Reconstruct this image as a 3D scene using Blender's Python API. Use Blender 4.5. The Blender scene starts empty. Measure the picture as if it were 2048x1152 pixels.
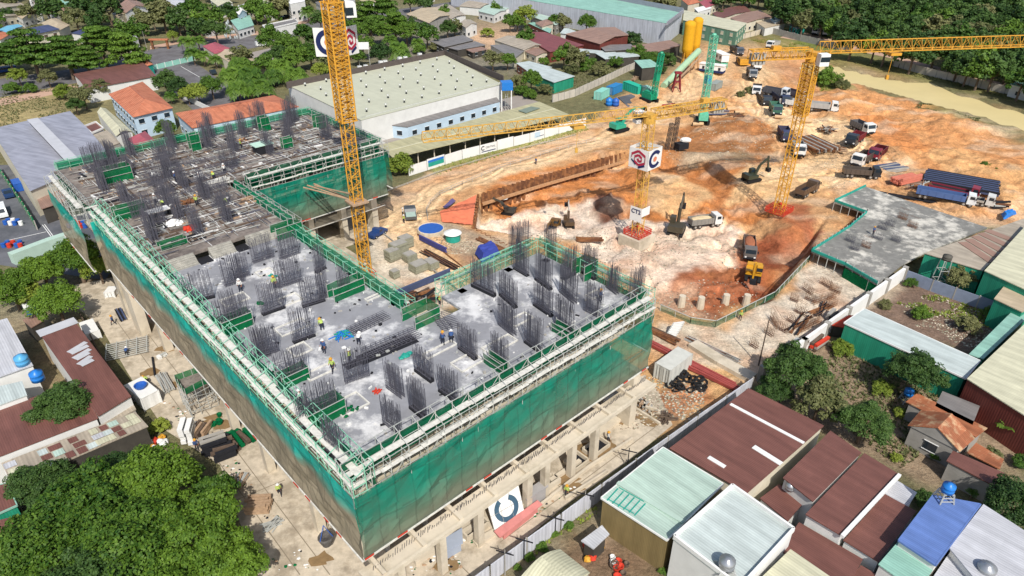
import bpy, math, random
import numpy as np
from mathutils import Vector, Matrix
R_ = math.radians
# ------------------------------------------------------------------ camera, world, sun
scene = bpy.context.scene
CAMH = 62.0; FPX = 1365.0; TILT = R_(31)
cam_d = bpy.data.cameras.new("camera"); cam = bpy.data.objects.new("camera", cam_d)
scene.collection.objects.link(cam); scene.camera = cam
cam.location = (0, 0, CAMH); cam.rotation_euler = (R_(90) - TILT, 0, 0)
cam_d.sensor_width = 36; cam_d.lens = 36 * FPX / 2048; cam_d.clip_end = 6000; cam_d.clip_start = 0.5
SUN_EL = R_(47); SH_AZ = R_(-13)            # shadows fall away from the camera, slightly to the left
world = bpy.data.worlds.new("World"); scene.world = world; world.use_nodes = True
nt = world.node_tree; nt.nodes.clear()
sky = nt.nodes.new("ShaderNodeTexSky"); sky.sky_type = 'NISHITA'; sky.sun_disc = False
sky.sun_elevation = SUN_EL; sky.sun_rotation = SH_AZ + math.pi; sky.dust_density = 2.0
bg = nt.nodes.new("ShaderNodeBackground"); bg.inputs[1].default_value = 0.13
wo = nt.nodes.new("ShaderNodeOutputWorld")
nt.links.new(sky.outputs[0], bg.inputs[0]); nt.links.new(bg.outputs[0], wo.inputs[0])
sl = bpy.data.lights.new("sun", 'SUN'); sl.energy = 4.6; sl.angle = R_(0.55); sl.color = (1, .955, .88)
so = bpy.data.objects.new("sun", sl); scene.collection.objects.link(so)
sd = Vector((math.sin(SH_AZ) * math.cos(SUN_EL), math.cos(SH_AZ) * math.cos(SUN_EL), -math.sin(SUN_EL)))
so.rotation_euler = sd.to_track_quat('-Z', 'Y').to_euler(); so.location = (0, -50, 150)
scene.view_settings.view_transform = 'Standard'; scene.view_settings.look = 'None'
scene.view_settings.exposure = 0.12; scene.view_settings.gamma = 1
scene.render.resolution_x = 1024; scene.render.resolution_y = 576
COL = scene.collection
# ------------------------------------------------------------------ photo point -> place on the ground plane
CT, ST = math.cos(TILT), math.sin(TILT)
def P(x, y, z=0.0):
    a = (x - 1024) / FPX; b = (y - 576) / FPX
    t = (z - CAMH) / (-ST - b * CT)
    return Vector((a * t, (CT - b * ST) * t, z))
def proj(p):
    X, Y, Z = p[0], p[1], p[2] - CAMH
    d = Y * CT - Z * ST
    return (1024 + FPX * X / d, 576 + FPX * (-Y * ST - Z * CT) / d)
def mpp(p):                                   # metres per photo pixel at a place
    return (p[1] * CT - (p[2] - CAMH) * ST) / FPX
AZ = R_(47); SA, CA = math.sin(AZ), math.cos(AZ)
def W(u, v, z=0.0): return Vector((u * SA - v * CA, u * CA + v * SA, z))   # grid of the building
def UV(p): return (p[0] * SA + p[1] * CA, -p[0] * CA + p[1] * SA)
GA = math.atan2(CA, SA)                       # world angle of the u axis
random.seed(7); rnd = random.random
def ru(a, b): return a + (b - a) * rnd()
# ------------------------------------------------------------------ noise in numpy
_rs = np.random.RandomState(3); _T = _rs.rand(256, 256)
def vnoise(x, y):
    x = np.asarray(x, float); y = np.asarray(y, float)
    xi = np.floor(x).astype(int); yi = np.floor(y).astype(int)
    fx = x - xi; fy = y - yi; fx = fx * fx * (3 - 2 * fx); fy = fy * fy * (3 - 2 * fy)
    a = _T[xi & 255, yi & 255]; b = _T[(xi + 1) & 255, yi & 255]; c = _T[xi & 255, (yi + 1) & 255]; d = _T[(xi + 1) & 255, (yi + 1) & 255]
    return (a * (1 - fx) + b * fx) * (1 - fy) + (c * (1 - fx) + d * fx) * fy
def fbm(x, y, o=4):
    s = 0; a = .5
    for i in range(o):
        s = s + a * vnoise(x * 2 ** i + 17.3 * i, y * 2 ** i + 5.1 * i); a *= .5
    return s / (1 - .5 ** o)
def inside(poly, X, Y):
    X = np.asarray(X, float); Y = np.asarray(Y, float); r = np.zeros(X.shape, bool); n = len(poly)
    for i in range(n):
        x1, y1 = poly[i][0], poly[i][1]; x2, y2 = poly[(i + 1) % n][0], poly[(i + 1) % n][1]
        if y1 == y2: continue
        c = ((y1 > Y) != (y2 > Y)) & (X < (x2 - x1) * (Y - y1) / (y2 - y1) + x1)
        r ^= c
    return r
def segdist(X, Y, a, b):
    dx, dy = b[0] - a[0], b[1] - a[1]; L = dx * dx + dy * dy + 1e-9
    t = np.clip(((X - a[0]) * dx + (Y - a[1]) * dy) / L, 0, 1)
    return np.hypot(X - a[0] - t * dx, Y - a[1] - t * dy)
def sm(t): t = np.clip(t, 0, 1); return t * t * (3 - 2 * t)
# ------------------------------------------------------------------ colours and materials
def C(h, k=.78):
    h = h.lstrip('#'); o = []
    for i in (0, 2, 4):
        s = int(h[i:i + 2], 16) / 255
        o.append((s / 12.92 if s <= .04045 else ((s + .055) / 1.055) ** 2.4) * k)
    return tuple(o)
MATS = {}
def mat(name, col, rough=.8, var=.15, scale=1.0, bump=0., metal=0., corr=0., col2=None, mixs=.3, mixt=.5, sheet=0., coord='Object', spec=.3, stripe=0.):
    """procedural paint/stone/metal: base colour broken by two noises, optional second colour in patches,
    optional corrugation along the UV and sheet-to-sheet difference"""
    if name in MATS: return MATS[name]
    m = bpy.data.materials.new(name); MATS[name] = m; m.use_nodes = True
    n = m.node_tree.nodes; l = m.node_tree.links; b = n["Principled BSDF"]
    if isinstance(col, str): col = C(col)
    if isinstance(col2, str): col2 = C(col2)
    b.inputs["Roughness"].default_value = rough; b.inputs["Metallic"].default_value = metal
    b.inputs["Specular IOR Level"].default_value = spec
    tc = n.new("ShaderNodeTexCoord")
    geo = n.new("ShaderNodeNewGeometry")
    pos = geo.outputs['Position'] if coord == 'World' else tc.outputs['Object']
    nz = n.new("ShaderNodeTexNoise"); nz.inputs['Scale'].default_value = scale; nz.inputs['Detail'].default_value = 6; nz.inputs['Roughness'].default_value = .65
    l.new(pos, nz.inputs['Vector'])
    cur = None
    if col2 is not None:
        n2 = n.new("ShaderNodeTexNoise"); n2.inputs['Scale'].default_value = mixs; n2.inputs['Detail'].default_value = 7; n2.inputs['Roughness'].default_value = .7
        l.new(pos, n2.inputs['Vector'])
        mr = n.new("ShaderNodeMapRange"); mr.inputs[1].default_value = mixt - .06; mr.inputs[2].default_value = mixt + .06
        l.new(n2.outputs[0], mr.inputs[0])
        mx = n.new("ShaderNodeMix"); mx.data_type = 'RGBA'; mx.inputs[6].default_value = (*col, 1); mx.inputs[7].default_value = (*col2, 1)
        l.new(mr.outputs[0], mx.inputs[0]); cur = mx.outputs[2]
    else:
        rg = n.new("ShaderNodeRGB"); rg.outputs[0].default_value = (*col, 1); cur = rg.outputs[0]
    val = n.new("ShaderNodeMapRange"); val.inputs[1].default_value = .25; val.inputs[2].default_value = .75
    val.inputs[3].default_value = 1 - var; val.inputs[4].default_value = 1 + var
    l.new(nz.outputs[0], val.inputs[0]); v = val.outputs[0]
    h = None
    if corr or sheet or stripe:
        sx = n.new("ShaderNodeSeparateXYZ"); l.new(tc.outputs['UV'], sx.inputs[0])
    if sheet:
        vm = n.new("ShaderNodeVectorMath"); vm.operation = 'MULTIPLY'; vm.inputs[1].default_value = (1 / 1.05, 1 / 7.0, 0)
        l.new(tc.outputs['UV'], vm.inputs[0])
        fl = n.new("ShaderNodeVectorMath"); fl.operation = 'FLOOR'; l.new(vm.outputs[0], fl.inputs[0])
        wn = n.new("ShaderNodeTexWhiteNoise"); wn.noise_dimensions = '3D'; l.new(fl.outputs[0], wn.inputs[0])
        ma = n.new("ShaderNodeMapRange"); ma.inputs[3].default_value = 1 - sheet; ma.inputs[4].default_value = 1 + sheet; l.new(wn.outputs[0], ma.inputs[0])
        mm = n.new("ShaderNodeMath"); mm.operation = 'MULTIPLY'; l.new(v, mm.inputs[0]); l.new(ma.outputs[0], mm.inputs[1]); v = mm.outputs[0]
    if corr or stripe:                           # grime washed down the slope
        vm = n.new("ShaderNodeVectorMath"); vm.operation = 'MULTIPLY'; vm.inputs[1].default_value = (1.1, .12, 0); l.new(tc.outputs['UV'], vm.inputs[0])
        q = n.new("ShaderNodeTexNoise"); q.inputs['Scale'].default_value = 1; q.inputs['Detail'].default_value = 5; l.new(vm.outputs[0], q.inputs['Vector'])
        ma = n.new("ShaderNodeMapRange"); ma.inputs[1].default_value = .35; ma.inputs[2].default_value = .62; ma.inputs[3].default_value = .8; ma.inputs[4].default_value = 1.05; l.new(q.outputs[0], ma.inputs[0])
        mm = n.new("ShaderNodeMath"); mm.operation = 'MULTIPLY'; l.new(v, mm.inputs[0]); l.new(ma.outputs[0], mm.inputs[1]); v = mm.outputs[0]
    if corr:
        m1 = n.new("ShaderNodeMath"); m1.operation = 'MULTIPLY'; m1.inputs[1].default_value = 6.28318 / (corr * .62); l.new(sx.outputs[0], m1.inputs[0])
        m2 = n.new("ShaderNodeMath"); m2.operation = 'SINE'; l.new(m1.outputs[0], m2.inputs[0]); h = m2.outputs[0]
        m3 = n.new("ShaderNodeMapRange"); m3.inputs[1].default_value = -1; m3.inputs[3].default_value = .9; m3.inputs[4].default_value = 1.04; l.new(h, m3.inputs[0])
        mm = n.new("ShaderNodeMath"); mm.operation = 'MULTIPLY'; l.new(v, mm.inputs[0]); l.new(m3.outputs[0], mm.inputs[1]); v = mm.outputs[0]
    if stripe:                                   # courses across the slope (tiles, planks)
        m1 = n.new("ShaderNodeMath"); m1.operation = 'MULTIPLY'; m1.inputs[1].default_value = 6.28318 / stripe; l.new(sx.outputs[1], m1.inputs[0])
        m2 = n.new("ShaderNodeMath"); m2.operation = 'SINE'; l.new(m1.outputs[0], m2.inputs[0]); h = m2.outputs[0]
        m3 = n.new("ShaderNodeMapRange"); m3.inputs[1].default_value = -1; m3.inputs[3].default_value = .78; m3.inputs[4].default_value = 1.08; l.new(h, m3.inputs[0])
        mm = n.new("ShaderNodeMath"); mm.operation = 'MULTIPLY'; l.new(v, mm.inputs[0]); l.new(m3.outputs[0], mm.inputs[1]); v = mm.outputs[0]
    sc = n.new("ShaderNodeVectorMath"); sc.operation = 'SCALE'; l.new(cur, sc.inputs[0]); l.new(v, sc.inputs['Scale'])
    l.new(sc.outputs[0], b.inputs['Base Color'])
    if bump or corr:
        bp = n.new("ShaderNodeBump"); bp.inputs['Strength'].default_value = max(bump, .16 if corr else 0); bp.inputs['Distance'].default_value = .06
        l.new(h if h is not None else nz.outputs[0], bp.inputs['Height']); l.new(bp.outputs[0], b.inputs['Normal'])
    return m
def corrm(name, col, period=.5, var=.13, sheet=.05, **k): return mat(name, col, rough=k.pop('rough', .55), var=var, scale=.35, corr=period, sheet=sheet, **k)
M = {}
M['conc'] = mat('pale_concrete', '#d9cdb8', var=.16, scale=.5, bump=.2, col2='#bfb39d', mixs=.15, mixt=.55)
M['conc_grey'] = mat('grey_concrete', '#a9a59d', var=.2, scale=.7, bump=.15)
M['deck'] = mat('slab_concrete', '#96979c', var=.22, scale=.35, bump=.1, col2='#dcdcdc', mixs=.22, mixt=.565)
M['deck2'] = mat('wet_slab_concrete', '#868580', var=.28, scale=.8, bump=.1, col2='#d3cfc4', mixs=.24, mixt=.55)
M['form'] = mat('formwork_board', '#8d837b', var=.35, scale=.8, bump=.1, col2='#6b635e', mixs=.45, mixt=.53)
M['white'] = mat('white_paint', '#efefec', var=.08, scale=.8)
M['plank'] = mat('white_plank', '#dcdad2', var=.3, scale=2.5)
M['steel'] = mat('scaffold_steel', '#c3c5c0', var=.15, scale=2, metal=.2, rough=.5)
M['gsteel'] = mat('green_scaffold_steel', '#8fcfb2', var=.2, scale=2, rough=.5)
M['rebar'] = mat('rebar_steel', '#62616b', var=.3, scale=3, rough=.6)
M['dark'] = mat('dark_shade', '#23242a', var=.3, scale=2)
M['tyre'] = mat('dusty_tyre', '#4a423b', var=.3, scale=3)
M['black'] = mat('black_rubber', '#1f1f21', var=.2, scale=3)
M['glass'] = mat('dark_glass', '#26323c', var=.1, rough=.12, spec=.6)
M['rust'] = mat('rusty_steel', '#9a6a45', var=.35, scale=1.2, bump=.2, col2='#6f4a35', mixs=.7)
M['yellow'] = mat('crane_yellow', '#dda23a', var=.18, scale=1.5, rough=.5)
M['yellow2'] = mat('faded_crane_yellow', '#d9a94e', var=.2, scale=1.5, rough=.55)
M['redp'] = mat('red_paint', '#cf3f2a', var=.2, scale=2)
M['blue'] = mat('blue_paint', '#2f62b8', var=.15, scale=1.5, rough=.45)
M['navy'] = mat('navy_paint', '#1d2a5c', var=.08)
M['crim'] = mat('crimson_paint', '#b3304a', var=.08)
M['salmon'] = mat('salmon_paint', '#e08a68', var=.08)
M['tank'] = mat('blue_plastic', '#2c7ed2', var=.1, scale=2, rough=.35)
M['teal'] = mat('teal_paint', '#2fa392', var=.2, scale=1.5, rough=.5)
M['wood'] = mat('timber', '#b3967a', var=.3, scale=2)
M['woodd'] = mat('dark_timber', '#66564a', var=.35, scale=2)
M['stone'] = mat('grey_blocks', '#9b9a86', var=.25, scale=2, bump=.3)
M['brick'] = mat('brick_wall', '#b0705a', var=.25, scale=2)
M['asph'] = mat('asphalt', '#777577', var=.14, scale=.6, col2='#6a6768', mixs=.2)
M['skin'] = mat('skin', '#a8745a', var=.05)
def netmat(name, col, opac, col2=None, z0=None, z1=None):
    """woven debris net: lets part of the light and view through; lower lifts are dusty brown"""
    m = bpy.data.materials.new(name); m.use_nodes = True; n = m.node_tree.nodes; l = m.node_tree.links
    b = n["Principled BSDF"]; out = n["Material Output"]; b.inputs['Roughness'].default_value = .9; b.inputs["Specular IOR Level"].default_value = .1
    tc = n.new("ShaderNodeTexCoord"); nz = n.new("ShaderNodeTexNoise"); nz.inputs['Scale'].default_value = .45; nz.inputs['Detail'].default_value = 6
    l.new(tc.outputs['Object'], nz.inputs['Vector'])
    ramp = n.new("ShaderNodeMapRange"); ramp.inputs[1].default_value = .3; ramp.inputs[2].default_value = .7; ramp.inputs[3].default_value = .84; ramp.inputs[4].default_value = 1.14
    l.new(nz.outputs[0], ramp.inputs[0])
    if col2:
        geo = n.new("ShaderNodeNewGeometry"); s = n.new("ShaderNodeSeparateXYZ"); l.new(geo.outputs['Position'], s.inputs[0])
        ad = n.new("ShaderNodeMath"); ad.operation = 'MULTIPLY_ADD'; ad.inputs[1].default_value = 1.6; l.new(nz.outputs[0], ad.inputs[0]); l.new(s.outputs[2], ad.inputs[2])
        mr = n.new("ShaderNodeMapRange"); mr.inputs[1].default_value = z0 + .8; mr.inputs[2].default_value = z1 + .8; l.new(ad.outputs[0], mr.inputs[0])
        mx = n.new("ShaderNodeMix"); mx.data_type = 'RGBA'; mx.inputs[6].default_value = (*C(col2), 1); mx.inputs[7].default_value = (*C(col), 1); l.new(mr.outputs[0], mx.inputs[0]); cur = mx.outputs[2]
    else:
        rg = n.new("ShaderNodeRGB"); rg.outputs[0].default_value = (*C(col), 1); cur = rg.outputs[0]
    # separate widths of net: each a little different, darker where they overlap
    vm = n.new("ShaderNodeVectorMath"); vm.operation = 'MULTIPLY'; vm.inputs[1].default_value = (1 / 1.9, 1 / 3.4, 0); l.new(tc.outputs['UV'], vm.inputs[0])
    fl = n.new("ShaderNodeVectorMath"); fl.operation = 'FLOOR'; l.new(vm.outputs[0], fl.inputs[0]); wn = n.new("ShaderNodeTexWhiteNoise"); l.new(fl.outputs[0], wn.inputs[0])
    m1 = n.new("ShaderNodeMapRange"); m1.inputs[3].default_value = .9; m1.inputs[4].default_value = 1.08; l.new(wn.outputs[0], m1.inputs[0])
    fr = n.new("ShaderNodeVectorMath"); fr.operation = 'FRACTION'; l.new(vm.outputs[0], fr.inputs[0]); sp = n.new("ShaderNodeSeparateXYZ"); l.new(fr.outputs[0], sp.inputs[0])
    val = m1.outputs[0]
    for ax, wd in ((0, .09), (1, .07)):
        m2 = n.new("ShaderNodeMath"); m2.operation = 'LESS_THAN'; m2.inputs[1].default_value = wd; l.new(sp.outputs[ax], m2.inputs[0]); m3 = n.new("ShaderNodeMath"); m3.operation = 'MULTIPLY_ADD'; m3.inputs[1].default_value = -.22; m3.inputs[2].default_value = 1; l.new(m2.outputs[0], m3.inputs[0])
        m4 = n.new("ShaderNodeMath"); m4.operation = 'MULTIPLY'; l.new(val, m4.inputs[0]); l.new(m3.outputs[0], m4.inputs[1]); val = m4.outputs[0]
    m5 = n.new("ShaderNodeMath"); m5.operation = 'MULTIPLY'; l.new(val, m5.inputs[0]); l.new(ramp.outputs[0], m5.inputs[1])
    sc = n.new("ShaderNodeVectorMath"); sc.operation = 'SCALE'; l.new(cur, sc.inputs[0]); l.new(m5.outputs[0], sc.inputs['Scale']); l.new(sc.outputs[0], b.inputs['Base Color'])
    tr = n.new("ShaderNodeBsdfTransparent"); ms = n.new("ShaderNodeMixShader")
    op = n.new("ShaderNodeMapRange"); op.inputs[1].default_value = .3; op.inputs[2].default_value = .7; op.inputs[3].default_value = opac - .1; op.inputs[4].default_value = min(1, opac + .1)
    l.new(nz.outputs[0], op.inputs[0]); l.new(op.outputs[0], ms.inputs[0]); l.new(tr.outputs[0], ms.inputs[1])
    tl = n.new("ShaderNodeBsdfTranslucent"); l.new(sc.outputs[0], tl.inputs[0]); m2 = n.new("ShaderNodeMixShader"); m2.inputs[0].default_value = .25
    l.new(b.outputs[0], m2.inputs[1]); l.new(tl.outputs[0], m2.inputs[2]); l.new(m2.outputs[0], ms.inputs[2]); l.new(ms.outputs[0], out.inputs[0])
    return m
M['net_r'] = netmat('green_debris_net', '#12937a', .8, '#87917a', 9, 13.5)
M['net_l'] = netmat('dusty_debris_net', '#22c0b0', .84, '#b3a68e', 13.0, 14.8)
M['net_g'] = netmat('guard_net', '#12a070', .86)
M['netd'] = netmat('dense_green_net', '#159a5e', .84)
M['net_t'] = netmat('thin_guard_net', '#2fae84', .45)
def leafmat(name, a, b2, tl=.2):
    m = bpy.data.materials.new(name); m.use_nodes = True; n = m.node_tree.nodes; l = m.node_tree.links; b = n["Principled BSDF"]
    b.inputs['Roughness'].default_value = .6; b.inputs["Specular IOR Level"].default_value = .25
    geo = n.new("ShaderNodeNewGeometry"); tc = n.new("ShaderNodeTexCoord")
    nz = n.new("ShaderNodeTexNoise"); nz.inputs['Scale'].default_value = 1.6; nz.inputs['Detail'].default_value = 3; l.new(geo.outputs['Position'], nz.inputs['Vector'])
    oi = n.new("ShaderNodeObjectInfo"); ad = n.new("ShaderNodeMath"); ad.operation = 'MULTIPLY_ADD'; ad.inputs[1].default_value = .55; l.new(oi.outputs['Random'], ad.inputs[0]); l.new(nz.outputs[0], ad.inputs[2])
    ad2 = n.new("ShaderNodeMath"); ad2.operation = 'MULTIPLY_ADD'; ad2.inputs[1].default_value = .45; l.new(geo.outputs['Random Per Island'], ad2.inputs[0]); l.new(ad.outputs[0], ad2.inputs[2])
    mr = n.new("ShaderNodeMapRange"); mr.inputs[1].default_value = .5; mr.inputs[2].default_value = 1.45; l.new(ad2.outputs[0], mr.inputs[0])
    mx = n.new("ShaderNodeMix"); mx.data_type = 'RGBA'; mx.inputs[6].default_value = (*a, 1); mx.inputs[7].default_value = (*b2, 1); l.new(mr.outputs[0], mx.inputs[0]); l.new(mx.outputs[2], b.inputs['Base Color'])
    t = n.new("ShaderNodeBsdfTranslucent"); l.new(mx.outputs[2], t.inputs[0]); ms = n.new("ShaderNodeMixShader"); ms.inputs[0].default_value = tl
    l.new(b.outputs[0], ms.inputs[1]); l.new(t.outputs[0], ms.inputs[2]); l.new(ms.outputs[0], n["Material Output"].inputs[0])
    return m
M['leaf_d'] = leafmat('dark_foliage', (.016, .048, .012), (.08, .145, .03))
M['leaf_n'] = leafmat('deep_green_foliage', (.02, .066, .008), (.135, .23, .022))
M['leaf_m'] = leafmat('green_foliage', (.022, .07, .01), (.125, .215, .025))
M['leaf_y'] = leafmat('yellow_green_foliage', (.09, .15, .015), (.28, .33, .05))
M['leaf_o'] = leafmat('olive_foliage', (.07, .09, .03), (.2, .2, .08))
M['bark'] = mat('bark', (.14, .1, .07), var=.3, scale=2)
# ------------------------------------------------------------------ mesh builder
class MB:
    def __init__(s): s.v = []; s.f = []; s.m = []
    def add(s, vs, fs, m=0):
        o = len(s.v); s.v += [tuple(p) for p in vs]
        for f in fs: s.f.append([i + o for i in f]); s.m.append(m)
        return s
    def quad(s, a, b, c, d, m=0): return s.add([a, b, c, d], [(0, 1, 2, 3)], m)
    def box(s, cx, cy, z0, lx, ly, lz, a=0., m=0):
        c, n = math.cos(a), math.sin(a); vs = []
        for z in (z0, z0 + lz):
            for dx, dy in ((-1, -1), (1, -1), (1, 1), (-1, 1)):
                x, y = dx * lx / 2, dy * ly / 2; vs.append((cx + x * c - y * n, cy + x * n + y * c, z))
        return s.add(vs, [(3, 2, 1, 0), (4, 5, 6, 7), (0, 1, 5, 4), (1, 2, 6, 5), (2, 3, 7, 6), (3, 0, 4, 7)], m)
    def prism(s, poly, z0, z1, m=0, mt=None):
        A = sum(poly[i][0] * poly[(i + 1) % len(poly)][1] - poly[(i + 1) % len(poly)][0] * poly[i][1] for i in range(len(poly)))
        if A < 0: poly = poly[::-1]
        n = len(poly); vs = [(p[0], p[1], z0) for p in poly] + [(p[0], p[1], z1) for p in poly]
        s.add(vs, [[i, (i + 1) % n, n + (i + 1) % n, n + i] for i in range(n)] + [list(range(n))[::-1]], m)
        return s.add(vs[n:], [list(range(n))], m if mt is None else mt)
    def tube(s, pts, r, n=4, m=0, r2=None, cap=False):
        pts = [Vector(p) for p in pts]; k = len(pts); rings = []; vs = []
        for i, p in enumerate(pts):
            d = (pts[min(i + 1, k - 1)] - pts[max(i - 1, 0)])
            if d.length < 1e-9: d = Vector((0, 0, 1))
            d.normalize(); a = d.cross(Vector((0, 0, 1)) if abs(d.z) < .9 else Vector((1, 0, 0))).normalized(); b = d.cross(a)
            rr = r if r2 is None else r + (r2 - r) * i / (k - 1)
            for j in range(n):
                t = 2 * math.pi * (j + .5) / n; vs.append(p + (a * math.cos(t) + b * math.sin(t)) * rr)
        fs = [[i * n + j, i * n + (j + 1) % n, (i + 1) * n + (j + 1) % n, (i + 1) * n + j] for i in range(k - 1) for j in range(n)]
        if cap: fs += [list(range(n))[::-1], list(range((k - 1) * n, k * n))]
        return s.add(vs, fs, m)
    def beam(s, a, b, w, h, m=0):               # rectangular bar from a to b, w across, h upright
        a = Vector(a); b = Vector(b); d = (b - a).normalized(); x = d.cross(Vector((0, 0, 1)))
        x = Vector((1, 0, 0)) if x.length < 1e-4 else x.normalized(); y = x.cross(d); vs = []
        for p in (a, b):
            for i, j in ((-1, -1), (1, -1), (1, 1), (-1, 1)): vs.append(p + x * (i * w / 2) + y * (j * h / 2))
        return s.add(vs, [(3, 2, 1, 0), (4, 5, 6, 7), (0, 1, 5, 4), (1, 2, 6, 5), (2, 3, 7, 6), (3, 0, 4, 7)], m)
    def cyl(s, x, y, z0, z1, r, n=12, m=0, r2=None): return s.tube([(x, y, z0), (x, y, z1)], r, n, m, r2, True)
    def lathe(s, x, y, prof, n=14, m=0):
        vs = [(x + r * math.cos(2 * math.pi * j / n), y + r * math.sin(2 * math.pi * j / n), z) for r, z in prof for j in range(n)]
        return s.add(vs, [[i * n + j, i * n + (j + 1) % n, (i + 1) * n + (j + 1) % n, (i + 1) * n + j] for i in range(len(prof) - 1) for j in range(n)] , m)
    def blob(s, c, rx, ry, rz, m=0, n=8, k=5, jit=.15):
        vs = []
        for i in range(1, k):
            t = math.pi * i / k
            for j in range(n):
                p = 2 * math.pi * j / n; q = 1 + ru(-jit, jit); vs.append((c[0] + rx * q * math.sin(t) * math.cos(p), c[1] + ry * q * math.sin(t) * math.sin(p), c[2] + rz * q * math.cos(t)))
        fs = [[i * n + j, (i + 1) * n + j, (i + 1) * n + (j + 1) % n, i * n + (j + 1) % n] for i in range(k - 2) for j in range(n)]
        vs += [(c[0], c[1], c[2] + rz), (c[0], c[1], c[2] - rz)]; q = len(vs)
        fs += [[q - 2, j, (j + 1) % n] for j in range(n)] + [[q - 1, (k - 2) * n + (j + 1) % n, (k - 2) * n + j] for j in range(n)]
        return s.add(vs, fs, m)
    def mesh(s, name, mats, org=(0, 0, 0), uv=False, smooth=False):
        me = bpy.data.meshes.new(name); V = np.array(s.v, dtype=float).reshape(-1, 3) - np.array(org, dtype=float)
        me.from_pydata(V.tolist(), [], s.f)
        for mm in (mats if isinstance(mats, (list, tuple)) else [mats]): me.materials.append(M[mm] if isinstance(mm, str) else mm)
        me.polygons.foreach_set('material_index', s.m)
        if smooth: me.polygons.foreach_set('use_smooth', [True] * len(s.f))
        if uv:
            me.update(); L = me.uv_layers.new(name='UVMap')
            for p in me.polygons:
                nn = p.normal; t = Vector((0, 0, 1)).cross(nn)
                t = t.normalized() if t.length > .015 else Vector((SA, CA, 0)); b = nn.cross(t)
                for li in p.loop_indices:
                    q = me.vertices[me.loops[li].vertex_index].co; L.data[li].uv = (q.dot(t), q.dot(b))
        return me
    def build(s, name, mats, parent=None, org=None, uv=False, smooth=False, loc=None):
        o0 = org if org is not None else (tuple(parent.location) if parent is not None and parent.type == 'EMPTY' else (0, 0, 0))
        if loc is not None: o0 = (0, 0, 0)
        o = bpy.data.objects.new(name, s.mesh(name, mats, o0, uv, smooth)); COL.objects.link(o)
        if parent is not None: o.parent = parent
        elif org is not None: o.location = org
        if loc is not None: o.location = loc
        return o
    def sub(s, name, mats, part, root, **k):       # sub-part: child of a part, coordinates of the root thing
        return s.build(name, mats, part, org=tuple(root.location), **k)
def tag(o, label=None, cat=None, group=None, kind=None):
    if label: o['label'] = label
    if cat: o['category'] = cat
    if group: o['group'] = group
    if kind: o['kind'] = kind
    return o
def thing(name, label, cat, loc=(0, 0, 0), rot=0., group=None):
    o = bpy.data.objects.new(name, None); COL.objects.link(o); o.location = loc; o.rotation_euler = (0, 0, rot); o.empty_display_size = .3
    return tag(o, label, cat, group)
def copy_tree(o, parent=None):
    c = o.copy(); COL.objects.link(c); c.parent = parent
    for ch in list(o.children): copy_tree(ch, c)
    return c
AUTO = []
def auto(o, desc, px, py): AUTO.append((o, desc, px, py)); return o
# ------------------------------------------------------------------ terrain: one sheet to the horizon
def pl(z, *pts): return [P(x, y, z) for x, y in pts]
PIT = [(957, 389, .7), (1184, 322, .7), (1290, 300, 7), (1450, 318, 12), (1545, 395, 8), (1590, 452, 7), (1655, 425, 3), (1672, 408, 1.5), (1618, 505, 2.5), (1548, 602, 3), (1440, 642, 2.5), (1330, 622, 4), (1250, 560, 3), (1085, 478, 2), (945, 456, .7)]
PITW = [P(a, b) for a, b, _ in PIT]; PITD = 4.0
CANAL = pl(0, (1610, 122), (1700, 140), (1790, 160), (1860, 165), (1940, 195), (2060, 232), (2300, 300), (2300, 345), (2060, 262), (1960, 230), (1880, 212), (1800, 190), (1710, 165), (1640, 152), (1600, 140))
SITE = pl(0, (735, 420), (860, 345), (1180, 250), (1240, 200), (1330, 150), (1400, 85), (1480, 88), (1560, 78), (1660, 110), (1790, 150), (1960, 200), (2300, 300), (2300, 560), (2040, 470), (1980, 455), (1850, 505), (1800, 530), (1540, 760), (1400, 830), (1200, 800), (1100, 500), (900, 620), (760, 600))
MOUND = [(1085, 418, 5, 1.8, -3), (1160, 395, 5, 1.0, -3), (1210, 405, 5.5, 2.0, -3), (1210, 430, 3.5, 1.0, -4), (1330, 385, 8, 2.2, -2.5), (1420, 400, 7, 1.8, -3), (1290, 330, 9, 1.5, -1), (1490, 268, 9, 1.6, 0), (1600, 245, 7, 1.2, 0), (1800, 300, 10, 1.3, 0), (1900, 255, 9, 1.2, 0),
         (1700, 205, 8, 1.6, 0), (1580, 165, 9, 1.5, 0), (1250, 250, 5, 1.0, 0), (1440, 445, 6, 1.2, -4), (1560, 500, 5, 1.0, -4), (1330, 545, 7, .8, -4), (1850, 385, 6, 1.2, 0), (1960, 330, 9, 1.0, 0), (1470, 540, 6, .8, -4), (1650, 300, 5, .8, 0), (1200, 330, 4, 1.5, -2), (1400, 340, 6, 1.2, -2)]
MW = [(P(a, b, z), r, h) for a, b, r, h, z in MOUND]
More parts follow.
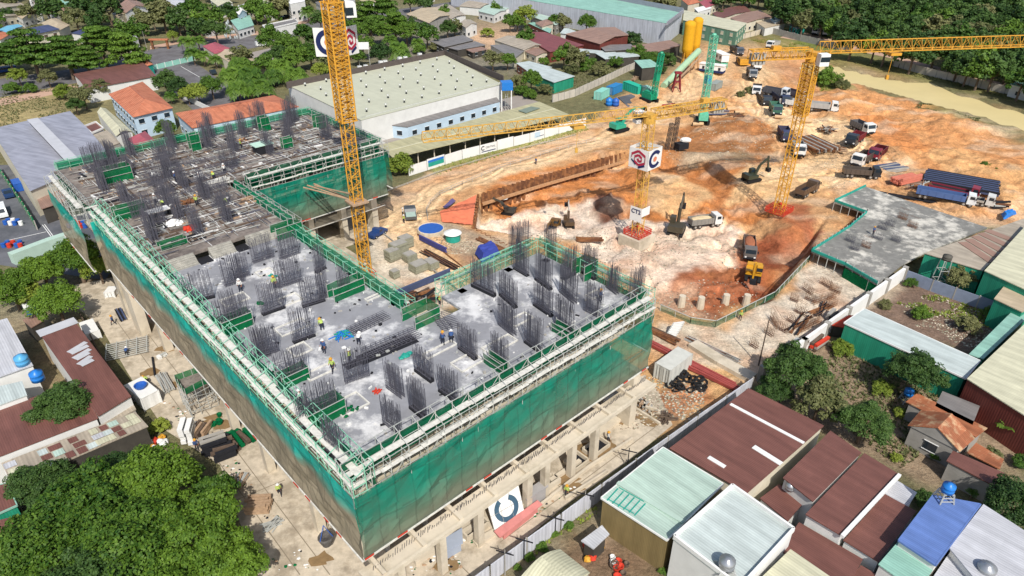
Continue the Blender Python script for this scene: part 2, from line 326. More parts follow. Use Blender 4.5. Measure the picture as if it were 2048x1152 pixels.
def hfun(X, Y):
    X = np.asarray(X, float); Y = np.asarray(Y, float)
    ins = inside(PITW, X, Y).astype(float); dep = np.ones(X.shape)
    for i in range(len(PITW)):
        d = segdist(X, Y, PITW[i], PITW[(i + 1) % len(PITW)]); dep = np.minimum(dep, sm(d / PIT[i][2]))
    dep = dep * ins
    site = inside(SITE, X, Y).astype(float)
    ds = np.full(X.shape, 1e9)
    for i in range(len(SITE)): ds = np.minimum(ds, segdist(X, Y, SITE[i], SITE[(i + 1) % len(SITE)]))
    sw = site * sm(ds / 6)
    z = -PITD * dep
    for c, r, h in MW:
        q = np.exp(-(((X - c[0]) ** 2 + (Y - c[1]) ** 2) / (r * r))); z = z + h * q * (.6 + .8 * fbm(X * .3, Y * .3, 3))
    east = sm((X * .6 + Y * .3 - 75) / 25)
    rough = .1 + .9 * np.maximum(dep * .8, east * .8)
    rid = 1 - np.abs(2 * fbm(X * .16 + 3, Y * .16, 4) - 1) * 2
    z = z + sw * rough * ((fbm(X * .12, Y * .12, 5) - .5) * 2.9 + (rid - .5) * 1.3 + (fbm(X * .9, Y * .9, 3) - .5) * .5)
    tz = z / 1.4; ft = tz - np.floor(tz); z = z + (sm(dep * 1.5) * site) * .75 * 1.4 * ((np.floor(tz) + sm(ft * 2.6)) - tz - .1)
    z = z + sw * .05 * (fbm(X * 2.2, Y * 2.2, 2) - .5)
    dc = np.full(X.shape, 1e9)
    for i in range(len(CANAL)): dc = np.minimum(dc, segdist(X, Y, CANAL[i], CANAL[(i + 1) % len(CANAL)]))
    cn = inside(CANAL, X, Y)
    z = np.where(cn, np.minimum(z, 0) * .2 - 2.6 * sm(dc / 1.6), z * np.clip(dc / 6, .2, 1))
    return z
def hz(x, y): return float(hfun(np.array([x]), np.array([y]))[0])
def G(x, y):
    z = 0.
    for _ in range(9):
        p = P(x, y, z); z = .5 * z + .5 * hz(p.x, p.y)
    p = P(x, y, z); p.z = hz(p.x, p.y); return p
def grid_lines(a, b, step, lo, hi):
    g = list(np.arange(a, b, step)); s = step; x = b
    while x < hi: g.append(x); s *= 1.14; x += s
    g.append(hi); s = step; x = a
    while x > lo: s *= 1.14; x -= s; g.insert(0, max(x, lo))
    return np.array(sorted(set(g)))
GX = grid_lines(-42, 125, .5, -3000, 3000); GY = grid_lines(60, 225, .5, -600, 4500)
XX, YY = np.meshgrid(GX, GY); ZZ = hfun(XX, YY)
# colour of the soil in each zone (clay, limestone, mud, grass; one band is a painted jib shadow)
ZON = [
 ('#7f7c5a', 0, [(-900, -140), (3000, -140), (3000, 1300), (-900, 1300)], 3),
 ('#b9a878', 0, [(-200, 150), (150, 175), (175, 215), (150, 245), (-200, 262)], 2),
 ('#8f8a78', 0, [(620, 20), (1050, 40), (1040, 150), (800, 140), (640, 100)], 2),
 ('#dcb896', 0, [(945, 55), (1010, 45), (1045, 60), (1030, 85), (985, 105), (935, 95)], 1.5),
 ('#c3b49a', 0, [(0, 590), (130, 575), (160, 610), (100, 660), (0, 680)], 1),
 ('#8a7863', 0, [(110, 555), (230, 540), (240, 600), (150, 610)], 1),
 ('#b69a7c', 0, [(60, 640), (120, 640), (150, 850), (60, 830)], 1),
 ('#b09a80', 0, [(1540, 690), (1700, 700), (1960, 800), (2050, 900), (1900, 1000), (1790, 950), (1640, 860), (1540, 790)], 2),
 ('#8b7566', 0, [(1800, 545), (1990, 610), (2030, 650), (1950, 715), (1720, 625), (1770, 560)], 1.5),
 ('#bfae98', 0, [(1690, 620), (1800, 545), (1830, 560), (1730, 630)], 1),
 ('#b7a78e', 0, [(985, 1160), (1200, 1010), (1230, 1050), (1080, 1160)], 1),
 ('#9a7d66', 0, [(1120, 1080), (1200, 1060), (1340, 1130), (1330, 1200), (1100, 1200)], 1),
 ('#d2a678', 0, [(735, 420), (860, 345), (1180, 250), (1240, 200), (1330, 150), (1400, 85), (1480, 92), (1560, 82), (1640, 115), (1600, 180), (1760, 290), (1860, 360), (2040, 450), (1980, 455), (1850, 505), (1800, 530), (1540, 760), (1380, 870), (1200, 850), (1100, 500), (900, 620), (760, 600)], 2),
 ('#d09a68', 0, [(1560, 120), (1640, 120), (1760, 190), (1850, 205), (1960, 250), (2300, 380), (2300, 520), (2040, 455), (1860, 375), (1770, 290), (1680, 235), (1570, 180)], 2.5),
 ('#c58652', 0, [(1600, 125), (1640, 135), (1620, 165), (1560, 160), (1555, 135)], 2),
 ('#cd8c58', 0, [(1700, 220), (1780, 240), (1860, 300), (1800, 320), (1740, 270)], 2),
 ('#d9ab78', 0, [(1850, 300), (2000, 320), (2100, 360), (2060, 420), (1900, 360)], 2),
 ('#8c8a52', 0, [(1640, 120), (1700, 128), (1860, 165), (2080, 215), (2300, 280), (2300, 240), (2040, 160), (1790, 120), (1660, 95)], 2),
 ('#7f8a48', 0, [(1560, 78), (1500, 80), (1560, 95), (1680, 110), (1700, 95), (1590, 60)], 2),
 ('#74803c', 0, [(1630, 150), (1690, 165), (1715, 178), (1640, 182)], 1.5),
 ('#98905c', 0, [(1850, 203), (1960, 240), (1950, 250), (1840, 215)], 1.5),
 ('#d9b48c', 0, [(770, 375), (1180, 245), (1260, 240), (1225, 290), (960, 360), (880, 390), (770, 400)], 1.5),
 ('#a3a066', 0, [(860, 335), (1170, 248), (1180, 256), (870, 348)], 1),
 ('#dfbd92', 0, [(760, 420), (870, 375), (1210, 275), (1220, 292), (880, 396), (850, 440), (870, 480), (960, 560), (920, 590), (820, 520), (760, 470)], 1),
 ('#b5a48d', 0, [(850, 450), (900, 440), (990, 480), (1060, 520), (1000, 560), (930, 520)], 1.5),
 ('#dcd2c0', 0, [(740, 470), (800, 470), (930, 590), (860, 640), (740, 560)], 1),
 ('#bd7d4a', -2.5, [(957, 400), (1184, 335), (1290, 300), (1450, 318), (1545, 395), (1590, 450), (1500, 440), (1420, 430), (1320, 440), (1200, 430), (1000, 430)], 3),
 ('#cf8a52', -2.5, [(1000, 370), (1180, 345), (1260, 360), (1300, 400), (1150, 400), (1080, 420), (1010, 420)], 2.5),
 ('#dfb888', -1.5, [(1280, 345), (1380, 350), (1420, 390), (1380, 420), (1290, 400), (1290, 370)], 2),
 ('#ecdccb', -4, [(960, 440), (1060, 430), (1150, 415), (1220, 440), (1420, 440), (1500, 470), (1500, 520), (1440, 560), (1300, 560), (1100, 480), (960, 470)], 3),
 ('#e8d3bf', -4, [(1280, 470), (1480, 450), (1500, 520), (1330, 600), (1240, 560)], 3),
 ('#7d5443', -3, [(1180, 395), (1240, 400), (1246, 440), (1200, 452), (1180, 425)], 2),
 ('#a9694a', -4, [(1300, 590), (1380, 545), (1500, 520), (1600, 440), (1640, 440), (1620, 505), (1548, 600), (1440, 640), (1340, 630)], 3),
 ('#8d4f36', -4, [(1470, 560), (1560, 500), (1610, 510), (1548, 596), (1470, 620)], 3),
 ('#a9764c', 0, [(1380, 250), (1520, 235), (1550, 290), (1500, 330), (1400, 320), (1330, 290)], 3),
 ('#c79a6c', 0, [(1210, 240), (1300, 235), (1330, 300), (1200, 320), (1190, 280)], 2.5),
 ('#8f7a60', -1, [(1340, 318), (1500, 310), (1510, 325), (1345, 338)], 1.5),  # dark band: cast shadow of a crane jib painted into the ground colour
 ('#e0c094', 0, [(1480, 130), (1520, 110), (1540, 150), (1520, 190), (1560, 215), (1660, 235), (1720, 260), (1750, 290), (1740, 320), (1700, 345), (1560, 345), (1600, 320), (1640, 310), (1560, 270), (1520, 240), (1470, 200)], 1.5),
 ('#dfbb8c', -1, [(1500, 335), (1760, 320), (1720, 370), (1640, 390), (1560, 420), (1500, 400), (1440, 390)], 2),
 ('#8d8378', 0, [(1790, 345), (1900, 360), (1990, 420), (1900, 400), (1770, 370)], 2),
 ('#ddd2c0', -1, [(1560, 610), (1630, 530), (1700, 560), (1760, 580), (1700, 640), (1560, 740), (1450, 700), (1500, 650)], 1.5),
 ('#d5c9b4', 0, [(1330, 640), (1440, 660), (1560, 740), (1540, 760), (1440, 760), (1310, 680)], 1.5),
 ('#d4ad7c', 0, [(1310, 700), (1450, 740), (1510, 745), (1400, 850), (1240, 830), (1290, 760)], 1.5),
 ('#c08a66', 0, [(1290, 790), (1400, 770), (1420, 810), (1330, 850), (1250, 820)], 1.5),
]
wx = (fbm(XX * .12 + 9, YY * .12, 4) - .5); wy = (fbm(XX * .12 + 50, YY * .12 + 7, 4) - .5); w2 = (fbm(XX * .7 + 9, YY * .7, 3) - .5)
CO = np.zeros(XX.shape + (3,))
for hexc, z, poly, wob in ZON:
    pw = [P(a, b, z) for a, b in poly] if poly[0][1] > -120 else [(-5000, -2000), (5000, -2000), (5000, 6000), (-5000, 6000)]
    mk = inside(pw, XX + wx * wob * 4 + w2 * wob, YY + wy * wob * 4 - w2 * wob)
    CO[mk] = C(hexc)
CO0 = CO.copy(); sitem = inside(SITE, XX, YY)[..., None]; q1 = sm((fbm(XX * .22 + 31, YY * .22, 5) - .5) / .22)[..., None]; q2 = sm((fbm(XX * .5 + 3, YY * .5 + 8, 4) - .55) / .15)[..., None]; q3 = sm((fbm(XX * .13 + 71, YY * .31 + 9, 4) - .56) / .12)[..., None]
CO = np.where(sitem, CO * (1 - .4 * q1) + np.array(C('#c4824f')) * .4 * q1, CO); CO = np.where(sitem, CO * (1 - .35 * q2) + np.array(C('#9a6a4c')) * .35 * q2, CO); CO = np.where(sitem, CO * (1 - .45 * q3) + np.array(C('#ead9bf')) * .35 * q3, CO)
for poly in ([(760, 420), (870, 375), (1210, 275), (1222, 290), (880, 394), (850, 440), (870, 480), (960, 560), (920, 590), (820, 520), (760, 470)], [(1490, 135), (1515, 130), (1540, 190), (1590, 235), (1700, 255), (1755, 290), (1735, 330), (1600, 345), (1500, 375), (1560, 330), (1650, 320), (1700, 290), (1600, 262), (1520, 235)], [(1180, 285), (1230, 250), (1400, 140), (1440, 90), (1480, 100), (1460, 150), (1300, 260)]):
    mk = inside([P(a, b) for a, b in poly], XX + wx * 6, YY + wy * 6); CO[mk] = CO[mk] * .3 + np.array(C('#e2c49c')) * .7
CO = np.where(sitem, np.minimum(CO * np.array([1.24, 1.2, 1.16]), .8), CO)
for _ in range(2):
    Q = np.pad(CO, ((1, 1), (1, 1), (0, 0)), mode='edge'); Q = Q[:-2] * .25 + Q[1:-1] * .5 + Q[2:] * .25; CO = Q[:, :-2] * .25 + Q[:, 1:-1] * .5 + Q[:, 2:] * .25
for tr in ([(1480, 140), (1520, 170), (1560, 230), (1640, 245), (1720, 262), (1745, 300), (1700, 335), (1600, 345), (1500, 380), (1430, 450), (1330, 470)], [(1500, 120), (1545, 180), (1600, 232), (1700, 250), (1765, 290), (1730, 340), (1660, 370), (1600, 400)], [(760, 460), (860, 372), (1000, 325), (1200, 275), (1300, 235), (1400, 150), (1450, 100)], [(800, 460), (880, 395), (1010, 335), (1190, 285)], [(830, 440), (860, 500), (960, 580)], [(820, 450), (850, 500), (930, 580)],
           [(1330, 790), (1400, 800), (1480, 760)], [(1500, 470), (1480, 540), (1400, 560)], [(1740, 300), (1850, 370), (1980, 430)], [(1700, 330), (1830, 400), (1960, 450)], [(1430, 455), (1500, 500), (1505, 550)], [(1200, 320), (1300, 300), (1400, 260), (1480, 180)], [(1480, 150), (1500, 200), (1560, 300), (1560, 340)]):
    w = [P(a, b, -1 if 440 < b < 600 and a > 1200 else 0) for a, b in tr]; w = [w[i].lerp(w[i + 1], k / 4) for i in range(len(w) - 1) for k in range(4)] + [w[-1]]; dd = np.full(XX.shape, 1e9)
    for i in range(len(w) - 1): dd = np.minimum(dd, segdist(XX + wx * 6, YY + wy * 6, w[i], w[i + 1]))
    k = (np.exp(-((dd - 1.0) / .4) ** 2) * .4 - .14 * np.exp(-(dd / 3.2) ** 2) - .14 * np.exp(-(dd / .4) ** 2)) * (.5 + fbm(XX * .2, YY * .2, 2)); CO = CO * (1 - k)[..., None]; ZZ = ZZ - .1 * np.exp(-((dd - 1.0) / .4) ** 2)
me = bpy.data.meshes.new('ground'); ny, nx = XX.shape
vv = np.stack([XX, YY, ZZ], -1).reshape(-1, 3); idx = np.arange(nx * ny).reshape(ny, nx)
fa = np.stack([idx[:-1, :-1], idx[:-1, 1:], idx[1:, 1:], idx[1:, :-1]], -1).reshape(-1, 4)
me.vertices.add(len(vv)); me.vertices.foreach_set('co', vv.ravel()); me.loops.add(fa.size); me.loops.foreach_set('vertex_index', fa.ravel())
me.polygons.add(len(fa)); me.polygons.foreach_set('loop_start', np.arange(0, fa.size, 4)); me.polygons.foreach_set('use_smooth', np.ones(len(fa), bool)); me.update(calc_edges=True)
ca = me.color_attributes.new('soil', 'FLOAT_COLOR', 'POINT'); ca.data.foreach_set('color', np.concatenate([CO.reshape(-1, 3), np.ones((nx * ny, 1))], 1).ravel())
gm = bpy.data.materials.new('earth'); gm.use_nodes = True; n = gm.node_tree.nodes; l = gm.node_tree.links; b = n["Principled BSDF"]; b.inputs['Roughness'].default_value = .95; b.inputs["Specular IOR Level"].default_value = .1
at = n.new('ShaderNodeAttribute'); at.attribute_name = 'soil'; tc = n.new('ShaderNodeTexCoord')
cur = at.outputs[0]; hh = None
for sc_, lo, hi in ((.05, .82, 1.18), (.45, .66, 1.28), (2.2, .66, 1.28), (9, .75, 1.2)):
    q = n.new('ShaderNodeTexNoise'); q.inputs['Scale'].default_value = sc_; q.inputs['Detail'].default_value = 6; q.inputs['Roughness'].default_value = .7; l.new(tc.outputs['Object'], q.inputs['Vector'])
    mr = n.new('ShaderNodeMapRange'); mr.inputs[1].default_value = .3; mr.inputs[2].default_value = .7; mr.inputs[3].default_value = lo; mr.inputs[4].default_value = hi; l.new(q.outputs[0], mr.inputs[0])
    s_ = n.new('ShaderNodeVectorMath'); s_.operation = 'SCALE'; l.new(cur, s_.inputs[0]); l.new(mr.outputs[0], s_.inputs['Scale']); cur = s_.outputs[0]; hh = q
q = n.new('ShaderNodeTexNoise'); q.inputs['Scale'].default_value = .7; q.inputs['Detail'].default_value = 11; q.inputs['Roughness'].default_value = .78; l.new(tc.outputs['Object'], q.inputs['Vector'])
mr = n.new('ShaderNodeMapRange'); mr.inputs[1].default_value = .53; mr.inputs[2].default_value = .62; mr.inputs[3].default_value = 0; mr.inputs[4].default_value = .25; l.new(q.outputs[0], mr.inputs[0])
mx = n.new('ShaderNodeMix'); mx.data_type = 'RGBA'; mx.inputs[7].default_value = (.34, .2, .11, 1); l.new(mr.outputs[0], mx.inputs[0]); l.new(cur, mx.inputs[6]); cur = mx.outputs[2]
l.new(cur, b.inputs['Base Color']); bp = n.new('ShaderNodeBump'); q = n.new('ShaderNodeTexNoise'); q.inputs['Scale'].default_value = .9; q.inputs['Detail'].default_value = 9; q.inputs['Roughness'].default_value = .75; l.new(tc.outputs['Object'], q.inputs['Vector']); hh = q; bp.inputs['Strength'].default_value = .8; bp.inputs['Distance'].default_value = .7; l.new(hh.outputs[0], bp.inputs['Height']); l.new(bp.outputs[0], b.inputs['Normal'])
me.materials.append(gm); gr = bpy.data.objects.new('ground', me); COL.objects.link(gr); tag(gr, kind='structure')
def sheet(name, px, m, z=.02, org=None):
    mb = MB(); q = [P(a, b, 0) if not isinstance(a, Vector) else a for a, b in px] if not isinstance(px[0], Vector) else px
    mb.prism([(p[0], p[1]) for p in q], z - .3, z); o = mb.build(name, m); tag(o, kind='structure'); return o
wat = mat('canal_water', '#decb92', rough=.5, var=.06, scale=.1, spec=.5)
mb = MB(); mb.prism([(p.x + 0, p.y) for p in pl(0, (1600, 112), (1700, 132), (1860, 158), (1960, 190), (2400, 310), (2400, 390), (1960, 242), (1800, 200), (1700, 172), (1590, 150))], -.9, -.5); tag(mb.build('canal_water', wat), kind='structure')
# roads and yards
M['road2'] = mat('pale_road', '#a39a92', var=.12, scale=.4)  # lighter, warmer grey than the asphalt
M['pave'] = mat('pink_paving', '#c7a48e', var=.15, scale=.6)
M['cyard'] = mat('yard_concrete', '#cfc2ad', var=.26, scale=1.1, bump=.2, col2='#ab9e8a', mixs=.22, mixt=.535)
M['asphy'] = mat('yard_asphalt', '#6e6f74', var=.16, scale=.25, col2='#5c5e63', mixs=.12)
sheet('road', [(-400, 175), (0, 158), (130, 140), (300, 100), (380, 84), (520, 70), (640, 40), (860, 10), (1000, -10), (1040, -6), (870, 22), (650, 58), (530, 92), (380, 118), (305, 140), (130, 170), (0, 195), (-400, 230)], 'asph', .03)
sheet('pavement', [(-400, 235), (0, 198), (130, 173), (305, 142), (310, 150), (130, 184), (0, 212), (-400, 255)], 'pave', .05)
sheet('roadside', [(300, 92), (380, 78), (520, 62), (640, 32), (640, 39), (520, 69), (380, 83), (300, 99)], 'pave', .05)
sheet('car_park', [(300, 142), (385, 122), (470, 180), (560, 250), (430, 260)], 'asph', .035)
sheet('car_park_lane', [(480, 110), (560, 92), (560, 120), (500, 140)], 'road2', .04)
for a, b2 in (((330, 141), (395, 182)), ((362, 133), (440, 178))):
    mb = MB(); p, q = P(*a), P(*b2); d = (q - p).normalized(); s_ = Vector((-d.y, d.x, 0)) * .09
    mb.prism([p - s_, q - s_, q + s_, p + s_], .04, .06); tag(mb.build('road_marking', 'white'), kind='structure')
sheet('asphalt_yard', [(-300, 330), (60, 330), (100, 405), (160, 395), (240, 520), (210, 560), (0, 530), (-300, 560)], 'asphy', .03)
for a, b2 in (((85, 450), (108, 481)), ((89, 449), (112, 480)), ((12, 482), (92, 464))):
    mb = MB(); p, q = P(*a), P(*b2); d = (q - p).normalized(); s_ = Vector((-d.y, d.x, 0)) * .07
    mb.prism([p - s_, q - s_, q + s_, p + s_], .04, .06); tag(mb.build('road_marking', 'white'), kind='structure')
sheet('concrete_yard', [(150, 570), (225, 555), (300, 600), (760, 1160), (740, 1400), (600, 1400), (520, 1160), (440, 930), (330, 860), (290, 800), (255, 745), (205, 660), (150, 610)], 'cyard', .03)
sheet('concrete_apron', [(700, 1130), (1000, 900), (1235, 770), (1290, 750), (1320, 790), (1345, 850), (1270, 912), (1130, 1012), (990, 1128), (850, 1280), (680, 1240)], 'cyard', .035)
sheet('courtyard_slab', [W(21, 61), W(60, 61), W(57, 78), W(57, 109), W(66, 109), W(66, 135), W(21, 135)], 'cyard', .05)
sheet('dark_plaza', [(1236, 196), (1262, 190), (1290, 203), (1256, 216)], 'asphy', .3)
sheet('plaza_apron', [(1256, 217), (1290, 204), (1316, 200), (1300, 214), (1262, 224)], 'conc', .28)
for x0, y0, x1, y1 in ((232, 640, 600, 1150), (275, 640, 660, 1150), (260, 790, 400, 745), (330, 900, 470, 845), (450, 1010, 570, 960), (1000, 1085, 1330, 840), (900, 1110, 960, 1170), (1100, 960, 1170, 1010), (1200, 890, 1260, 930)):
    mb = MB(); p, q = P(x0, y0), P(x1, y1); d = (q - p).normalized(); s_ = Vector((-d.y, d.x, 0)) * .05; mb.prism([p - s_, q - s_, q + s_, p + s_], .036, .041 + x0 * 1e-6); tag(mb.build('slab_joint', mat('joint_dirt', '#8f8370')), kind='structure')
sheet('factory_yard', [(735, 262), (1040, 190), (1080, 205), (760, 300)], 'road2', .03)
sheet('dirt_lane', [(1560, 75), (1600, 62), (1680, 84), (2060, 180), (2060, 190), (1790, 118), (1680, 95)], 'pave', .03)
# ------------------------------------------------------------------ the unfinished building
BV = 136.6; ZD = 17.0; ZR = 18.2                                   # deck of the near pour, deck of the raised rear pour
B = thing('unfinished_building', 'U-shaped concrete building under construction wrapped in green debris netting', 'building', tuple(W(38, 70)))
def rect(u0, v0, u1, v1): return [W(u0, v0), W(u1, v0), W(u1, v1), W(u0, v1)]
DECK = [W(19.6, 42.4), W(60.3, 42.4), W(60.3, 59.3), W(43.2, 59.3), W(43.2, 55.4), W(37.9, 55.4), W(37.9, 90), W(19.6, 90)]
REAR = [W(19.6, 90), W(37.9, 90), W(37.9, 111.5), W(67, 111.5), W(67, BV), W(18.2, BV), W(18.2, 118), W(19.6, 118)]
mb = MB(); mb.prism(DECK, ZD - .35, ZD); mb.build('deck_slab', 'deck', B)
mb = MB(); mb.prism([p + (q - p) * 0 for p, q in zip(REAR, REAR)], ZR - .5, ZR); mb.build('formwork_deck', 'form', B)
FP = [W(19.9, 42.8), W(60, 42.8), W(60, 59), W(38, 59), W(38, 112), W(66.5, 112), W(66.5, BV - .7), W(19.9, BV - .7)]
for z in (12.6, 8.35, 4.6):
    mb = MB(); mb.prism(FP, z - .3, z); mb.build('floor_slab', 'conc', B)
# ledge at transfer level, with beams, stubs and columns under the right face
mb = MB(); mb.prism([W(18.2, 39.6), W(59.6, 39.6), W(59.6, 42.8), W(18.2, 42.8)], 7.4, 8.0); mb.prism([W(18.2, 42.8), W(20, 42.8), W(20, 115), W(18.2, 115)], 7.4, 8.0)
mb.build('transfer_ledge', 'conc', B)
mb = MB()
mb.beam(W(17.5, 37.5, 6.55), W(60, 37.5, 6.55), .35, .5)
mb.build('edge_beam', 'conc', B)
mb = MB(); mb.prism(rect(17.4, 37.6, 60, 39.65), 6.4, 6.62); mb.build('lower_slab_strip', 'conc', B)
mb = MB()
for k in range(150):
    u = 18.5 + k * .275; h = ru(.5, 1.1); mb.tube([W(u, 38.9 + ru(-.1, .1), 6.6), W(u + ru(-.05, .05), 38.7, 6.6 + h)], .035, 3)
tag(mb.build('starter_bar_row', 'rebar', B), kind='stuff')
for u in [19 + i * 4.6 for i in range(9)]:
    mb = MB(); mb.beam(W(u, 42.6, 6.75), W(u, 37.6, 6.65), .4, .7); mb.build('cross_beam', 'conc', B)
for u, v, w_, d_, z in [(58, 40, 1.3, 2.0, 8), (49.6, 38.4, .8, .8, 6), (45.5, 38.4, .8, .8, 6), (41, 38.4, .8, .8, 6), (38.2, 38.4, .8, .8, 6), (31, 38.4, .8, .8, 6), (26, 38.4, .8, .8, 6), (21, 38.4, .8, .8, 6),
                        (18.6, 112, 1.6, 2.0, 8), (18.3, 106, 1.4, 3.4, 8), (19.4, 98, 1.2, 1.2, 8), (19.4, 84, 1, 1, 8), (19.4, 74, 1, 1, 8), (19.4, 64, 1, 1, 8), (19.4, 52, 1, 1, 8), (38, 62, 1, 1, 17), (38, 72, 1, 1, 17), (38, 82, 1, 1, 17), (38, 92, 1, 1, 17), (38, 102, 1, 1, 17), (46, 58.6, 1, 1, 17), (54, 58.6, 1, 1, 17), (59.5, 57, 1, 1, 17), (59.3, 50, 1, 1, 8),
                        (45, 112.2, 1.1, 1.6, 17), (52, 112.2, 1.1, 1.6, 17), (59, 112.2, 1.1, 1.6, 17), (66, 112.6, 1.3, 2.2, 17), (66, 120, 1, 1, 17), (66, 130, 1, 1, 17), (66, 135, 1, 1, 17)]:
    mb = MB(); p = W(u, v); mb.box(p.x, p.y, 0, w_, d_, z, GA); mb.build('column', 'conc', B)
for z in (15.0, 10.6, 6.0):                            # scaffold lifts showing through the net
    mb = MB(); [mb.tube([W(a, b2, z), W(c_, d_, z)], .06, 4) for a, b2, c_, d_ in ((18.6, 39.9, 60, 39.9), (18.8, 41, 18.8, 114), (40, 109, 67, 109))]; mb.build('scaffold_lift', 'plank', B)
mb = MB()                                               # inner walls seen dimly through the nets
for u in range(23, 60, 5): mb.prism(rect(u, 44, u + .3, 54), 0, ZD - .4)
for v in range(60, 134, 6): mb.prism(rect(22, v, 34, v + .3), 0, ZD - .4)
for u in range(42, 66, 6): mb.prism(rect(u, 114, u + .3, 138), 0, ZD - .4)
mb.build('core_wall', 'conc_grey', B)
# stepped formwork faces and dark shafts at the seam between the pours
for u0, u1 in ((20.5, 24.3), (26.3, 29.6), (31.6, 37.6)):
    mb = MB()
    for k in range(7):
        v = 89.9 - k * .22; mb.prism(rect(u0, v - .2, u1, v), ZD, ZR - k * .17)
    mb.build('formwork_face', mat('planked_form', '#b9b6ac', stripe=.22, scale=1.5, var=.25), B, uv=True)
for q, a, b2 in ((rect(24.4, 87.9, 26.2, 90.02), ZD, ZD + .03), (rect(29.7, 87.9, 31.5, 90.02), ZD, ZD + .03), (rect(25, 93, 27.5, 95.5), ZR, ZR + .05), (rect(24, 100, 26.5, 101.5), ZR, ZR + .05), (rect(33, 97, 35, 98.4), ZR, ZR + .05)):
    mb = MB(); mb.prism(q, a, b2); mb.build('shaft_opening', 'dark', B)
# upstand frames and bright screed patches cast round the walls
for (x, y, a, b2) in [(1000, 690, 4, 1.6), (700, 810, 3, 2.4), (640, 745, 3, 1.4), (585, 655, 3.5, 2), (1040, 640, 3, 1.5), (880, 700, 4, 1), (935, 725, 3, 2), (580, 600, 2.5, 2), (470, 600, 3, 2), (600, 700, 2, 2), (760, 590, 4, .6), (530, 545, 2, 1.4), (1190, 590, 2, 1.2)]:
    mb = MB(); p = P(x, y, ZD); u, v = UV(p)
    for q0, q1 in ((0, 0), (0, b2)): mb.prism(rect(u - a / 2, v - b2 / 2 + q1, u + a / 2, v - b2 / 2 + q1 + .14), ZD, ZD + .16)
    for s_ in (-1, 1): mb.prism(rect(u + s_ * a / 2 - .07, v - b2 / 2, u + s_ * a / 2 + .07, v + b2 / 2 + .13), ZD, ZD + .159)
    mb.build('opening_kerb', 'plank', B)
# beam cages lying open in the near deck
def cage(p, q, w, h, z):
    mb = MB(); d = (q - p); L = d.length; d.normalize(); s_ = Vector((-d.y, d.x, 0)); k = int(w / .35)
    for i in range(k + 1):
        o = s_ * (i / k - .5) * w
        for zz in (z, z + h): mb.tube([p + o + Vector((0, 0, zz)), q + o + Vector((0, 0, zz))], .035, 3)
    for j in range(int(L / .6)):
        c = p + d * j * .6
        for zz in (z, z + h): mb.tube([c - s_ * w / 2 + Vector((0, 0, zz)), c + s_ * w / 2 + Vector((0, 0, zz))], .03, 3)
        for s2 in (-1, 1): mb.tube([c + s_ * s2 * w / 2 + Vector((0, 0, z)), c + s_ * s2 * w / 2 + Vector((0, 0, z + h))], .03, 3)
    mb.build('beam_cage', 'rebar', B)
def PD(x, y, z=ZD): q = P(x, y, z); return Vector((q.x, q.y, 0))
cage(PD(730, 712), PD(835, 668), 1.8, .5, ZD + .1); cage(PD(700, 668), PD(775, 632), 1.4, .45, ZD + .1)
cage(PD(875, 650), PD(910, 640), 3.2, .5, ZD + .1)
for x0, y0, x1, y1 in ((330, 335, 450, 318), (360, 372, 470, 345), (365, 390, 455, 372), (410, 340, 480, 325), (300, 355, 360, 345)): cage(PD(x0, y0, ZR), PD(x1, y1, ZR), 1.5, .5, ZR + .05)
mb = MB()
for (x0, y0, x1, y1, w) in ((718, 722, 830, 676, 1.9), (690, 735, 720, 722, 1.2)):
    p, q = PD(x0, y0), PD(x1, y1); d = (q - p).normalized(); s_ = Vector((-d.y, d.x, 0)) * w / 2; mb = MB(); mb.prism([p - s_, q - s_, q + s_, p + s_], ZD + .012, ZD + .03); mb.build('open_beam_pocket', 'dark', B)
# wall starter bars: (x0,y0)-(x1,y1) foot of the bars in the photograph
BARS = [(1072, 559, 1102, 581), (1121, 584, 1151, 609), (1001, 590, 1032, 617), (1069, 610, 1104, 634), (1169, 620, 1202, 637), (999, 649, 1030, 674), (1112, 646, 1145, 674), (1051, 684, 1082, 706), (985, 715, 1015, 736), (919, 696, 952, 720), (880, 781, 915, 806), (1029, 537, 1056, 553), (945, 572, 990, 594), (1035, 500, 1060, 492), (1125, 560, 1150, 548), (1165, 545, 1190, 560), (1215, 575, 1235, 590), (1258, 605, 1285, 590),
        (525, 631, 570, 615), (555, 577, 605, 561), (605, 615, 650, 601), (587, 687, 630, 671), (512, 717, 559, 701), (555, 766, 617, 747), (506, 527, 549, 513), (632, 547, 650, 536), (690, 767, 739, 750), (775, 775, 807, 798), (769, 845, 802, 871), (822, 815, 852, 840), (615, 848, 679, 825), (655, 901, 687, 928), (832, 741, 865, 765),
        (373, 607, 430, 594), (450, 574, 490, 561), (440, 671, 507, 647), (511, 720, 540, 711), (450, 640, 480, 630), (640, 600, 660, 592), (560, 520, 600, 506), (470, 560, 500, 550), (680, 590, 700, 580), (1020, 500, 1045, 512), (600, 860, 625, 850), (1090, 500, 1110, 512)]
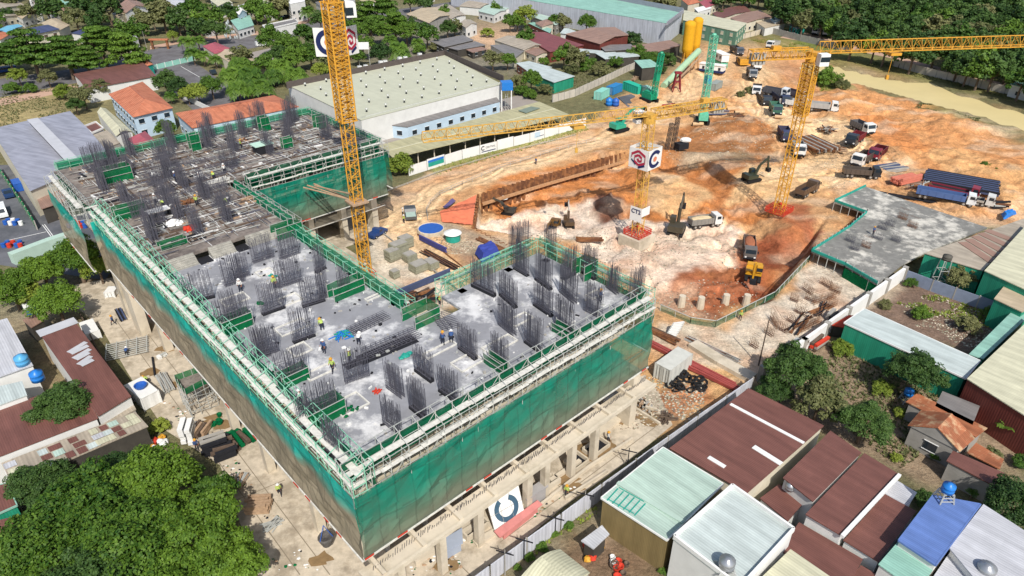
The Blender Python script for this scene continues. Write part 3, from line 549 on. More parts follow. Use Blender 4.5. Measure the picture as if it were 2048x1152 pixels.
def bars(a, b2, z, h, rows=2, step=.2, dens=1.):
    mb = MB(); d = (b2 - a); L = max(d.length, 1.0); d.normalize(); s_ = Vector((-d.y, d.x, 0)); nb = int(L / step)
    for r in range(rows):
        for i in range(nb + 1):
            p = a + d * (i * step + ru(-.04, .04)) + s_ * (r * .42 - .2); hh = h * (1 + ru(-.06, .05)) * (.85 if rnd() < .15 else 1); lean = Vector((ru(-.03, .03), ru(-.03, .03), 0)) * hh * .35
            mb.tube([p + Vector((0, 0, z)), p + lean + Vector((0, 0, z + hh))], .027, 3)
    for k in range(2):
        for r in range(rows):
            q = s_ * (r * .42 - .2) + Vector((0, 0, z + .2 + k * .3)); mb.beam(a + q, a + d * L + q, .05, .06); mb.beam(a + q + Vector((0, 0, .9 + k * .9)), a + d * L + q + Vector((0, 0, .9 + k * .9)), .03, .03)
    return mb
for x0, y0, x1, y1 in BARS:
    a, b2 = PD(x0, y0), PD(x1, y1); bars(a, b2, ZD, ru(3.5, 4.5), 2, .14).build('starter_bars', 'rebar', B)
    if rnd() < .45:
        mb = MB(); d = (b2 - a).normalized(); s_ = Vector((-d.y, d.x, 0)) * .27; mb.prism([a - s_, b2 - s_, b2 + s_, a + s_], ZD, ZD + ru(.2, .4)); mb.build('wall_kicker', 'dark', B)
for i, v in enumerate((95, 101, 107, 113, 119, 125, 131)):
    for u in (22.5, 27.5, 32.5):
        u2 = u + ru(-.8, .8); v2 = v + ru(-1.5, 1.5); along = rnd() < .45
        bars(W(u2, v2), W(u2, v2 + 3) if along else W(u2 + 3, v2), ZR, ru(3.4, 4.6), 3).build('starter_bars', 'rebar', B)
for u, v in ((40, 117), (46, 124), (43, 129), (51, 131), (50, 118), (57, 124), (56, 133), (61, 131), (63, 133), (38, 133), (46, 134.5), (31, 134), (24, 133), (54, 135), (62, 118)):
    bars(W(u, v), W(u, v + 3.4) if rnd() < .6 else W(u + 3, v), ZR, ru(4, 5.4), 3).build('starter_bars', 'rebar', B)
# rear deck joints, boards and low walls
mb = MB()
for v in (93.5, 98, 102.5, 108, 114, 121, 128): mb.beam(W(20, v, ZR + .12), W(37.5 if v < 111 else 66, v, ZR + .12), .22, .25)
for u in (25, 31, 40, 48, 57): mb.beam(W(u, 92 if u < 37 else 113, ZR + .1), W(u, BV - 1, ZR + .1), .18, .2)
mb.build('timber_edge_board', 'woodd', B)
# ------------------------------------------------------------------ edge scaffolds, walkways, nets
def face(tagname, lab, u0, v0, u1, v1, out, zt, zb, netm, planks=((0, 1.4, 1.0), (-.75, .1, .55)), netlab='', inner=True, gs='steel', netin='net_g', bottom=True, outer_net=True, inh=2.3):
    """scaffold along one side; out = outward direction in the grid; heights above zt are the top lift"""
    a, b2 = W(u0, v0), W(u1, v1); d = (b2 - a); L = d.length; d.normalize(); o = (W(*out) - W(0, 0)).normalized()
    def q(s, off, z): p = a + d * s + o * off; return Vector((p.x, p.y, z))
    S = thing('edge_scaffold', lab, 'scaffold', tuple(q(0, 0, zt)), 0, 'scaffold walkways round the deck edges')
    p1 = MB(); n = max(1, int(L / 2.0))
    for i in range(n + 1):
        s = L * i / n
        p1.tube([q(s, 0, zt - 2.2), q(s, 0, zt + 2.2)], .05, 4); p1.tube([q(s, 1.3, zt - 2.2), q(s, 1.3, zt + 1.4)], .05, 4)
        p1.tube([q(s, 0, zt + .1), q(s, 1.3, zt + .1)], .045, 4); p1.tube([q(s, -.9, zt + 2.1), q(s, 1.3, zt + 1.1)], .04, 4); p1.tube([q(s, -.9, zt + 2.1), q(s, -.9, zt)], .045, 4)
        if i % 2 == 0 and i < n: p1.tube([q(s, 1.3, zt - 1.6), q(s + L / n, 1.3, zt + .9)], .035, 4); p1.tube([q(s, 0, zt), q(s + L / n, 0, zt + 2)], .035, 4)
        p1.tube([q(s, 1.3, zt - .7), q(s, -.2, zt - .9)], .04, 4)
    p1.build('scaffold_standard', gs, S)
    p2 = MB()
    for off, z in ((0, 2.1), (0, 1.1), (1.3, 1.3), (1.3, .65), (1.3, -.9), (-.9, 2.1), (-.9, 1.1)):
        s = 0
        while s < L - .1: e = min(L, s + ru(4, 6)); p2.tube([q(s, off, zt + z + ru(-.05, .05)), q(e, off, zt + z + ru(-.05, .05))], .04, 4); s = e
    p2.build('scaffold_ledger', gs, S)
    p3 = MB()
    for off, z, w in planks:
        s = 0
        while s < L - .05:
            e = min(L, s + ru(2, 3.6)); jog = ru(-.1, .1); p3.beam(q(s, off + w / 2 + jog, zt + z + ru(-.03, .04)), q(e - .04, off + w / 2 + jog, zt + z + ru(-.03, .04)), w * ru(.75, 1.05), .06); s = e
    p3.build('walkway_plank', 'plank', S)
    if outer_net:
        m1 = MB(); k = max(2, int(L / 1.5)); rows = 7
        vs = []
        for j in range(rows + 1):
            for i in range(k + 1):
                z = zb + (zt - .9 - zb) * j / rows; w = .16 * math.sin(i * 1.3 + j) + ru(-.12, .12)
                vs.append(q(L * i / k, 1.45 + w * (0 if j in (0, rows) else 1), z))
        m1.add(vs, [[j * (k + 1) + i, j * (k + 1) + i + 1, (j + 1) * (k + 1) + i + 1, (j + 1) * (k + 1) + i] for j in range(rows) for i in range(k)])
        N = m1.build('debris_net', netm, org=tuple(q(L / 2, 1.45, zb)), uv=True); tag(N, netlab, 'net', 'debris nets hung on the building')
        if bottom:
            p4 = MB(); p4.beam(q(0, 1.4, zb - .08), q(L, 1.4, zb - .08), .35, .12); p4.build('bottom_board', 'plank', S)
            for i in range(0, int(L / 1.2)):
                if rnd() < .22: p5 = MB(); p5.beam(q(i * 1.2, 1.62, zb + .1), q(i * 1.2 + ru(.8, 1.15), 1.62, zb + .1), .05, .18); p5.build('red_toe_board', 'redp', S)
    if inner:
        m2 = MB(); k = max(1, int(L)); vs = []
        for i in range(k + 1):
            sag = ru(-.15, .15); vs += [q(L * i / k, -.05, zt + 1.95 + sag * .4), q(L * i / k, -.55 + sag, zt + inh / 2), q(L * i / k, -1.0 + sag, zt - inh + .9)]
        m2.add(vs, [[3 * i + j, 3 * i + 3 + j, 3 * i + 4 + j, 3 * i + 1 + j] for i in range(k) for j in (0, 1)])
        m2.build('guard_net', netin, S)
    return S
face('r', 'scaffold walkway with white planks along the near right edge of the deck', 17.9, 40.5, 60.2, 40.5, (0, -1), 17.3, 8.5, 'net_r', ((.15, 1.15, .7), (1.0, .15, .5)), netlab='tall green net sheeting the near right face of the building')
face('l', 'long scaffold walkway of white planks along the left edge of the deck', 19.3, 39.1, 19.3, 115, (-1, 0), 17.3, 8.3, 'net_l', ((.15, 1.2, .75), (1.0, .6, .55)), netlab='long net on the left face, green above and dusty brown below', gs='gsteel')
face('le', 'short scaffold walkway that steps outward at the far left corner', 17.4, 115, 17.4, 133, (-1, 0), 17.6, 8.0, 'net_l', ((.15, 1.2, .75),), netlab='narrow green and brown net at the far left corner beside the yard')
face('ln', 'little scaffold return between the two left walkways', 17.4, 115.2, 19.3, 115.2, (0, -1), 17.5, 8.2, 'net_l', ((.2, 1.1, .6),), netlab='small net return joining the two left nets', inner=False)
face('rb', 'green scaffold rail along the back edge of the right wing', 44, 60.3, 60.2, 60.3, (0, 1), 16.9, 12, 'net_g', ((.15, .9, .5),), outer_net=False, gs='gsteel', netin='net_t')
face('re', 'scaffold rail on the outer end of the right wing beside the excavation', 61.3, 41, 61.3, 60, (1, 0), 16.9, 8.6, 'net_r', ((.2, .9, .6),), netlab='green net on the outer end of the right wing', gs='gsteel', netin='net_t')
face('ci', 'green guard rail along the courtyard edge of the deck', 38.4, 60, 38.4, 88, (1, 0), 16.6, 10, 'net_g', ((.2, 1.0, .4),), outer_net=False, gs='gsteel', inh=2.2)
face('ci2', 'pale scaffold frames over the courtyard edge of the rear deck', 38.8, 89, 38.8, 109, (1, 0), 17.2, 9.0, 'net_r', ((.2, .3, .5),), netlab='green net hanging into the courtyard beside the crane')
face('wf', 'scaffold walkway along the courtyard face of the back wing', 41, 109.6, 67.4, 109.6, (0, -1), 17.4, 8.6, 'net_r', ((.15, 1.3, .7), (1.0, -.2, .5)), netlab='tall green net on the courtyard face of the back wing behind the crane mast')
face('we', 'scaffold on the far right end of the back wing facing the factory', 68.3, 110, 68.3, BV + .8, (1, 0), 17.2, 8.6, 'net_r', ((.2, .9, .6),), netlab='green net on the far end of the back wing facing the factory')
face('wb', 'green edge rail along the back of the rear deck', 19, BV + 1.2, 68, BV + 1.2, (0, 1), 17.4, 8.6, 'net_r', ((.2, .9, .4),), netlab='green net along the back of the rear deck before the orange roofs', gs='gsteel')
# green screened boxes standing at walls and shafts on the deck
def screen(px, py, w, d_, h, z, lab, rot=0.):
    p = PD(px, py, z); t = thing('net_screen', lab, 'net screen', (p.x, p.y, z), GA + rot, 'green net screens standing on the deck')
    mb = MB(); k = 6
    for (x0, y0, x1, y1) in ((-w / 2, -d_ / 2, w / 2, -d_ / 2), (w / 2, -d_ / 2, w / 2, d_ / 2), (w / 2, d_ / 2, -w / 2, d_ / 2)):
        vs = []
        for i in range(k + 1):
            for j in range(3): f = i / k; vs.append((x0 + (x1 - x0) * f + ru(-.07, .07), y0 + (y1 - y0) * f + ru(-.07, .07), h * j / 2 * (1 + ru(-.05, .05))))
        mb.add(vs, [[3 * i + j, 3 * i + 3 + j, 3 * i + 4 + j, 3 * i + 1 + j] for i in range(k) for j in (0, 1)])
    mb.build('net_cloth', 'netd', t, org=(0, 0, 0))
    mb = MB()
    for x in (-w / 2, w / 2):
        for y in (-d_ / 2, d_ / 2): mb.tube([(x, y, 0), (x, y, h + .25)], .045, 4)
    for z2 in (h, h * .5): mb.tube([(-w / 2, -d_ / 2 - .08, z2), (w / 2, -d_ / 2 - .08, z2)], .045, 4); mb.tube([(-w / 2, d_ / 2, z2), (w / 2, d_ / 2, z2)], .045, 4)
    mb.build('frame', 'steel', t, org=(0, 0, 0))
    return t
for a in [(575, 470, 4, 1.8, 1.9, ZD, 'green box screen at the courtyard edge where the two pours meet'), (694, 588, 4.4, 1.6, 1.9, ZD, 'green box screen at the middle of the courtyard edge'), (843, 640, 3.6, 2.6, 1.8, ZD, 'green screened corner where the right wing meets the left bar'),
          (473, 655, 3.6, 1.6, 1.8, ZD, 'dark green screen round bars near the left walkway'), (648, 835, 4, 1.8, 1.9, ZD, 'large bright green screen near the front corner of the deck'), (588, 762, 3, 1.4, 1.5, ZD, 'low green screen round bars left of the front screen'), (992, 735, 3.2, .8, 1.4, ZD, 'narrow green screen by the bars nearest the right walkway', -1.57), (1130, 672, 3.6, .8, 1.3, ZD, 'narrow green screen farther along the right walkway', -1.57),
          (1168, 552, 2.6, 2.2, 2.4, ZD, 'green screen round the shaft at the back of the right wing'), (262, 432, 4.4, 1.6, 1.9, ZR, 'green box screen near the plank walkway on the rear deck'), (235, 360, 4.6, 2.4, 2.4, ZR, 'green box screen at the far left of the rear deck'), (350, 505, 3.6, 1.6, 2, ZD, 'green box screen in front of the step between the pours'), (530, 262, 1.8, 1.8, 3, ZR, 'tall narrow green screen on the back wing'), (640, 255, 2.2, 1.6, 2.6, ZR, 'green screen near the far corner of the back wing'), (392, 300, 1.8, 1.6, 3.2, ZR, 'tall green screen at the back edge before the orange roof'), (575, 295, 2, 1, 2, ZR, 'small green screen beside the crane mast on the back wing')]:
    screen(*a)
# loose things on the decks
def onpile(px, py, z, lab, name, cat, m, n=14, s=.5, long=0, spread=.9, grp=None, h=.5):
    p = PD(px, py, z); mb = MB()
    for i in range(n):
        x, y = p.x + random.gauss(0, spread * .5), p.y + random.gauss(0, spread * .5); zz = z + .05 + ru(0, h) * max(0, 1 - math.hypot(x - p.x, y - p.y) / spread / 1.3)
        if long: a = ru(0, 3.14) if long < 0 else GA + ru(-.12, .12); L = abs(long) * ru(.7, 1.1); mb.beam((x - math.cos(a) * L / 2, y - math.sin(a) * L / 2, zz), (x + math.cos(a) * L / 2, y + math.sin(a) * L / 2, zz + ru(0, .1)), s, s * .7, i % len(m))
        else: mb.blob((x, y, zz + s * .2), s * ru(.6, 1.1), s * ru(.6, 1.1), s * ru(.3, .7), i % len(m), 6, 4, .25)
    o = mb.build(name, m, org=(p.x, p.y, z)); return tag(o, lab, cat, grp)
onpile(350, 450, ZR, 'heap of white sacks on the rear deck beside the orange sheet', 'sack_heap', 'sacks', ['white'], 22, .5, h=.9)
onpile(383, 460, ZR, 'crumpled orange sheet beside the white sacks on the rear deck', 'orange_sheet', 'sheet', ['redp'], 8, .6, h=.6)
onpile(530, 472, ZD, 'tangle of red props near the step between the pours', 'prop_pile', 'props', ['redp', 'rust'], 22, .1, long=-2, h=.5)
onpile(547, 470, ZD, 'bright green bundle beside the red props', 'net_bundle', 'bundle', ['netd'], 7, .5, spread=.6)
onpile(308, 352, ZR, 'small heap of white buckets and sacks on the far deck', 'bucket_heap', 'sacks', ['white'], 10, .35)
onpile(685, 672, ZD, 'blue and teal tangle of hoses in the middle of the deck', 'hose_tangle', 'hoses', ['tank', 'teal'], 26, .12, long=-1.2, h=.4)
onpile(755, 782, ZD, 'small red scraps beside the front starter bars', 'red_scraps', 'scraps', ['redp'], 7, .12, long=-.7, spread=.5, h=.1)
onpile(700, 822, ZD, 'green scraps in the white screed patch near the front corner', 'green_scraps', 'scraps', ['netd'], 8, .25, spread=.9, h=.2)
onpile(815, 712, ZD, 'teal crate and hoses beside the open beam cage', 'teal_crate', 'crate', ['teal'], 5, .4, spread=.5, h=.3)
onpile(500, 400, ZR, 'brown boards stacked on the rear deck in front of the walkway frames', 'board_stack', 'boards', ['wood', 'woodd'], 14, .3, long=2.2, spread=1.4)
onpile(485, 283, ZR, 'orange timber frame lying on the back wing', 'timber_trestle', 'timber', ['rust', 'wood'], 12, .2, long=-2.4, spread=1.0)
onpile(430, 365, ZR, 'pale planks stacked in the middle of the rear deck', 'plank_stack', 'planks', ['plank'], 12, .25, long=4, spread=1.0)
onpile(378, 405, ZR, 'rusty offcuts beside the three men on the rear deck', 'offcut_heap', 'offcuts', ['rust'], 14, .15, long=-1.5)
onpile(545, 555, ZD, 'little teal heap at the foot of the starter bars', 'teal_heap', 'scraps', ['teal'], 6, .25, spread=.5)
onpile(520, 610, ZD, 'green scraps near the left starter bars', 'net_scraps', 'scraps', ['netd'], 6, .3, spread=.6, h=.1)
p = PD(325, 440, ZR); t = thing('access_hatch', 'white canopy over a dark stair hatch on the rear deck', 'hatch', (p.x, p.y, ZR), GA)
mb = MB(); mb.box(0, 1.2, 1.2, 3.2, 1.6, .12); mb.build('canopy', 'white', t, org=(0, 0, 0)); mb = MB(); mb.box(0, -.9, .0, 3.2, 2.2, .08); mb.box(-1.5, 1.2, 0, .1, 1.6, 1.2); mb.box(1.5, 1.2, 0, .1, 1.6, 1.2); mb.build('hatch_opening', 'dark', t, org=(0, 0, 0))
p = PD(527, 305, ZR); t = thing('site_hut', 'pale green roofed control hut on the back wing near the walkway', 'hut', (p.x, p.y, ZR), GA)
mb = MB(); mb.box(0, 0, 0, 3, 2, 1.6); mb.build('body', 'dark', t, org=(0, 0, 0)); mb = MB(); mb.box(0, .1, 1.6, 3.6, 2.6, .15); mb.build('roof', mat('mint_panel', '#bfe0cf'), t, org=(0, 0, 0))
# ------------------------------------------------------------------ tower cranes
def lattice(mb, a, b2, w, step=2.0, r=.085, rb=.05, rot=None, w2=None, m=0, tri=False, up=Vector((0, 0, 1)), dbl=False):
    a, b2 = Vector(a), Vector(b2); d = b2 - a; L = d.length; d.normalize()
    if abs(d.z) > .8: x = Vector((math.cos(rot or 0), math.sin(rot or 0), 0)); y = d.cross(x)
    else: x = d.cross(up).normalized(); y = x.cross(d)
    w2 = w if w2 is None else w2
    def cs(s):
        f = s / L; ww = w + (w2 - w) * f; c = a + d * s
        if tri: return [c - x * ww / 2, c + x * ww / 2, c + y * ww * 1.0]
        return [c + x * i * ww / 2 + y * j * ww / 2 for i, j in ((-1, -1), (1, -1), (1, 1), (-1, 1))]
    n = max(1, int(round(L / step))); k = 3 if tri else 4
    for j in range(k): mb.beam(cs(0)[j], cs(L)[j], r * 2, r * 2, m)
    for i in range(n):
        p, q = cs(L * i / n), cs(L * (i + 1) / n); mid = cs(L * (i + .5) / n)
        for j in range(k):
            j2 = (j + 1) % k
            mb.beam(p[j], p[j2], rb * 1.6, rb * 1.6, m)
            if tri and j == 0: mb.beam(p[0], q[1], rb * 1.4, rb * 1.4, m)
            else: mb.beam(p[j], mid[j2], rb * 1.5, rb * 1.5, m); mb.beam(mid[j2], q[j], rb * 1.5, rb * 1.5, m)
            if dbl: mb.beam(p[j2], mid[j], rb * 1.5, rb * 1.5, m); mb.beam(mid[j], q[j2], rb * 1.5, rb * 1.5, m)
    e = cs(L)
    for j in range(k): mb.beam(e[j], e[(j + 1) % k], rb * 1.6, rb * 1.6, m)
    return mb
def logo_c(t, o, rx, up, w, h, nrm, parent, flip=False):
    """C ring (open to the right) with an orange disc, laid on a panel: o centre, rx/up axes"""
    mb = MB(); n = 26; a0 = R_(38); R1, R2 = .44, .27
    vs = []
    for i in range(n + 1):
        a = a0 + (2 * math.pi - 2 * a0) * i / n
        for r in (R1, R2):
            for k in (.03, .06): vs.append(o + rx * (math.cos(a) * r * w) + up * (math.sin(a) * r * h) + nrm * k)
    mb.add(vs, [[4 * i + 1, 4 * i + 3, 4 * i + 7, 4 * i + 5] for i in range(n)] + [[4 * i, 4 * i + 4, 4 * i + 6, 4 * i + 2] for i in range(n)] + [[4 * i, 4 * i + 1, 4 * i + 5, 4 * i + 4] for i in range(n)])
    mb.sub('logo_ring', 'navy', parent, t)
    mb = MB(); vs = [o + rx * (math.cos(2 * math.pi * i / 18) * .13 * w) + up * (math.sin(2 * math.pi * i / 18) * .13 * h) + nrm * .06 for i in range(18)]
    mb.add(vs, [list(range(18))]); mb.sub('logo_dot', 'salmon', parent, t)
def logo_hex(t, o, rx, up, w, h, nrm, parent):
    def pt(x, y): return o + rx * x * w + up * y * h + nrm * .05
    mb = MB(); pts = [(-.36, .02), (-.36, .18), (-.02, .4), (.34, .2), (.34, -.14), (.02, -.3), (-.2, -.14), (-.2, .08), (0, .2), (.17, .08), (.17, -.06), (.02, -.12), (-.04, .02)]
    for a, b2 in zip(pts, pts[1:]): mb.beam(pt(*a), pt(*b2), .05, .1 * w)
    mb.sub('logo_spiral', 'crim', parent, t)
    mb = MB(); mb.beam(pt(-.36, -.08), pt(-.12, -.3), .05, .06 * w); mb.beam(pt(.02, -.42), pt(.34, -.26), .05, .09 * w); mb.sub('logo_bars', 'navy', parent, t)
def panel(t, a, b2, z0, z1, kind, thick=.08):
    a, b2 = Vector((a[0], a[1], 0)), Vector((b2[0], b2[1], 0)); d = (b2 - a); L = d.length; d.normalize(); nrm = d.cross(Vector((0, 0, 1))); 
    if nrm.y > 0: nrm = -nrm
    mb = MB(); q = nrm * -thick; mb.prism([a, b2, b2 + q, a + q], z0, z1); P_ = mb.build('sign_panel', 'white', t)
    o = (a + b2) / 2; o.z = (z0 + z1) / 2
    if kind == 'c': logo_c(t, o, d, Vector((0, 0, 1)), L, z1 - z0, nrm, P_)
    elif kind == 'h': logo_hex(t, o, d, Vector((0, 0, 1)), L, z1 - z0, nrm, P_)
    return P_
def text(body, size, o, rx, up, m, t, parent, name='lettering', bold=.0):
    cu = bpy.data.curves.new('lettering', 'FONT'); cu.body = body; cu.size = size; cu.align_x = 'CENTER'; cu.align_y = 'CENTER'; cu.extrude = .01; cu.offset = bold
    tmp = bpy.data.objects.new('tmp', cu); COL.objects.link(tmp); dg = bpy.context.evaluated_depsgraph_get(); me = bpy.data.meshes.new_from_object(tmp.evaluated_get(dg)); bpy.data.objects.remove(tmp)
    nrm = rx.cross(up); base = Vector(t.location)
    for v in me.vertices: v.co = o + rx * v.co.x + up * v.co.y + nrm * v.co.z - base
    me.materials.clear(); me.materials.append(M[m]); ob = bpy.data.objects.new(name, me); COL.objects.link(ob); ob.parent = parent; return ob
def tower_crane(lab, base, ztop, wm, tip, ctip, m='yellow', rot=GA, wide=None, jibs=1.9, cabside=1, thick=1.):
    t = thing('tower_crane', lab, 'tower crane', tuple(base)); bx, by, bz = base
    mb = MB(); lattice(mb, (bx, by, bz), (bx, by, (wide[0] if wide else ztop)), wm, 2.0, .085 * thick, .05 * thick, rot); mb.build('mast', m, t)
    if wide:
        mb = MB(); lattice(mb, (bx, by, wide[0] - .5), (bx, by, wide[2]), wide[1], 1.25, .1 * thick, .055 * thick, rot, dbl=True); lattice(mb, (bx, by, wide[0]), (bx, by, ztop), wm, 2, .08, .05, rot)
        c, s_ = math.cos(rot), math.sin(rot)
        for zz in (wide[0] - .5, wide[2]): mb.box(bx, by, zz - .1, wide[1] + .5, .15, .15, rot); mb.box(bx + s_ * -wide[1] / 2, by + c * wide[1] / 2, zz - .1, wide[1] + .5, .15, .15, rot); mb.box(bx - s_ * -wide[1] / 2, by - c * wide[1] / 2, zz - .1, wide[1] + .5, .15, .15, rot)
        mb.build('climbing_cage', m, t)
    mb = MB(); mb.cyl(bx, by, ztop - .4, ztop + .9, wm * .7, 14); mb.box(bx, by, ztop + .9, wm * 1.2, wm * 1.2, .5, rot); mb.build('slewing_ring', m, t)
    zj = ztop + 1.2; d = Vector((tip[0] - bx, tip[1] - by, 0)); L = d.length; d.normalize(); a = Vector((bx, by, zj))
    mb = MB(); lattice(mb, a + d * .8, a + d * L, jibs, 2.1, .08 * thick, .042 * thick, tri=True); mb.build('jib', m, t)
    dc = Vector((ctip[0] - bx, ctip[1] - by, 0)); Lc = dc.length; dc.normalize()
    mb = MB(); lattice(mb, a + dc * .8, a + dc * Lc, 1.7, 1.8, .1, .06, tri=False); mb.build('counter_jib', m, t)
    mb = MB()
    for i in range(4): p = a + dc * (Lc - .6 - i * .7); mb.box(p.x, p.y, zj - 1.7, .5, 1.5, 1.9, math.atan2(dc.y, dc.x))
    mb.build('counterweight', 'conc_grey', t)
    mb = MB(); p = a + dc * (Lc - 5); mb.box(p.x, p.y, zj + .5, 1.6, 1.1, 1.0, math.atan2(dc.y, dc.x)); mb.build('winch', m, t)
    mb = MB(); s_ = d.cross(Vector((0, 0, 1))) * cabside; c = a + s_ * 2.0 + d * 1.0; an = math.atan2(d.y, d.x); mb.box(c.x, c.y, zj - 2.0, 1.9, 1.5, 2.2, an); cb = mb.build('cab', 'white', t)
    mb = MB(); mb.box(c.x + d.x * .06, c.y + d.y * .06, zj - 1.2, 1.9, 1.56, .9, an); mb.sub('cab_window', 'glass', cb, t)
    mb = MB(); p = a + d * (L * .34); mb.box(p.x, p.y, zj - .9, 2.2, 1.9, .5, an); mb.tube([(p.x, p.y, zj - .8), (p.x, p.y, zj - 5)], .05, 4); mb.box(p.x, p.y, zj - 5.6, .5, .5, .8); mb.build('trolley', m, t)
    return t
# crane in the courtyard (its jib is above the frame)
c1 = P(733, 556, 0.2); T1 = tower_crane('tall yellow tower crane standing in the courtyard of the building', tuple(c1), 52.5, 1.6, (c1.x - 42, c1.y + 44), (c1.x + 12, c1.y - 10), wide=(29.6, 2.3, 46.6), rot=R_(38), cabside=-1)
mb = MB(); mb.box(c1.x + 2.3, c1.y + 1.5, 44.3, 1.5, 1.8, 2.3, .3); cbn = mb.build('operator_cabin', 'white', T1); mb = MB(); mb.box(c1.x + 2.3, c1.y + .58, 44.6, 1.2, .1, 1.1, .3); mb.sub('cabin_window', 'glass', cbn, T1)
panel(T1, (c1.x - 3.8, c1.y + 1.7), (c1.x + .35, c1.y + 1.5), 38.5, 42.7, 'c'); panel(T1, (c1.x + .45, c1.y + 1.4), (c1.x + 2.3, c1.y + 4.3), 38.5, 42.7, 'h')
mb = MB()                                                # tie-in struts to the building
for dx, dy in ((-10, 6.5), (-9, 7.2), (-10.4, 5.5)): mb.tube([(c1.x - .8, c1.y + .4, 15.2), (c1.x + dx, c1.y + dy, 15.4)], .14, 6)
mb.tube([(c1.x - .8, c1.y - .6, 16.8), (c1.x - 8.6, c1.y + 6.2, 15.4)], .14, 6); mb.box(c1.x, c1.y, 15, 3, 3, .3, R_(38)); mb.build('tie_strut', 'wood', T1)
mb = MB(); 
for k in range(4): a = R_(38) + k * math.pi / 2; p = Vector((c1.x + 1.9 * math.cos(a + .785), c1.y + 1.9 * math.sin(a + .785), .2)); q = Vector((c1.x + 1.9 * math.cos(a + 2.356), c1.y + 1.9 * math.sin(a + 2.356), .2)); [mb.beam(p + Vector((0, 0, z)), q + Vector((0, 0, z)), .08, .08) for z in (.5, 1.0, 1.5)]; mb.beam(p, p + Vector((0, 0, 1.6)), .1, .1)
mb.build('red_guard_rail', 'redp', T1)
# crane in the excavation with the four-sided sign
c2 = P(1274, 470, -1.5); T2 = tower_crane('yellow tower crane on a concrete block in the excavation, faces signed', tuple(c2), 22.6, 1.65, (P(845, 282, 23.8).x, P(845, 282, 23.8).y), (P(1448, 205, 23.8).x, P(1448, 205, 23.8).y), m='yellow2', jibs=1.6, rot=GA)
fx = Vector((0, -1, 0)); rr = 3.15; z0, z1 = 13.6, 17.6
cs_ = [Vector((c2.x, c2.y - rr, 0)), Vector((c2.x + rr, c2.y, 0)), Vector((c2.x, c2.y + rr, 0)), Vector((c2.x - rr, c2.y, 0))]
panel(T2, cs_[3], cs_[0], z0, z1, 'h'); panel(T2, cs_[0], cs_[1], z0, z1, 'c')
mb = MB(); mb.prism([cs_[1], cs_[2], cs_[2] + Vector((0, .08, 0)), cs_[1] + Vector((0, .08, 0))], z0, z1); mb.prism([cs_[2], cs_[3], cs_[3] + Vector((0, .08, 0)), cs_[2] + Vector((0, .08, 0))], z0, z1); mb.build('sign_panel', 'white', T2)
mb = MB()
for zz in (z0 + .3, z1 - .3):
    for c in cs_: mb.beam((c2.x, c2.y, zz), (c.x, c.y, zz), .1, .1)
mb.build('sign_bracket', 'yellow', T2)
pa, pb, pc_ = Vector((c2.x - 1.9, c2.y - .1, 0)), Vector((c2.x + .1, c2.y - 2.0, 0)), Vector((c2.x + 2.0, c2.y - .3, 0))
pp = panel(T2, pa, pb, 2.2, 5.2, ''); d = (pb - pa).normalized(); text('CT2', 1.25, Vector(((pa.x + pb.x) / 2, (pa.y + pb.y) / 2, 4.3)) + d.cross(Vector((0, 0, 1))) * .05, d, Vector((0, 0, 1)), 'navy', T2, pp, bold=.03); panel(T2, pb, pc_, 3.4, 5.2, '')
mb = MB(); mb.box(c2.x, c2.y, c2.z - 2.2, 5.4, 5.4, 2.4, R_(43)); mb.box(c2.x, c2.y, c2.z - 4.2, 3.2, 3.2, 2.0, R_(43)); mb.build('foundation_block', 'conc', T2)
def redbase(t, c, w, h):
    mb = MB(); ro = R_(43)
    for k in range(4):
        a = ro + k * math.pi / 2; p = Vector((c.x + w * math.cos(a + .785), c.y + w * math.sin(a + .785), c.z + .3)); q = Vector((c.x + w * math.cos(a + 2.356), c.y + w * math.sin(a + 2.356), c.z + .3))
        for z in (.1, .6, 1.1): mb.beam(p + Vector((0, 0, z)), q + Vector((0, 0, z)), .09, .09)
        for i in range(12): s = p.lerp(q, i / 12); mb.beam(s, s + Vector((0, 0, 1.15)), .07, .07)
        for i in range(4): s = p.lerp(q, i / 4); mb.beam(s, Vector((c.x, c.y, c.z + h)), .1, .1)
    mb.build('red_base_frame', 'redp', t)
redbase(T2, c2, 2.9, 2.2)
# crane beside the haul road
c3 = P(1557, 425, .2); t3 = P(2090, 90, 33.5); k3 = P(1500, 110, 33.5)
T3 = tower_crane('yellow tower crane on a red base beside the haul road, jib reaching over the canal', tuple(c3), 32.3, 1.7, (t3.x, t3.y), (k3.x, k3.y), jibs=2.0, rot=GA, wide=(22.0, 2.25, 31.6), cabside=1)
redbase(T3, c3, 3.0, 2.4)
# ------------------------------------------------------------------ roofs and houses
RB = corrm('brown_sheet_roof', '#80564d', .4, sheet=.07); RB2 = corrm('light_brown_roof', '#a58575', .6, sheet=.09); RT = mat('clay_tile_roof', '#cf8262', var=.16, scale=.6, stripe=.45, bump=.3, col2='#b86648', mixs=.4, mixt=.6)
RG = corrm('mint_roof', '#bfd6c9', .5, sheet=.05); RW = corrm('white_roof', '#cbd6d3', .5, sheet=.04); RC = corrm('cream_roof', '#d8d5b8', .55, sheet=.05); RBL = corrm('blue_roof', '#6a86c4', .4, sheet=.04)
RGY = corrm('grey_blue_roof', '#a5a7b4', .6, sheet=.05); RLG = corrm('light_grey_roof', '#cdced3', .5, sheet=.05); RR = corrm('rusty_roof', '#b4714f', .5, var=.35, sheet=.25, col2='#d8b48c', mixs=.5, mixt=.56); RP = corrm('pink_red_roof', '#b9606a', .5, sheet=.05)
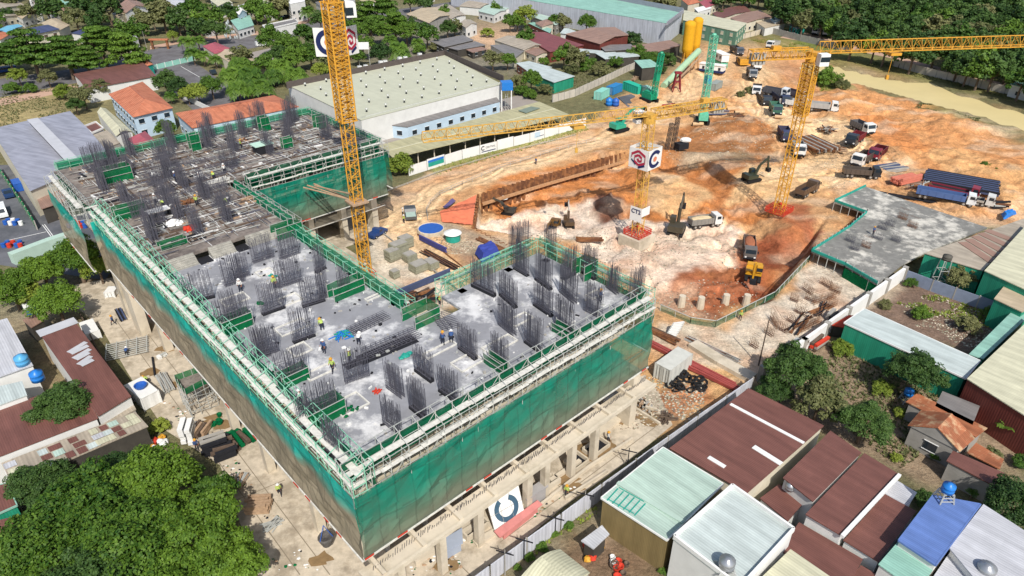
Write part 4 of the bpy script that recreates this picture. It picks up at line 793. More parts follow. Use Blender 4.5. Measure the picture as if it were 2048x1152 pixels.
RGR = corrm('grey_tile_roof', '#8a8684', .5, sheet=.08); RDB = corrm('dark_blue_roof', '#4d5578', .5); RTEAL = corrm('teal_roof', '#9ac9b8', .5); RASB = corrm('weathered_cement_roof', '#b9ad9b', .7, var=.22, sheet=.1)
RBEI = corrm('beige_roof', '#c9b79a', .5, sheet=.08)
WG = corrm('green_sheet_wall', '#2f9c7c', .45, var=.1); WW = mat('white_wall', '#e6e6e2', var=.1, scale=.5); WCR = mat('cream_wall', '#dcd4bf', var=.14, scale=.5); WGY = mat('grey_wall', '#a7a39c', var=.25, scale=.6); WBL = mat('pale_blue_wall', '#c3d9ea', var=.1, scale=.5)
WBR = corrm('brown_sheet_wall', '#7c4038', .5); WO = corrm('olive_sheet_wall', '#8f7d55', .3, var=.1); WLG = corrm('pale_sheet_wall', '#cfd3dc', 1.2, var=.06); WD = mat('dark_open_wall', '#4a4640', var=.3, scale=.5); WBK = M['brick']
def house(name, lab, cat, px, z, roof='flat', rh=1.0, rm=RB, wm=WW, over=.35, axis=0, z0=0., wins=0, win='glass', group=None, ridge_cap=None, walls=True, th=.14, parapet=None, auto_=None, door=False, patches=None, fascia=None):
    q = [P(a, b2, z) for a, b2 in px]; A = sum(q[i].x * q[(i + 1) % len(q)].y - q[(i + 1) % len(q)].x * q[i].y for i in range(len(q)))
    if A < 0: q = q[::-1]; axis = (len(q) - 2 - axis) % len(q)
    n = len(q); c = sum(q, Vector()) / n; t = thing(name, lab, cat, (c.x, c.y, z0), 0, group)
    if auto_: cx_, cy_ = proj(c); auto(t, auto_, cx_, cy_)
    ins = []
    for p in q: d = Vector((c.x - p.x, c.y - p.y, 0)); L = d.length; ins.append(Vector((p.x, p.y, z)) + d / L * min(over * 1.4, L * .3))
    mb = MB(); up = Vector((0, 0, 1)); dn = up * -th; gables = []
    if roof == 'flat' or n != 4: mb.prism(q, z - th, z)
    elif roof == 'shed':
        a = [p.copy() for p in q]; a[axis].z += rh; a[(axis + 1) % 4].z += rh
        mb.add(a + [p + dn for p in a], [(0, 1, 2, 3), (7, 6, 5, 4), (0, 4, 5, 1), (1, 5, 6, 2), (2, 6, 7, 3), (3, 7, 4, 0)])
    elif roof in ('gable', 'hip', 'barrel'):
        a, b2, c_, d_ = [q[(axis + i) % 4] for i in range(4)]           # ridge runs from mid(a,b) to mid(c,d)
        m1 = (a + b2) / 2 + up * rh; m2 = (c_ + d_) / 2 + up * rh
        if roof == 'hip': ee = (m2 - m1); k = min(.35, ((a - b2).length * .5) / ee.length); m1, m2 = m1 + ee * k, m2 - ee * k
        if roof == 'barrel':
            N = 8; vs = []
            for i in range(N + 1):
                f = i / N; hgt = rh * math.sin(math.pi * f); vs += [a.lerp(b2, f) + up * hgt, d_.lerp(c_, f) + up * hgt]
            mb.add(vs, [(2 * i, 2 * i + 1, 2 * i + 3, 2 * i + 2) for i in range(N)]); mb.add([v + dn for v in vs], [(2 * i + 2, 2 * i + 3, 2 * i + 1, 2 * i) for i in range(N)])
            mb.add([vs[2 * i] for i in range(N + 1)], [list(range(N + 1))]); mb.add([vs[2 * i + 1] for i in range(N + 1)], [list(range(N + 1))[::-1]])
        else:
            vs = [a, b2, c_, d_, m1, m2]; fs = [(0, 4, 5, 3), (4, 1, 2, 5)] + ([(0, 1, 4), (2, 3, 5)] if roof == 'hip' else [])
            vs2 = vs + [v + dn for v in vs]; fs2 = [f[::-1] for f in [tuple(i + 6 for i in f) for f in fs]]
            mb.add(vs2, fs + fs2 + ([(0, 3, 9, 6), (1, 7, 8, 2), (0, 6, 10, 4), (4, 10, 7, 1), (2, 8, 11, 5), (5, 11, 9, 3)] if roof == 'gable' else [(0, 3, 9, 6), (1, 7, 8, 2), (0, 6, 7, 1), (2, 8, 9, 3)]))
            if roof == 'gable': gables = [(a, b2, m1), (c_, d_, m2)]
    R = mb.build('roof', rm, t, uv=True)
    if ridge_cap and roof in ('gable', 'hip'): mb = MB(); mb.beam(m1 + up * .06, m2 + up * .06, .3, .1); mb.sub('ridge_cap', ridge_cap, R, t)
    if fascia:
        mb = MB()
        for i in range(n): a = q[i] + dn * .6; b2 = q[(i + 1) % n] + dn * .6; mb.beam(a, b2, .12, th * 1.6)
        mb.sub('fascia', fascia, R, t)
    if parapet:
        mb = MB(); 
        for i in range(n): a = ins[i] + up * .2; b2 = ins[(i + 1) % n] + up * .2; mb.beam(a, b2, .25, parapet)
        mb.build('parapet', 'white' if parapet < 1 else wm, t)
    if walls:
        mb = MB(); k = len(ins); bot = [Vector((p.x, p.y, z0 - .2)) for p in ins]; top = [p + dn * 1.02 for p in ins]
        mb.add(bot + top, [(i, (i + 1) % k, k + (i + 1) % k, k + i) for i in range(k)])
        for a, b2, mm in gables:
            s = .06; cc = c.copy(); cc.z = z; mb.add([a.lerp(cc, s) + dn, b2.lerp(cc, s) + dn, mm.lerp(cc + up * rh, s) + dn * 1.3], [(0, 1, 2)])
        if roof == 'shed':
            i0, i1, i2, i3 = axis, (axis + 1) % 4, (axis + 2) % 4, (axis + 3) % 4
            h = up * rh * .97; mb.add([top[i0], top[i1], top[i1] + h, top[i0] + h], [(0, 1, 2, 3)]); mb.add([top[i1], top[i2], top[i1] + h], [(0, 1, 2)]); mb.add([top[i3], top[i0], top[i0] + h], [(0, 1, 2)])
        Wl = mb.build('wall', wm, t, uv=True)
        if wins:
            cnt = 0
            for i in range(n):
                a, b2 = bot[i], bot[(i + 1) % n]; d = b2 - a; L = d.length; d.normalize(); nr = Vector((d.y, -d.x, 0)); vw = Vector((0, 0, 0)) - (a + b2) / 2; vw.z = 0
                if nr.dot(vw) < 0 or L < 2.5: continue
                k2 = max(1, min(8, int(L / wins)))
                for lv in range(2 if z - z0 > 6 else 1):
                    for j in range(k2):
                        p = a + d * L * (j + .5) / k2 + nr * .03; zz = z0 + 1.0 + lv * 3.1
                        if zz + 1.4 > z: continue
                        m2_ = MB(); isd = door and cnt == 0; hh = 2.2 if isd else 1.25; zz = z0 if isd else zz
                        m2_.box(p.x, p.y, zz, 1.5 if not isd else 1.1, .1, hh, math.atan2(d.y, d.x)); w = m2_.build('door' if isd else 'window', 'woodd' if isd else win, t); cnt += 1
                        if not isd: m3 = MB(); m3.box(p.x + nr.x * .06, p.y + nr.y * .06, zz - .08, 1.7, .1, .08, math.atan2(d.y, d.x)); m3.box(p.x + nr.x * .06, p.y + nr.y * .06, zz + hh, 1.7, .1, .08, math.atan2(d.y, d.x)); m3.sub('frame', 'white', w, t)
    return t, q, R
H = house
# --- lower right rows (photo corners of each roof, roof height)
t, q, R = H('mint_roof_shop', 'corner building with a pale mint roof and a ribbed olive front wall beside the lane', 'building', [(1202, 995), (1326, 894), (1447, 967), (1334, 1080)], 5.2, 'flat', 0, RG, WO, .15, fascia='white')
mb = MB(); [mb.beam(P(1214 + i * 11, 1001 + i * 6, 5.24), P(1236 + i * 11, 977 + i * 6, 5.24), .12, .06) for i in range(6)]; mb.beam(P(1216, 998, 5.25), P(1268, 1027, 5.25), .1, .05); mb.beam(P(1238, 975, 5.25), P(1288, 1003, 5.25), .1, .05); mb.sub('skylight', 'teal', R, t)
mb = MB(); mb.beam(P(1235, 965, 5.32), P(1368, 1045, 5.32), .5, .22); mb.sub('ridge_cap', RG, R, t)
t, q, R = H('pale_roof_house', 'long house with a very pale blue-white roof behind a low parapet', 'house', [(1464, 972), (1589, 1061), (1480, 1180), (1345, 1076)], 6.2, 'flat', 0, RW, WW, .1, parapet=.5)
t, q, R = H('brown_roof_workshop', 'widest brown sheet roof with two pale roof lights and a light stripe', 'workshop', [(1339, 896), (1497, 776), (1648, 851), (1494, 986)], 5.0, 'flat', 0, RB, WCR, .2)
for a, b2, w_ in ((P(1461, 808, 5.05), P(1608, 886, 5.05), .45), (P(1417, 914, 5.05), P(1450, 934, 5.05), .55), (P(1507, 893, 5.05), P(1563, 928, 5.05), .7)): mb = MB(); mb.beam(a, b2, w_, .08); mb.sub('roof_light', 'white', R, t)
t, q, R = H('brown_roof_house', 'brown sheet roof house with a small steel tank at its lower left corner', 'house', [(1661, 861), (1723, 905), (1626, 1003), (1566, 955)], 5.4, 'flat', 0, RB, WW, .2)
t, q, R = H('brown_roof_house', 'long brown sheet roof house with a white gutter along its right edge', 'house', [(1729, 906), (1798, 948), (1682, 1070), (1611, 1028)], 5.2, 'flat', 0, RB, WW, .2)
mb = MB(); mb.beam(P(1799, 950, 5.3), P(1684, 1073, 5.3), .35, .35); mb.sub('gutter', 'white', R, t)
H('brown_roof_house', 'brown sheet roof house in the shade of the blue roof', 'house', [(1770, 988), (1833, 1022), (1757, 1123), (1687, 1080)], 4.2, 'flat', 0, RB, WW, .15)
H('white_roof_annex', 'small white flat roof annex above the shaded brown roof', 'annex', [(1790, 958), (1834, 985), (1815, 1014), (1768, 986)], 4.0, 'flat', 0, RLG, WW, .15)
t, q, R = H('blue_roof_house', 'house with the bright blue sheet roof and a blue water tank at its top corner', 'house', [(1866, 990), (1962, 1008), (1872, 1130), (1797, 1080)], 6.2, 'flat', 0, RBL, WW, .15, fascia=RBL)
H('mint_roof_house', 'narrow ribbed mint roof directly below the blue roof', 'house', [(1796, 1083), (1871, 1132), (1835, 1185), (1757, 1128)], 5.2, 'flat', 0, RTEAL, WW, .1)
H('grey_roof_warehouse', 'broad light grey roof at the lower right corner beside the blue roof', 'warehouse', [(1967, 1008), (2110, 1100), (2010, 1230), (1899, 1096)], 6.0, 'flat', 0, RLG, WW, .15)
H('grey_roof_house', 'small grey ribbed roof with a steel tank at the bottom right of the picture', 'house', [(1897, 1108), (1955, 1148), (1920, 1200), (1862, 1160)], 5.0, 'flat', 0, RLG, WCR, .1)
H('brown_roof_lean_to', 'small brown lean-to roof between the wide brown roof and the pale roof', 'lean-to', [(1520, 996), (1558, 968), (1608, 1005), (1576, 1042)], 3.6, 'flat', 0, RB, WW, .1)
H('brown_roof_shed', 'brown shed roof below the pair of brown roofs, next to the cream ribbed roof', 'shed', [(1598, 1044), (1726, 1118), (1690, 1185), (1560, 1100)], 3.8, 'flat', 0, RB, WW, .1)
H('cream_roof_house', 'ribbed cream and mint roof cut by the bottom edge of the picture', 'house', [(1581, 1098), (1668, 1158), (1610, 1240), (1512, 1165)], 5.0, 'flat', 0, RC, WW, .1)
H('brown_roof_kiosk', 'little brown roof at the bottom edge left of the narrow mint roof', 'shed', [(1722, 1130), (1770, 1158), (1745, 1195), (1695, 1165)], 3.4, 'flat', 0, RB, WW, .1)
H('barrel_roof_shed', 'shed with a curved cream roof at the bottom edge beside the lane', 'shed', [(1120, 1098), (1180, 1145), (1115, 1215), (1040, 1155)], 3.2, 'barrel', 1.0, RC, WGY, .1, axis=1)
H('market_stall', 'little stall with a weathered white roof standing in the lane', 'stall', [(1204, 1050), (1219, 1068), (1187, 1098), (1162, 1081)], 2.6, 'flat', 0, RLG, WD, .3)
# garden houses
H('old_grey_house', 'old grey plastered house with a rusty gabled roof in the garden', 'house', [(1816, 850), (1920, 903), (1950, 876), (1842, 820)], 3.2, 'gable', 1.7, RR, WGY, .3, axis=0, wins=4)
H('rusty_roof_house', 'low house with a long rusty red roof behind the grey plastered house', 'house', [(1812, 803), (1835, 786), (1975, 856), (1952, 874)], 3.0, 'flat', 0, RR, WGY, .3)
H('brown_roof_cottage', 'small cottage with a brown roof and grey wall nearest the blue tank', 'cottage', [(1906, 901), (2014, 948), (1993, 974), (1893, 921)], 3.0, 'flat', 0, RB, WGY, .2)
H('rusty_lean_to', 'patched rusty lean-to right of the grey plastered house', 'lean-to', [(1952, 885), (2008, 918), (2000, 938), (1935, 905)], 2.4, 'flat', 0, RR, WD, .2)
H('open_shed', 'brown open shed below the long green-walled shed', 'shed', [(1885, 782), (1960, 812), (1945, 850), (1870, 812)], 3.0, 'flat', 0, RGR, WBR, .3)
H('green_wall_shed', 'long shed with green ribbed walls and a pale roof beside the vacant lot', 'shed', [(1729, 617), (1961, 721), (1932, 757), (1688, 645)], 4.6, 'flat', 0, RW, WG, .15, fascia='white')
H('red_roof_kiosk', 'tiny red roofed kiosk against the white wall', 'kiosk', [(1698, 630), (1720, 632), (1690, 655), (1664, 650)], 2.2, 'flat', 0, mat('red_roof', '#d0492f'), WD, .2)
H('mint_roof_annex', 'narrow mint roof running along the big pale roof at the right edge', 'annex', [(2035, 612), (2062, 628), (1967, 718), (1938, 708)], 4.0, 'flat', 0, RTEAL, WG, .1)
H('pale_roof_warehouse', 'big pale cream roof at the right edge right of the narrow mint roof', 'warehouse', [(2068, 630), (2200, 720), (2080, 850), (1934, 757)], 5.6, 'flat', 0, RC, WBR, .1)
H('cream_roof_shed', 'small cream roof between the two big cream roofs at the right edge', 'shed', [(1988, 597), (2013, 566), (2090, 592), (2045, 624)], 5.0, 'flat', 0, RBEI, WG, .1)
H('cream_roof_factory', 'large cream ribbed roof at the right edge beside the patched brown roof', 'factory', [(1969, 541), (2056, 446), (2190, 520), (2080, 592)], 6.2, 'flat', 0, RC, WG, .1)
t, q, R = H('patched_roof_warehouse', 'warehouse with a patched brown and cream roof touching the second slab', 'warehouse', [(1849, 506), (2047, 437), (2056, 449), (1966, 541)], 5.0, 'flat', 0, RASB, WG, .1)
mb = MB()
for k in range(5): a = P(1925 + k * 12, 484 - k * 6, 5.06); b2 = P(1985 + k * 10, 524 - k * 11, 5.06); mb.beam(a, b2, 1.7, .06)
mb.sub('brown_sheet', RB2, R, t)
# left side
t, q, R = H('brown_roof_warehouse', 'long brown sheet roof beside the concrete yard, with a patch of pale sheets', 'warehouse', [(82, 671), (150, 643), (262, 792), (196, 832)], 4.6, 'flat', 0, RB, WW, .15)
mb = MB()
for k in range(6): a = P(137 + k * 5, 705 + k * 6 - (k % 2) * 4, 4.66 + k * .01); mb.beam(a, P(172 + k * 2 + (k % 3) * 2, 684 + k * 7, 4.66 + k * .01), .8, .05)
mb.beam(P(76, 668, 4.68), P(152, 640, 4.68), 2.2, .05); mb.sub('pale_sheet', RLG, R, t)
H('brown_roof_building', 'wide brown roof at the left edge behind the round garden tree', 'building', [(-80, 842), (165, 762), (196, 836), (-60, 935)], 4.2, 'flat', 0, RB, WW, .15)
t, q, R = H('patchwork_roof_shed', 'long shed roofed with a patchwork of brown, white and mint sheets', 'shed', [(2, 926), (270, 823), (296, 852), (24, 968)], 3.6, 'flat', 0, RASB, WD, .15)
mb = MB(); ms = [RB, RW, RG, RLG, RB, RC, RB]
a0, a1, b0, b1 = [P(x, y, 3.66) for x, y in ((4, 928), (24, 966), (268, 825), (294, 852))]
for i in range(13):
    for j in range(3):
        if rnd() < .75:
            f0, f1, g0, g1 = i / 13 + ru(0, .02), (i + 1) / 13 + ru(-.01, .03), j / 3 + ru(0, .05), (j + 1) / 3 - ru(0, .04); zz = Vector((0, 0, .015 * (i % 3) + .01 * j))
            qd = lambda f, g: a0.lerp(b0, f).lerp(a1.lerp(b1, f), g) + zz
            mb.quad(qd(f0, g0), qd(f1, g0), qd(f1, g1), qd(f0, g1), random.randrange(7))
mb.sub('roof_sheets', ms, R, t, uv=True)
H('white_roof_hut', 'small hut with a bright white roof at the left edge by the patchwork roof', 'hut', [(8, 938), (44, 928), (52, 950), (18, 968)], 3.2, 'flat', 0, M['white'], WW, .1)
H('brown_roof_house', 'brown roof house at the left edge beside the big grove', 'house', [(-70, 985), (14, 966), (34, 1010), (-60, 1052)], 4.0, 'flat', 0, RB, WG, .1, fascia=RTEAL)
H('brown_roof_house', 'brown roof with one white sheet at the bottom left edge under the grove', 'house', [(-90, 1060), (20, 1035), (60, 1110), (-80, 1180)], 3.6, 'flat', 0, RB, WG, .1)
H('grey_roof_house', 'pale grey roof carrying the upper of the two cyan tanks at the left edge', 'house', [(-70, 660), (14, 636), (66, 730), (-70, 778)], 5.2, 'flat', 0, RLG, WW, .15)
H('pale_roof_house', 'pale roof at the left edge just below the two cyan tanks', 'house', [(-80, 790), (44, 762), (54, 790), (-70, 835)], 5.0, 'flat', 0, RW, WW, .1)
H('lean_to', 'grey lean-to between the long brown roof and the patchwork roof', 'lean-to', [(205, 838), (262, 800), (272, 818), (212, 852)], 3.0, 'flat', 0, RASB, WGY, .1)
H('brown_roof_shed', 'little brown shed beside the round tree at the top of the concrete yard', 'shed', [(45, 640), (70, 626), (88, 640), (62, 655)], 2.8, 'flat', 0, RB2, WD, .1)
H('blue_kiosk', 'small kiosk with a white and blue front beside the round tree', 'kiosk', [(42, 606), (62, 598), (70, 612), (48, 620)], 2.2, 'flat', 0, M['white'], M['blue'], .1)
# upper left
t, q, R = H('grey_blue_warehouse', 'large grey-blue warehouse roof with a long ridge vent left of the building', 'warehouse', [(-20, 258), (140, 222), (222, 312), (60, 382)], 6.0, 'gable', .9, RGY, WCR, .3, axis=3)
m1, m2 = P(68, 246, 7.0), P(150, 332, 7.0); mb = MB(); mb.beam(m1 + Vector((0, 0, .5)), m2 + Vector((0, 0, .5)), 1.9, 1.0); mb.beam(m1 + Vector((0, 0, 1.1)), m2 + Vector((0, 0, 1.1)), 2.5, .15, 1); mb.sub('ridge_vent', [M['dark'], RLG], R, t)
H('brown_roof_workshop', 'workshop with a brown roof over parked motorbikes beside the asphalt yard', 'workshop', [(72, 392), (128, 374), (142, 398), (82, 418)], 3.6, 'flat', 0, RB2, WD, .3)
H('orange_hip_roof_house', 'white two-storey house with an orange tiled hip roof behind the raised deck', 'house', [(217, 188), (285, 163), (346, 215), (266, 234)], 6.5, 'hip', 2.0, RT, WBL, .5, axis=0, wins=3.2, ridge_cap='brick')
t, q, R = H('long_orange_roof_school', 'long school block with an orange tiled roof and pale walls behind the rear deck', 'school', [(350, 226), (548, 190), (598, 213), (384, 256)], 5.5, 'hip', 1.8, RT, WBL, .4, axis=3, wins=4, ridge_cap='brick')
H('mint_ridge_roof_hall', 'narrow hall with a pale green-white gable roof beside the orange hip roof', 'hall', [(194, 224), (212, 217), (264, 262), (232, 272)], 3.6, 'gable', .9, RC, WW, .2, axis=0)
H('pink_roof_kiosk', 'small pavilion with a pinkish red roof between the mint hall and the deck', 'pavilion', [(254, 278), (290, 262), (318, 288), (290, 305)], 3.2, 'hip', 1.2, RP, WW, .2)
H('brown_flat_roof_house', 'low brown roof next to the grey-blue warehouse', 'house', [(168, 254), (192, 245), (208, 258), (184, 268)], 3.0, 'flat', 0, RB, WW, .1, parapet=.5)
H('grey_roof_annex', 'low grey roof touching the grey-blue warehouse and the deck', 'annex', [(184, 270), (214, 260), (240, 285), (205, 298)], 2.8, 'flat', 0, RASB, WGY, .1)
H('brown_roof_hall', 'wide brown roof hall beside the road with bare twigs in front', 'hall', [(146, 148), (282, 122), (312, 152), (172, 178)], 4.6, 'gable', .7, RB, WW, .3, axis=3)
H('little_orange_roof_gatehouse', 'tiny gatehouse with an orange roof by the mint fence', 'gatehouse', [(278, 124), (292, 119), (306, 128), (290, 133)], 3.6, 'hip', .8, RT, M['teal'], .2)
H('red_and_cream_roof_hall', 'hall with a cream roof running towards the palms', 'hall', [(432, 108), (470, 97), (530, 130), (480, 138)], 4, 'gable', .8, RBEI, WCR, .2, axis=0)
H('red_roof_house', 'house with a raspberry red roof beside the road and palms', 'house', [(405, 92), (430, 84), (460, 96), (430, 108)], 4.6, 'hip', 1.0, RP, WCR, .2)
H('navy_roof_house', 'white house with a dark navy hip roof beyond the umbrella trees', 'house', [(28, 62), (96, 49), (120, 58), (60, 70)], 6.5, 'hip', 1.3, RDB, WCR, .5, axis=3, wins=3.5, win='woodd')
H('cream_roof_villa', 'villa with a cream tiled roof right of the navy roof', 'villa', [(82, 46), (112, 36), (140, 50), (112, 64)], 5.6, 'hip', 1.6, RBEI, WCR, .4, wins=4)
H('cyan_roof_house', 'house with a cyan roof left of the navy roof', 'house', [(-6, 60), (36, 48), (46, 52), (18, 66)], 4.6, 'gable', .6, corrm('cyan_roof', '#79bfdc', .5), WW, .3)
H('orange_roof_bungalow', 'bungalow with an orange roof at the left edge by the cyan roof', 'bungalow', [(-40, 70), (-4, 58), (24, 66), (0, 80)], 4.2, 'hip', 1, RT, WW, .3)
H('blue_roof_shed', 'small shed with a dull blue roof behind the umbrella trees', 'shed', [(142, 66), (168, 57), (188, 60), (165, 70)], 3.8, 'flat', 0, RDB, WW, .2)
H('pale_roof_house', 'house with a pale roof behind the right umbrella tree', 'house', [(236, 58), (254, 54), (276, 76), (254, 84)], 4.2, 'flat', 0, RLG, WW, .2)
H('brown_gable_villa', 'villa with a brown tiled roof and white gables at the top edge', 'villa', [(232, 14), (276, 2), (296, 14), (252, 26)], 6, 'gable', 2.2, RB2, WW, .4, axis=0, wins=3.5)
H('mint_roof_shop', 'roadside shop with a mint awning roof beside the silver lattice tree', 'shop', [(462, 46), (500, 34), (508, 50), (476, 60)], 4.0, 'shed', 1.2, RTEAL, WW, .3, axis=0, wins=3)
H('white_gabled_house', 'small white house with a blue front behind the mint awning', 'house', [(470, 22), (486, 12), (494, 24), (478, 30)], 7, 'gable', 1.6, M['white'], WBL, .3, wins=3)
t, q, R = H('arched_gatehouse', 'white gatehouse with an arch and a flat grey roof beside the road', 'gatehouse', [(524, 52), (590, 38), (597, 45), (532, 60)], 4.6, 'flat', 0, RGR, WW, .2, parapet=.5)
H('white_tower_house', 'tall white narrow house at the top edge beyond the gatehouse', 'house', [(570, -6), (604, -12), (610, 2), (580, 8)], 9, 'flat', 0, M['white'], WW, .1, wins=3)
H('white_town_house', 'white town house at the top edge left of the tall narrow one', 'house', [(520, -2), (548, -8), (556, 4), (530, 10)], 8, 'flat', 0, RC, WW, .1, wins=3)
# factory with roof ventilators
t, q, R = H('ventilated_factory', 'large factory with a pale roof covered in rows of small ventilators', 'factory', [(575, 170), (889, 110), (1004, 168), (722, 240)], 7.2, 'flat', 0, mat('factory_roof', '#c6c7b0', var=.06, scale=.3, sheet=.035, coord='Object', rough=.6), WW, .1)
FQ = [P(575, 170, 7.2), P(889, 110, 7.2), P(1004, 168, 7.2), P(722, 240, 7.2)]
def bil(Q, f, g): return Q[0].lerp(Q[1], f).lerp(Q[3].lerp(Q[2], f), g)
for j in range(6):
    for i in range(8):
        p = bil(FQ, (i + .5 + .25 * (j % 2)) / 8.3, (j + .7) / 6.4); mb = MB(); mb.cyl(p.x, p.y, 7.2, 7.75, .22, 6); mb.blob((p.x, p.y, 8.0), .42, .42, .36, 1, 7, 4, 0); mb.sub('roof_ventilator', [M['dark'], M['steel']], R, t)
mb = MB(); a, b2, c_ = P(572, 165, 8.8), P(889, 101, 8.8), P(1007, 152, 8.8)
for x, y in ((a, b2), (b2, c_)): mb.beam(x + Vector((0, 0, -.9)), y + Vector((0, 0, -.9)), .25, 2.0)
mb.build('parapet', mat('dark_brown_panel', '#5d5450', var=.2), t)
mb = MB(); mb.beam(P(722, 241, 6.4), P(1004, 169, 6.4), .3, 1.6); mb.build('eave_band', 'white', t)
for k, (x, y) in enumerate([(720, 141), (732, 139), (762, 131), (771, 130), (800, 123), (811, 122), (840, 115)]):
    p = P(x, y, 7.3); o = MB(); o.box(p.x, p.y, 7.3, 1.2, 1.2, 1.5, .6); o.cyl(p.x, p.y, 8.8, 8.9, .45, 10, 1)
    tag(o.build('air_cooler', [M['white'], M['steel']], org=(p.x, p.y, 7.3)), 'white air cooler standing along the back parapet of the ventilated roof', 'air cooler', 'air coolers on the factory roof')
t, q, R = H('factory_annex', 'low white annex with many windows in front of the ventilated factory', 'annex', [(745, 246), (985, 184), (1000, 203), (815, 254)], 3.6, 'flat', 0, RGR, WBL, .1, wins=3.6)
for k, (x, y) in enumerate([(817, 226), (853, 222), (861, 220), (912, 207), (919, 205), (955, 194)]):
    p = P(x, y, 3.7); o = MB(); o.box(p.x, p.y, 3.7, 1.4, 1.3, 1.6, .5); o.cyl(p.x, p.y, 5.3, 5.4, .5, 10, 1)
    tag(o.build('air_cooler', [M['steel'], M['dark']], org=(p.x, p.y, 3.7)), 'grey air cooler standing on the low annex roof', 'air cooler', 'air coolers on the annex roof')
t, q, R = H('long_canopy_shed', 'long open shed with a pale olive roof behind the white hoarding', 'shed', [(757, 291), (1078, 203), (1141, 230), (787, 316)], 4.2, 'flat', 0, corrm('tan_canopy_roof', '#c2bc94', .6), WD, .8, walls=False)
mb = MB()
for i in range(12):
    for g in (.08, .92): p = bil([P(757, 291, 4), P(1078, 203, 4), P(1141, 230, 4), P(787, 316, 4)], (i + .5) / 12, g); mb.box(p.x, p.y, 0, .25, .25, 4.1)
mb.build('post', 'conc', t)
mb = MB(); mb.prism(pl(4.5, (1037, 221), (1062, 213), (1080, 216), (1052, 226)), 4.4, 4.55); mb.sub('roof_hatch', mat('grey_green_panel', '#7f8d80'), R, t)
mb = MB(); mb.beam(P(770, 303, 4.28), P(1110, 217, 4.28), .35, .1); mb.sub('ridge_cap', RC, R, t)
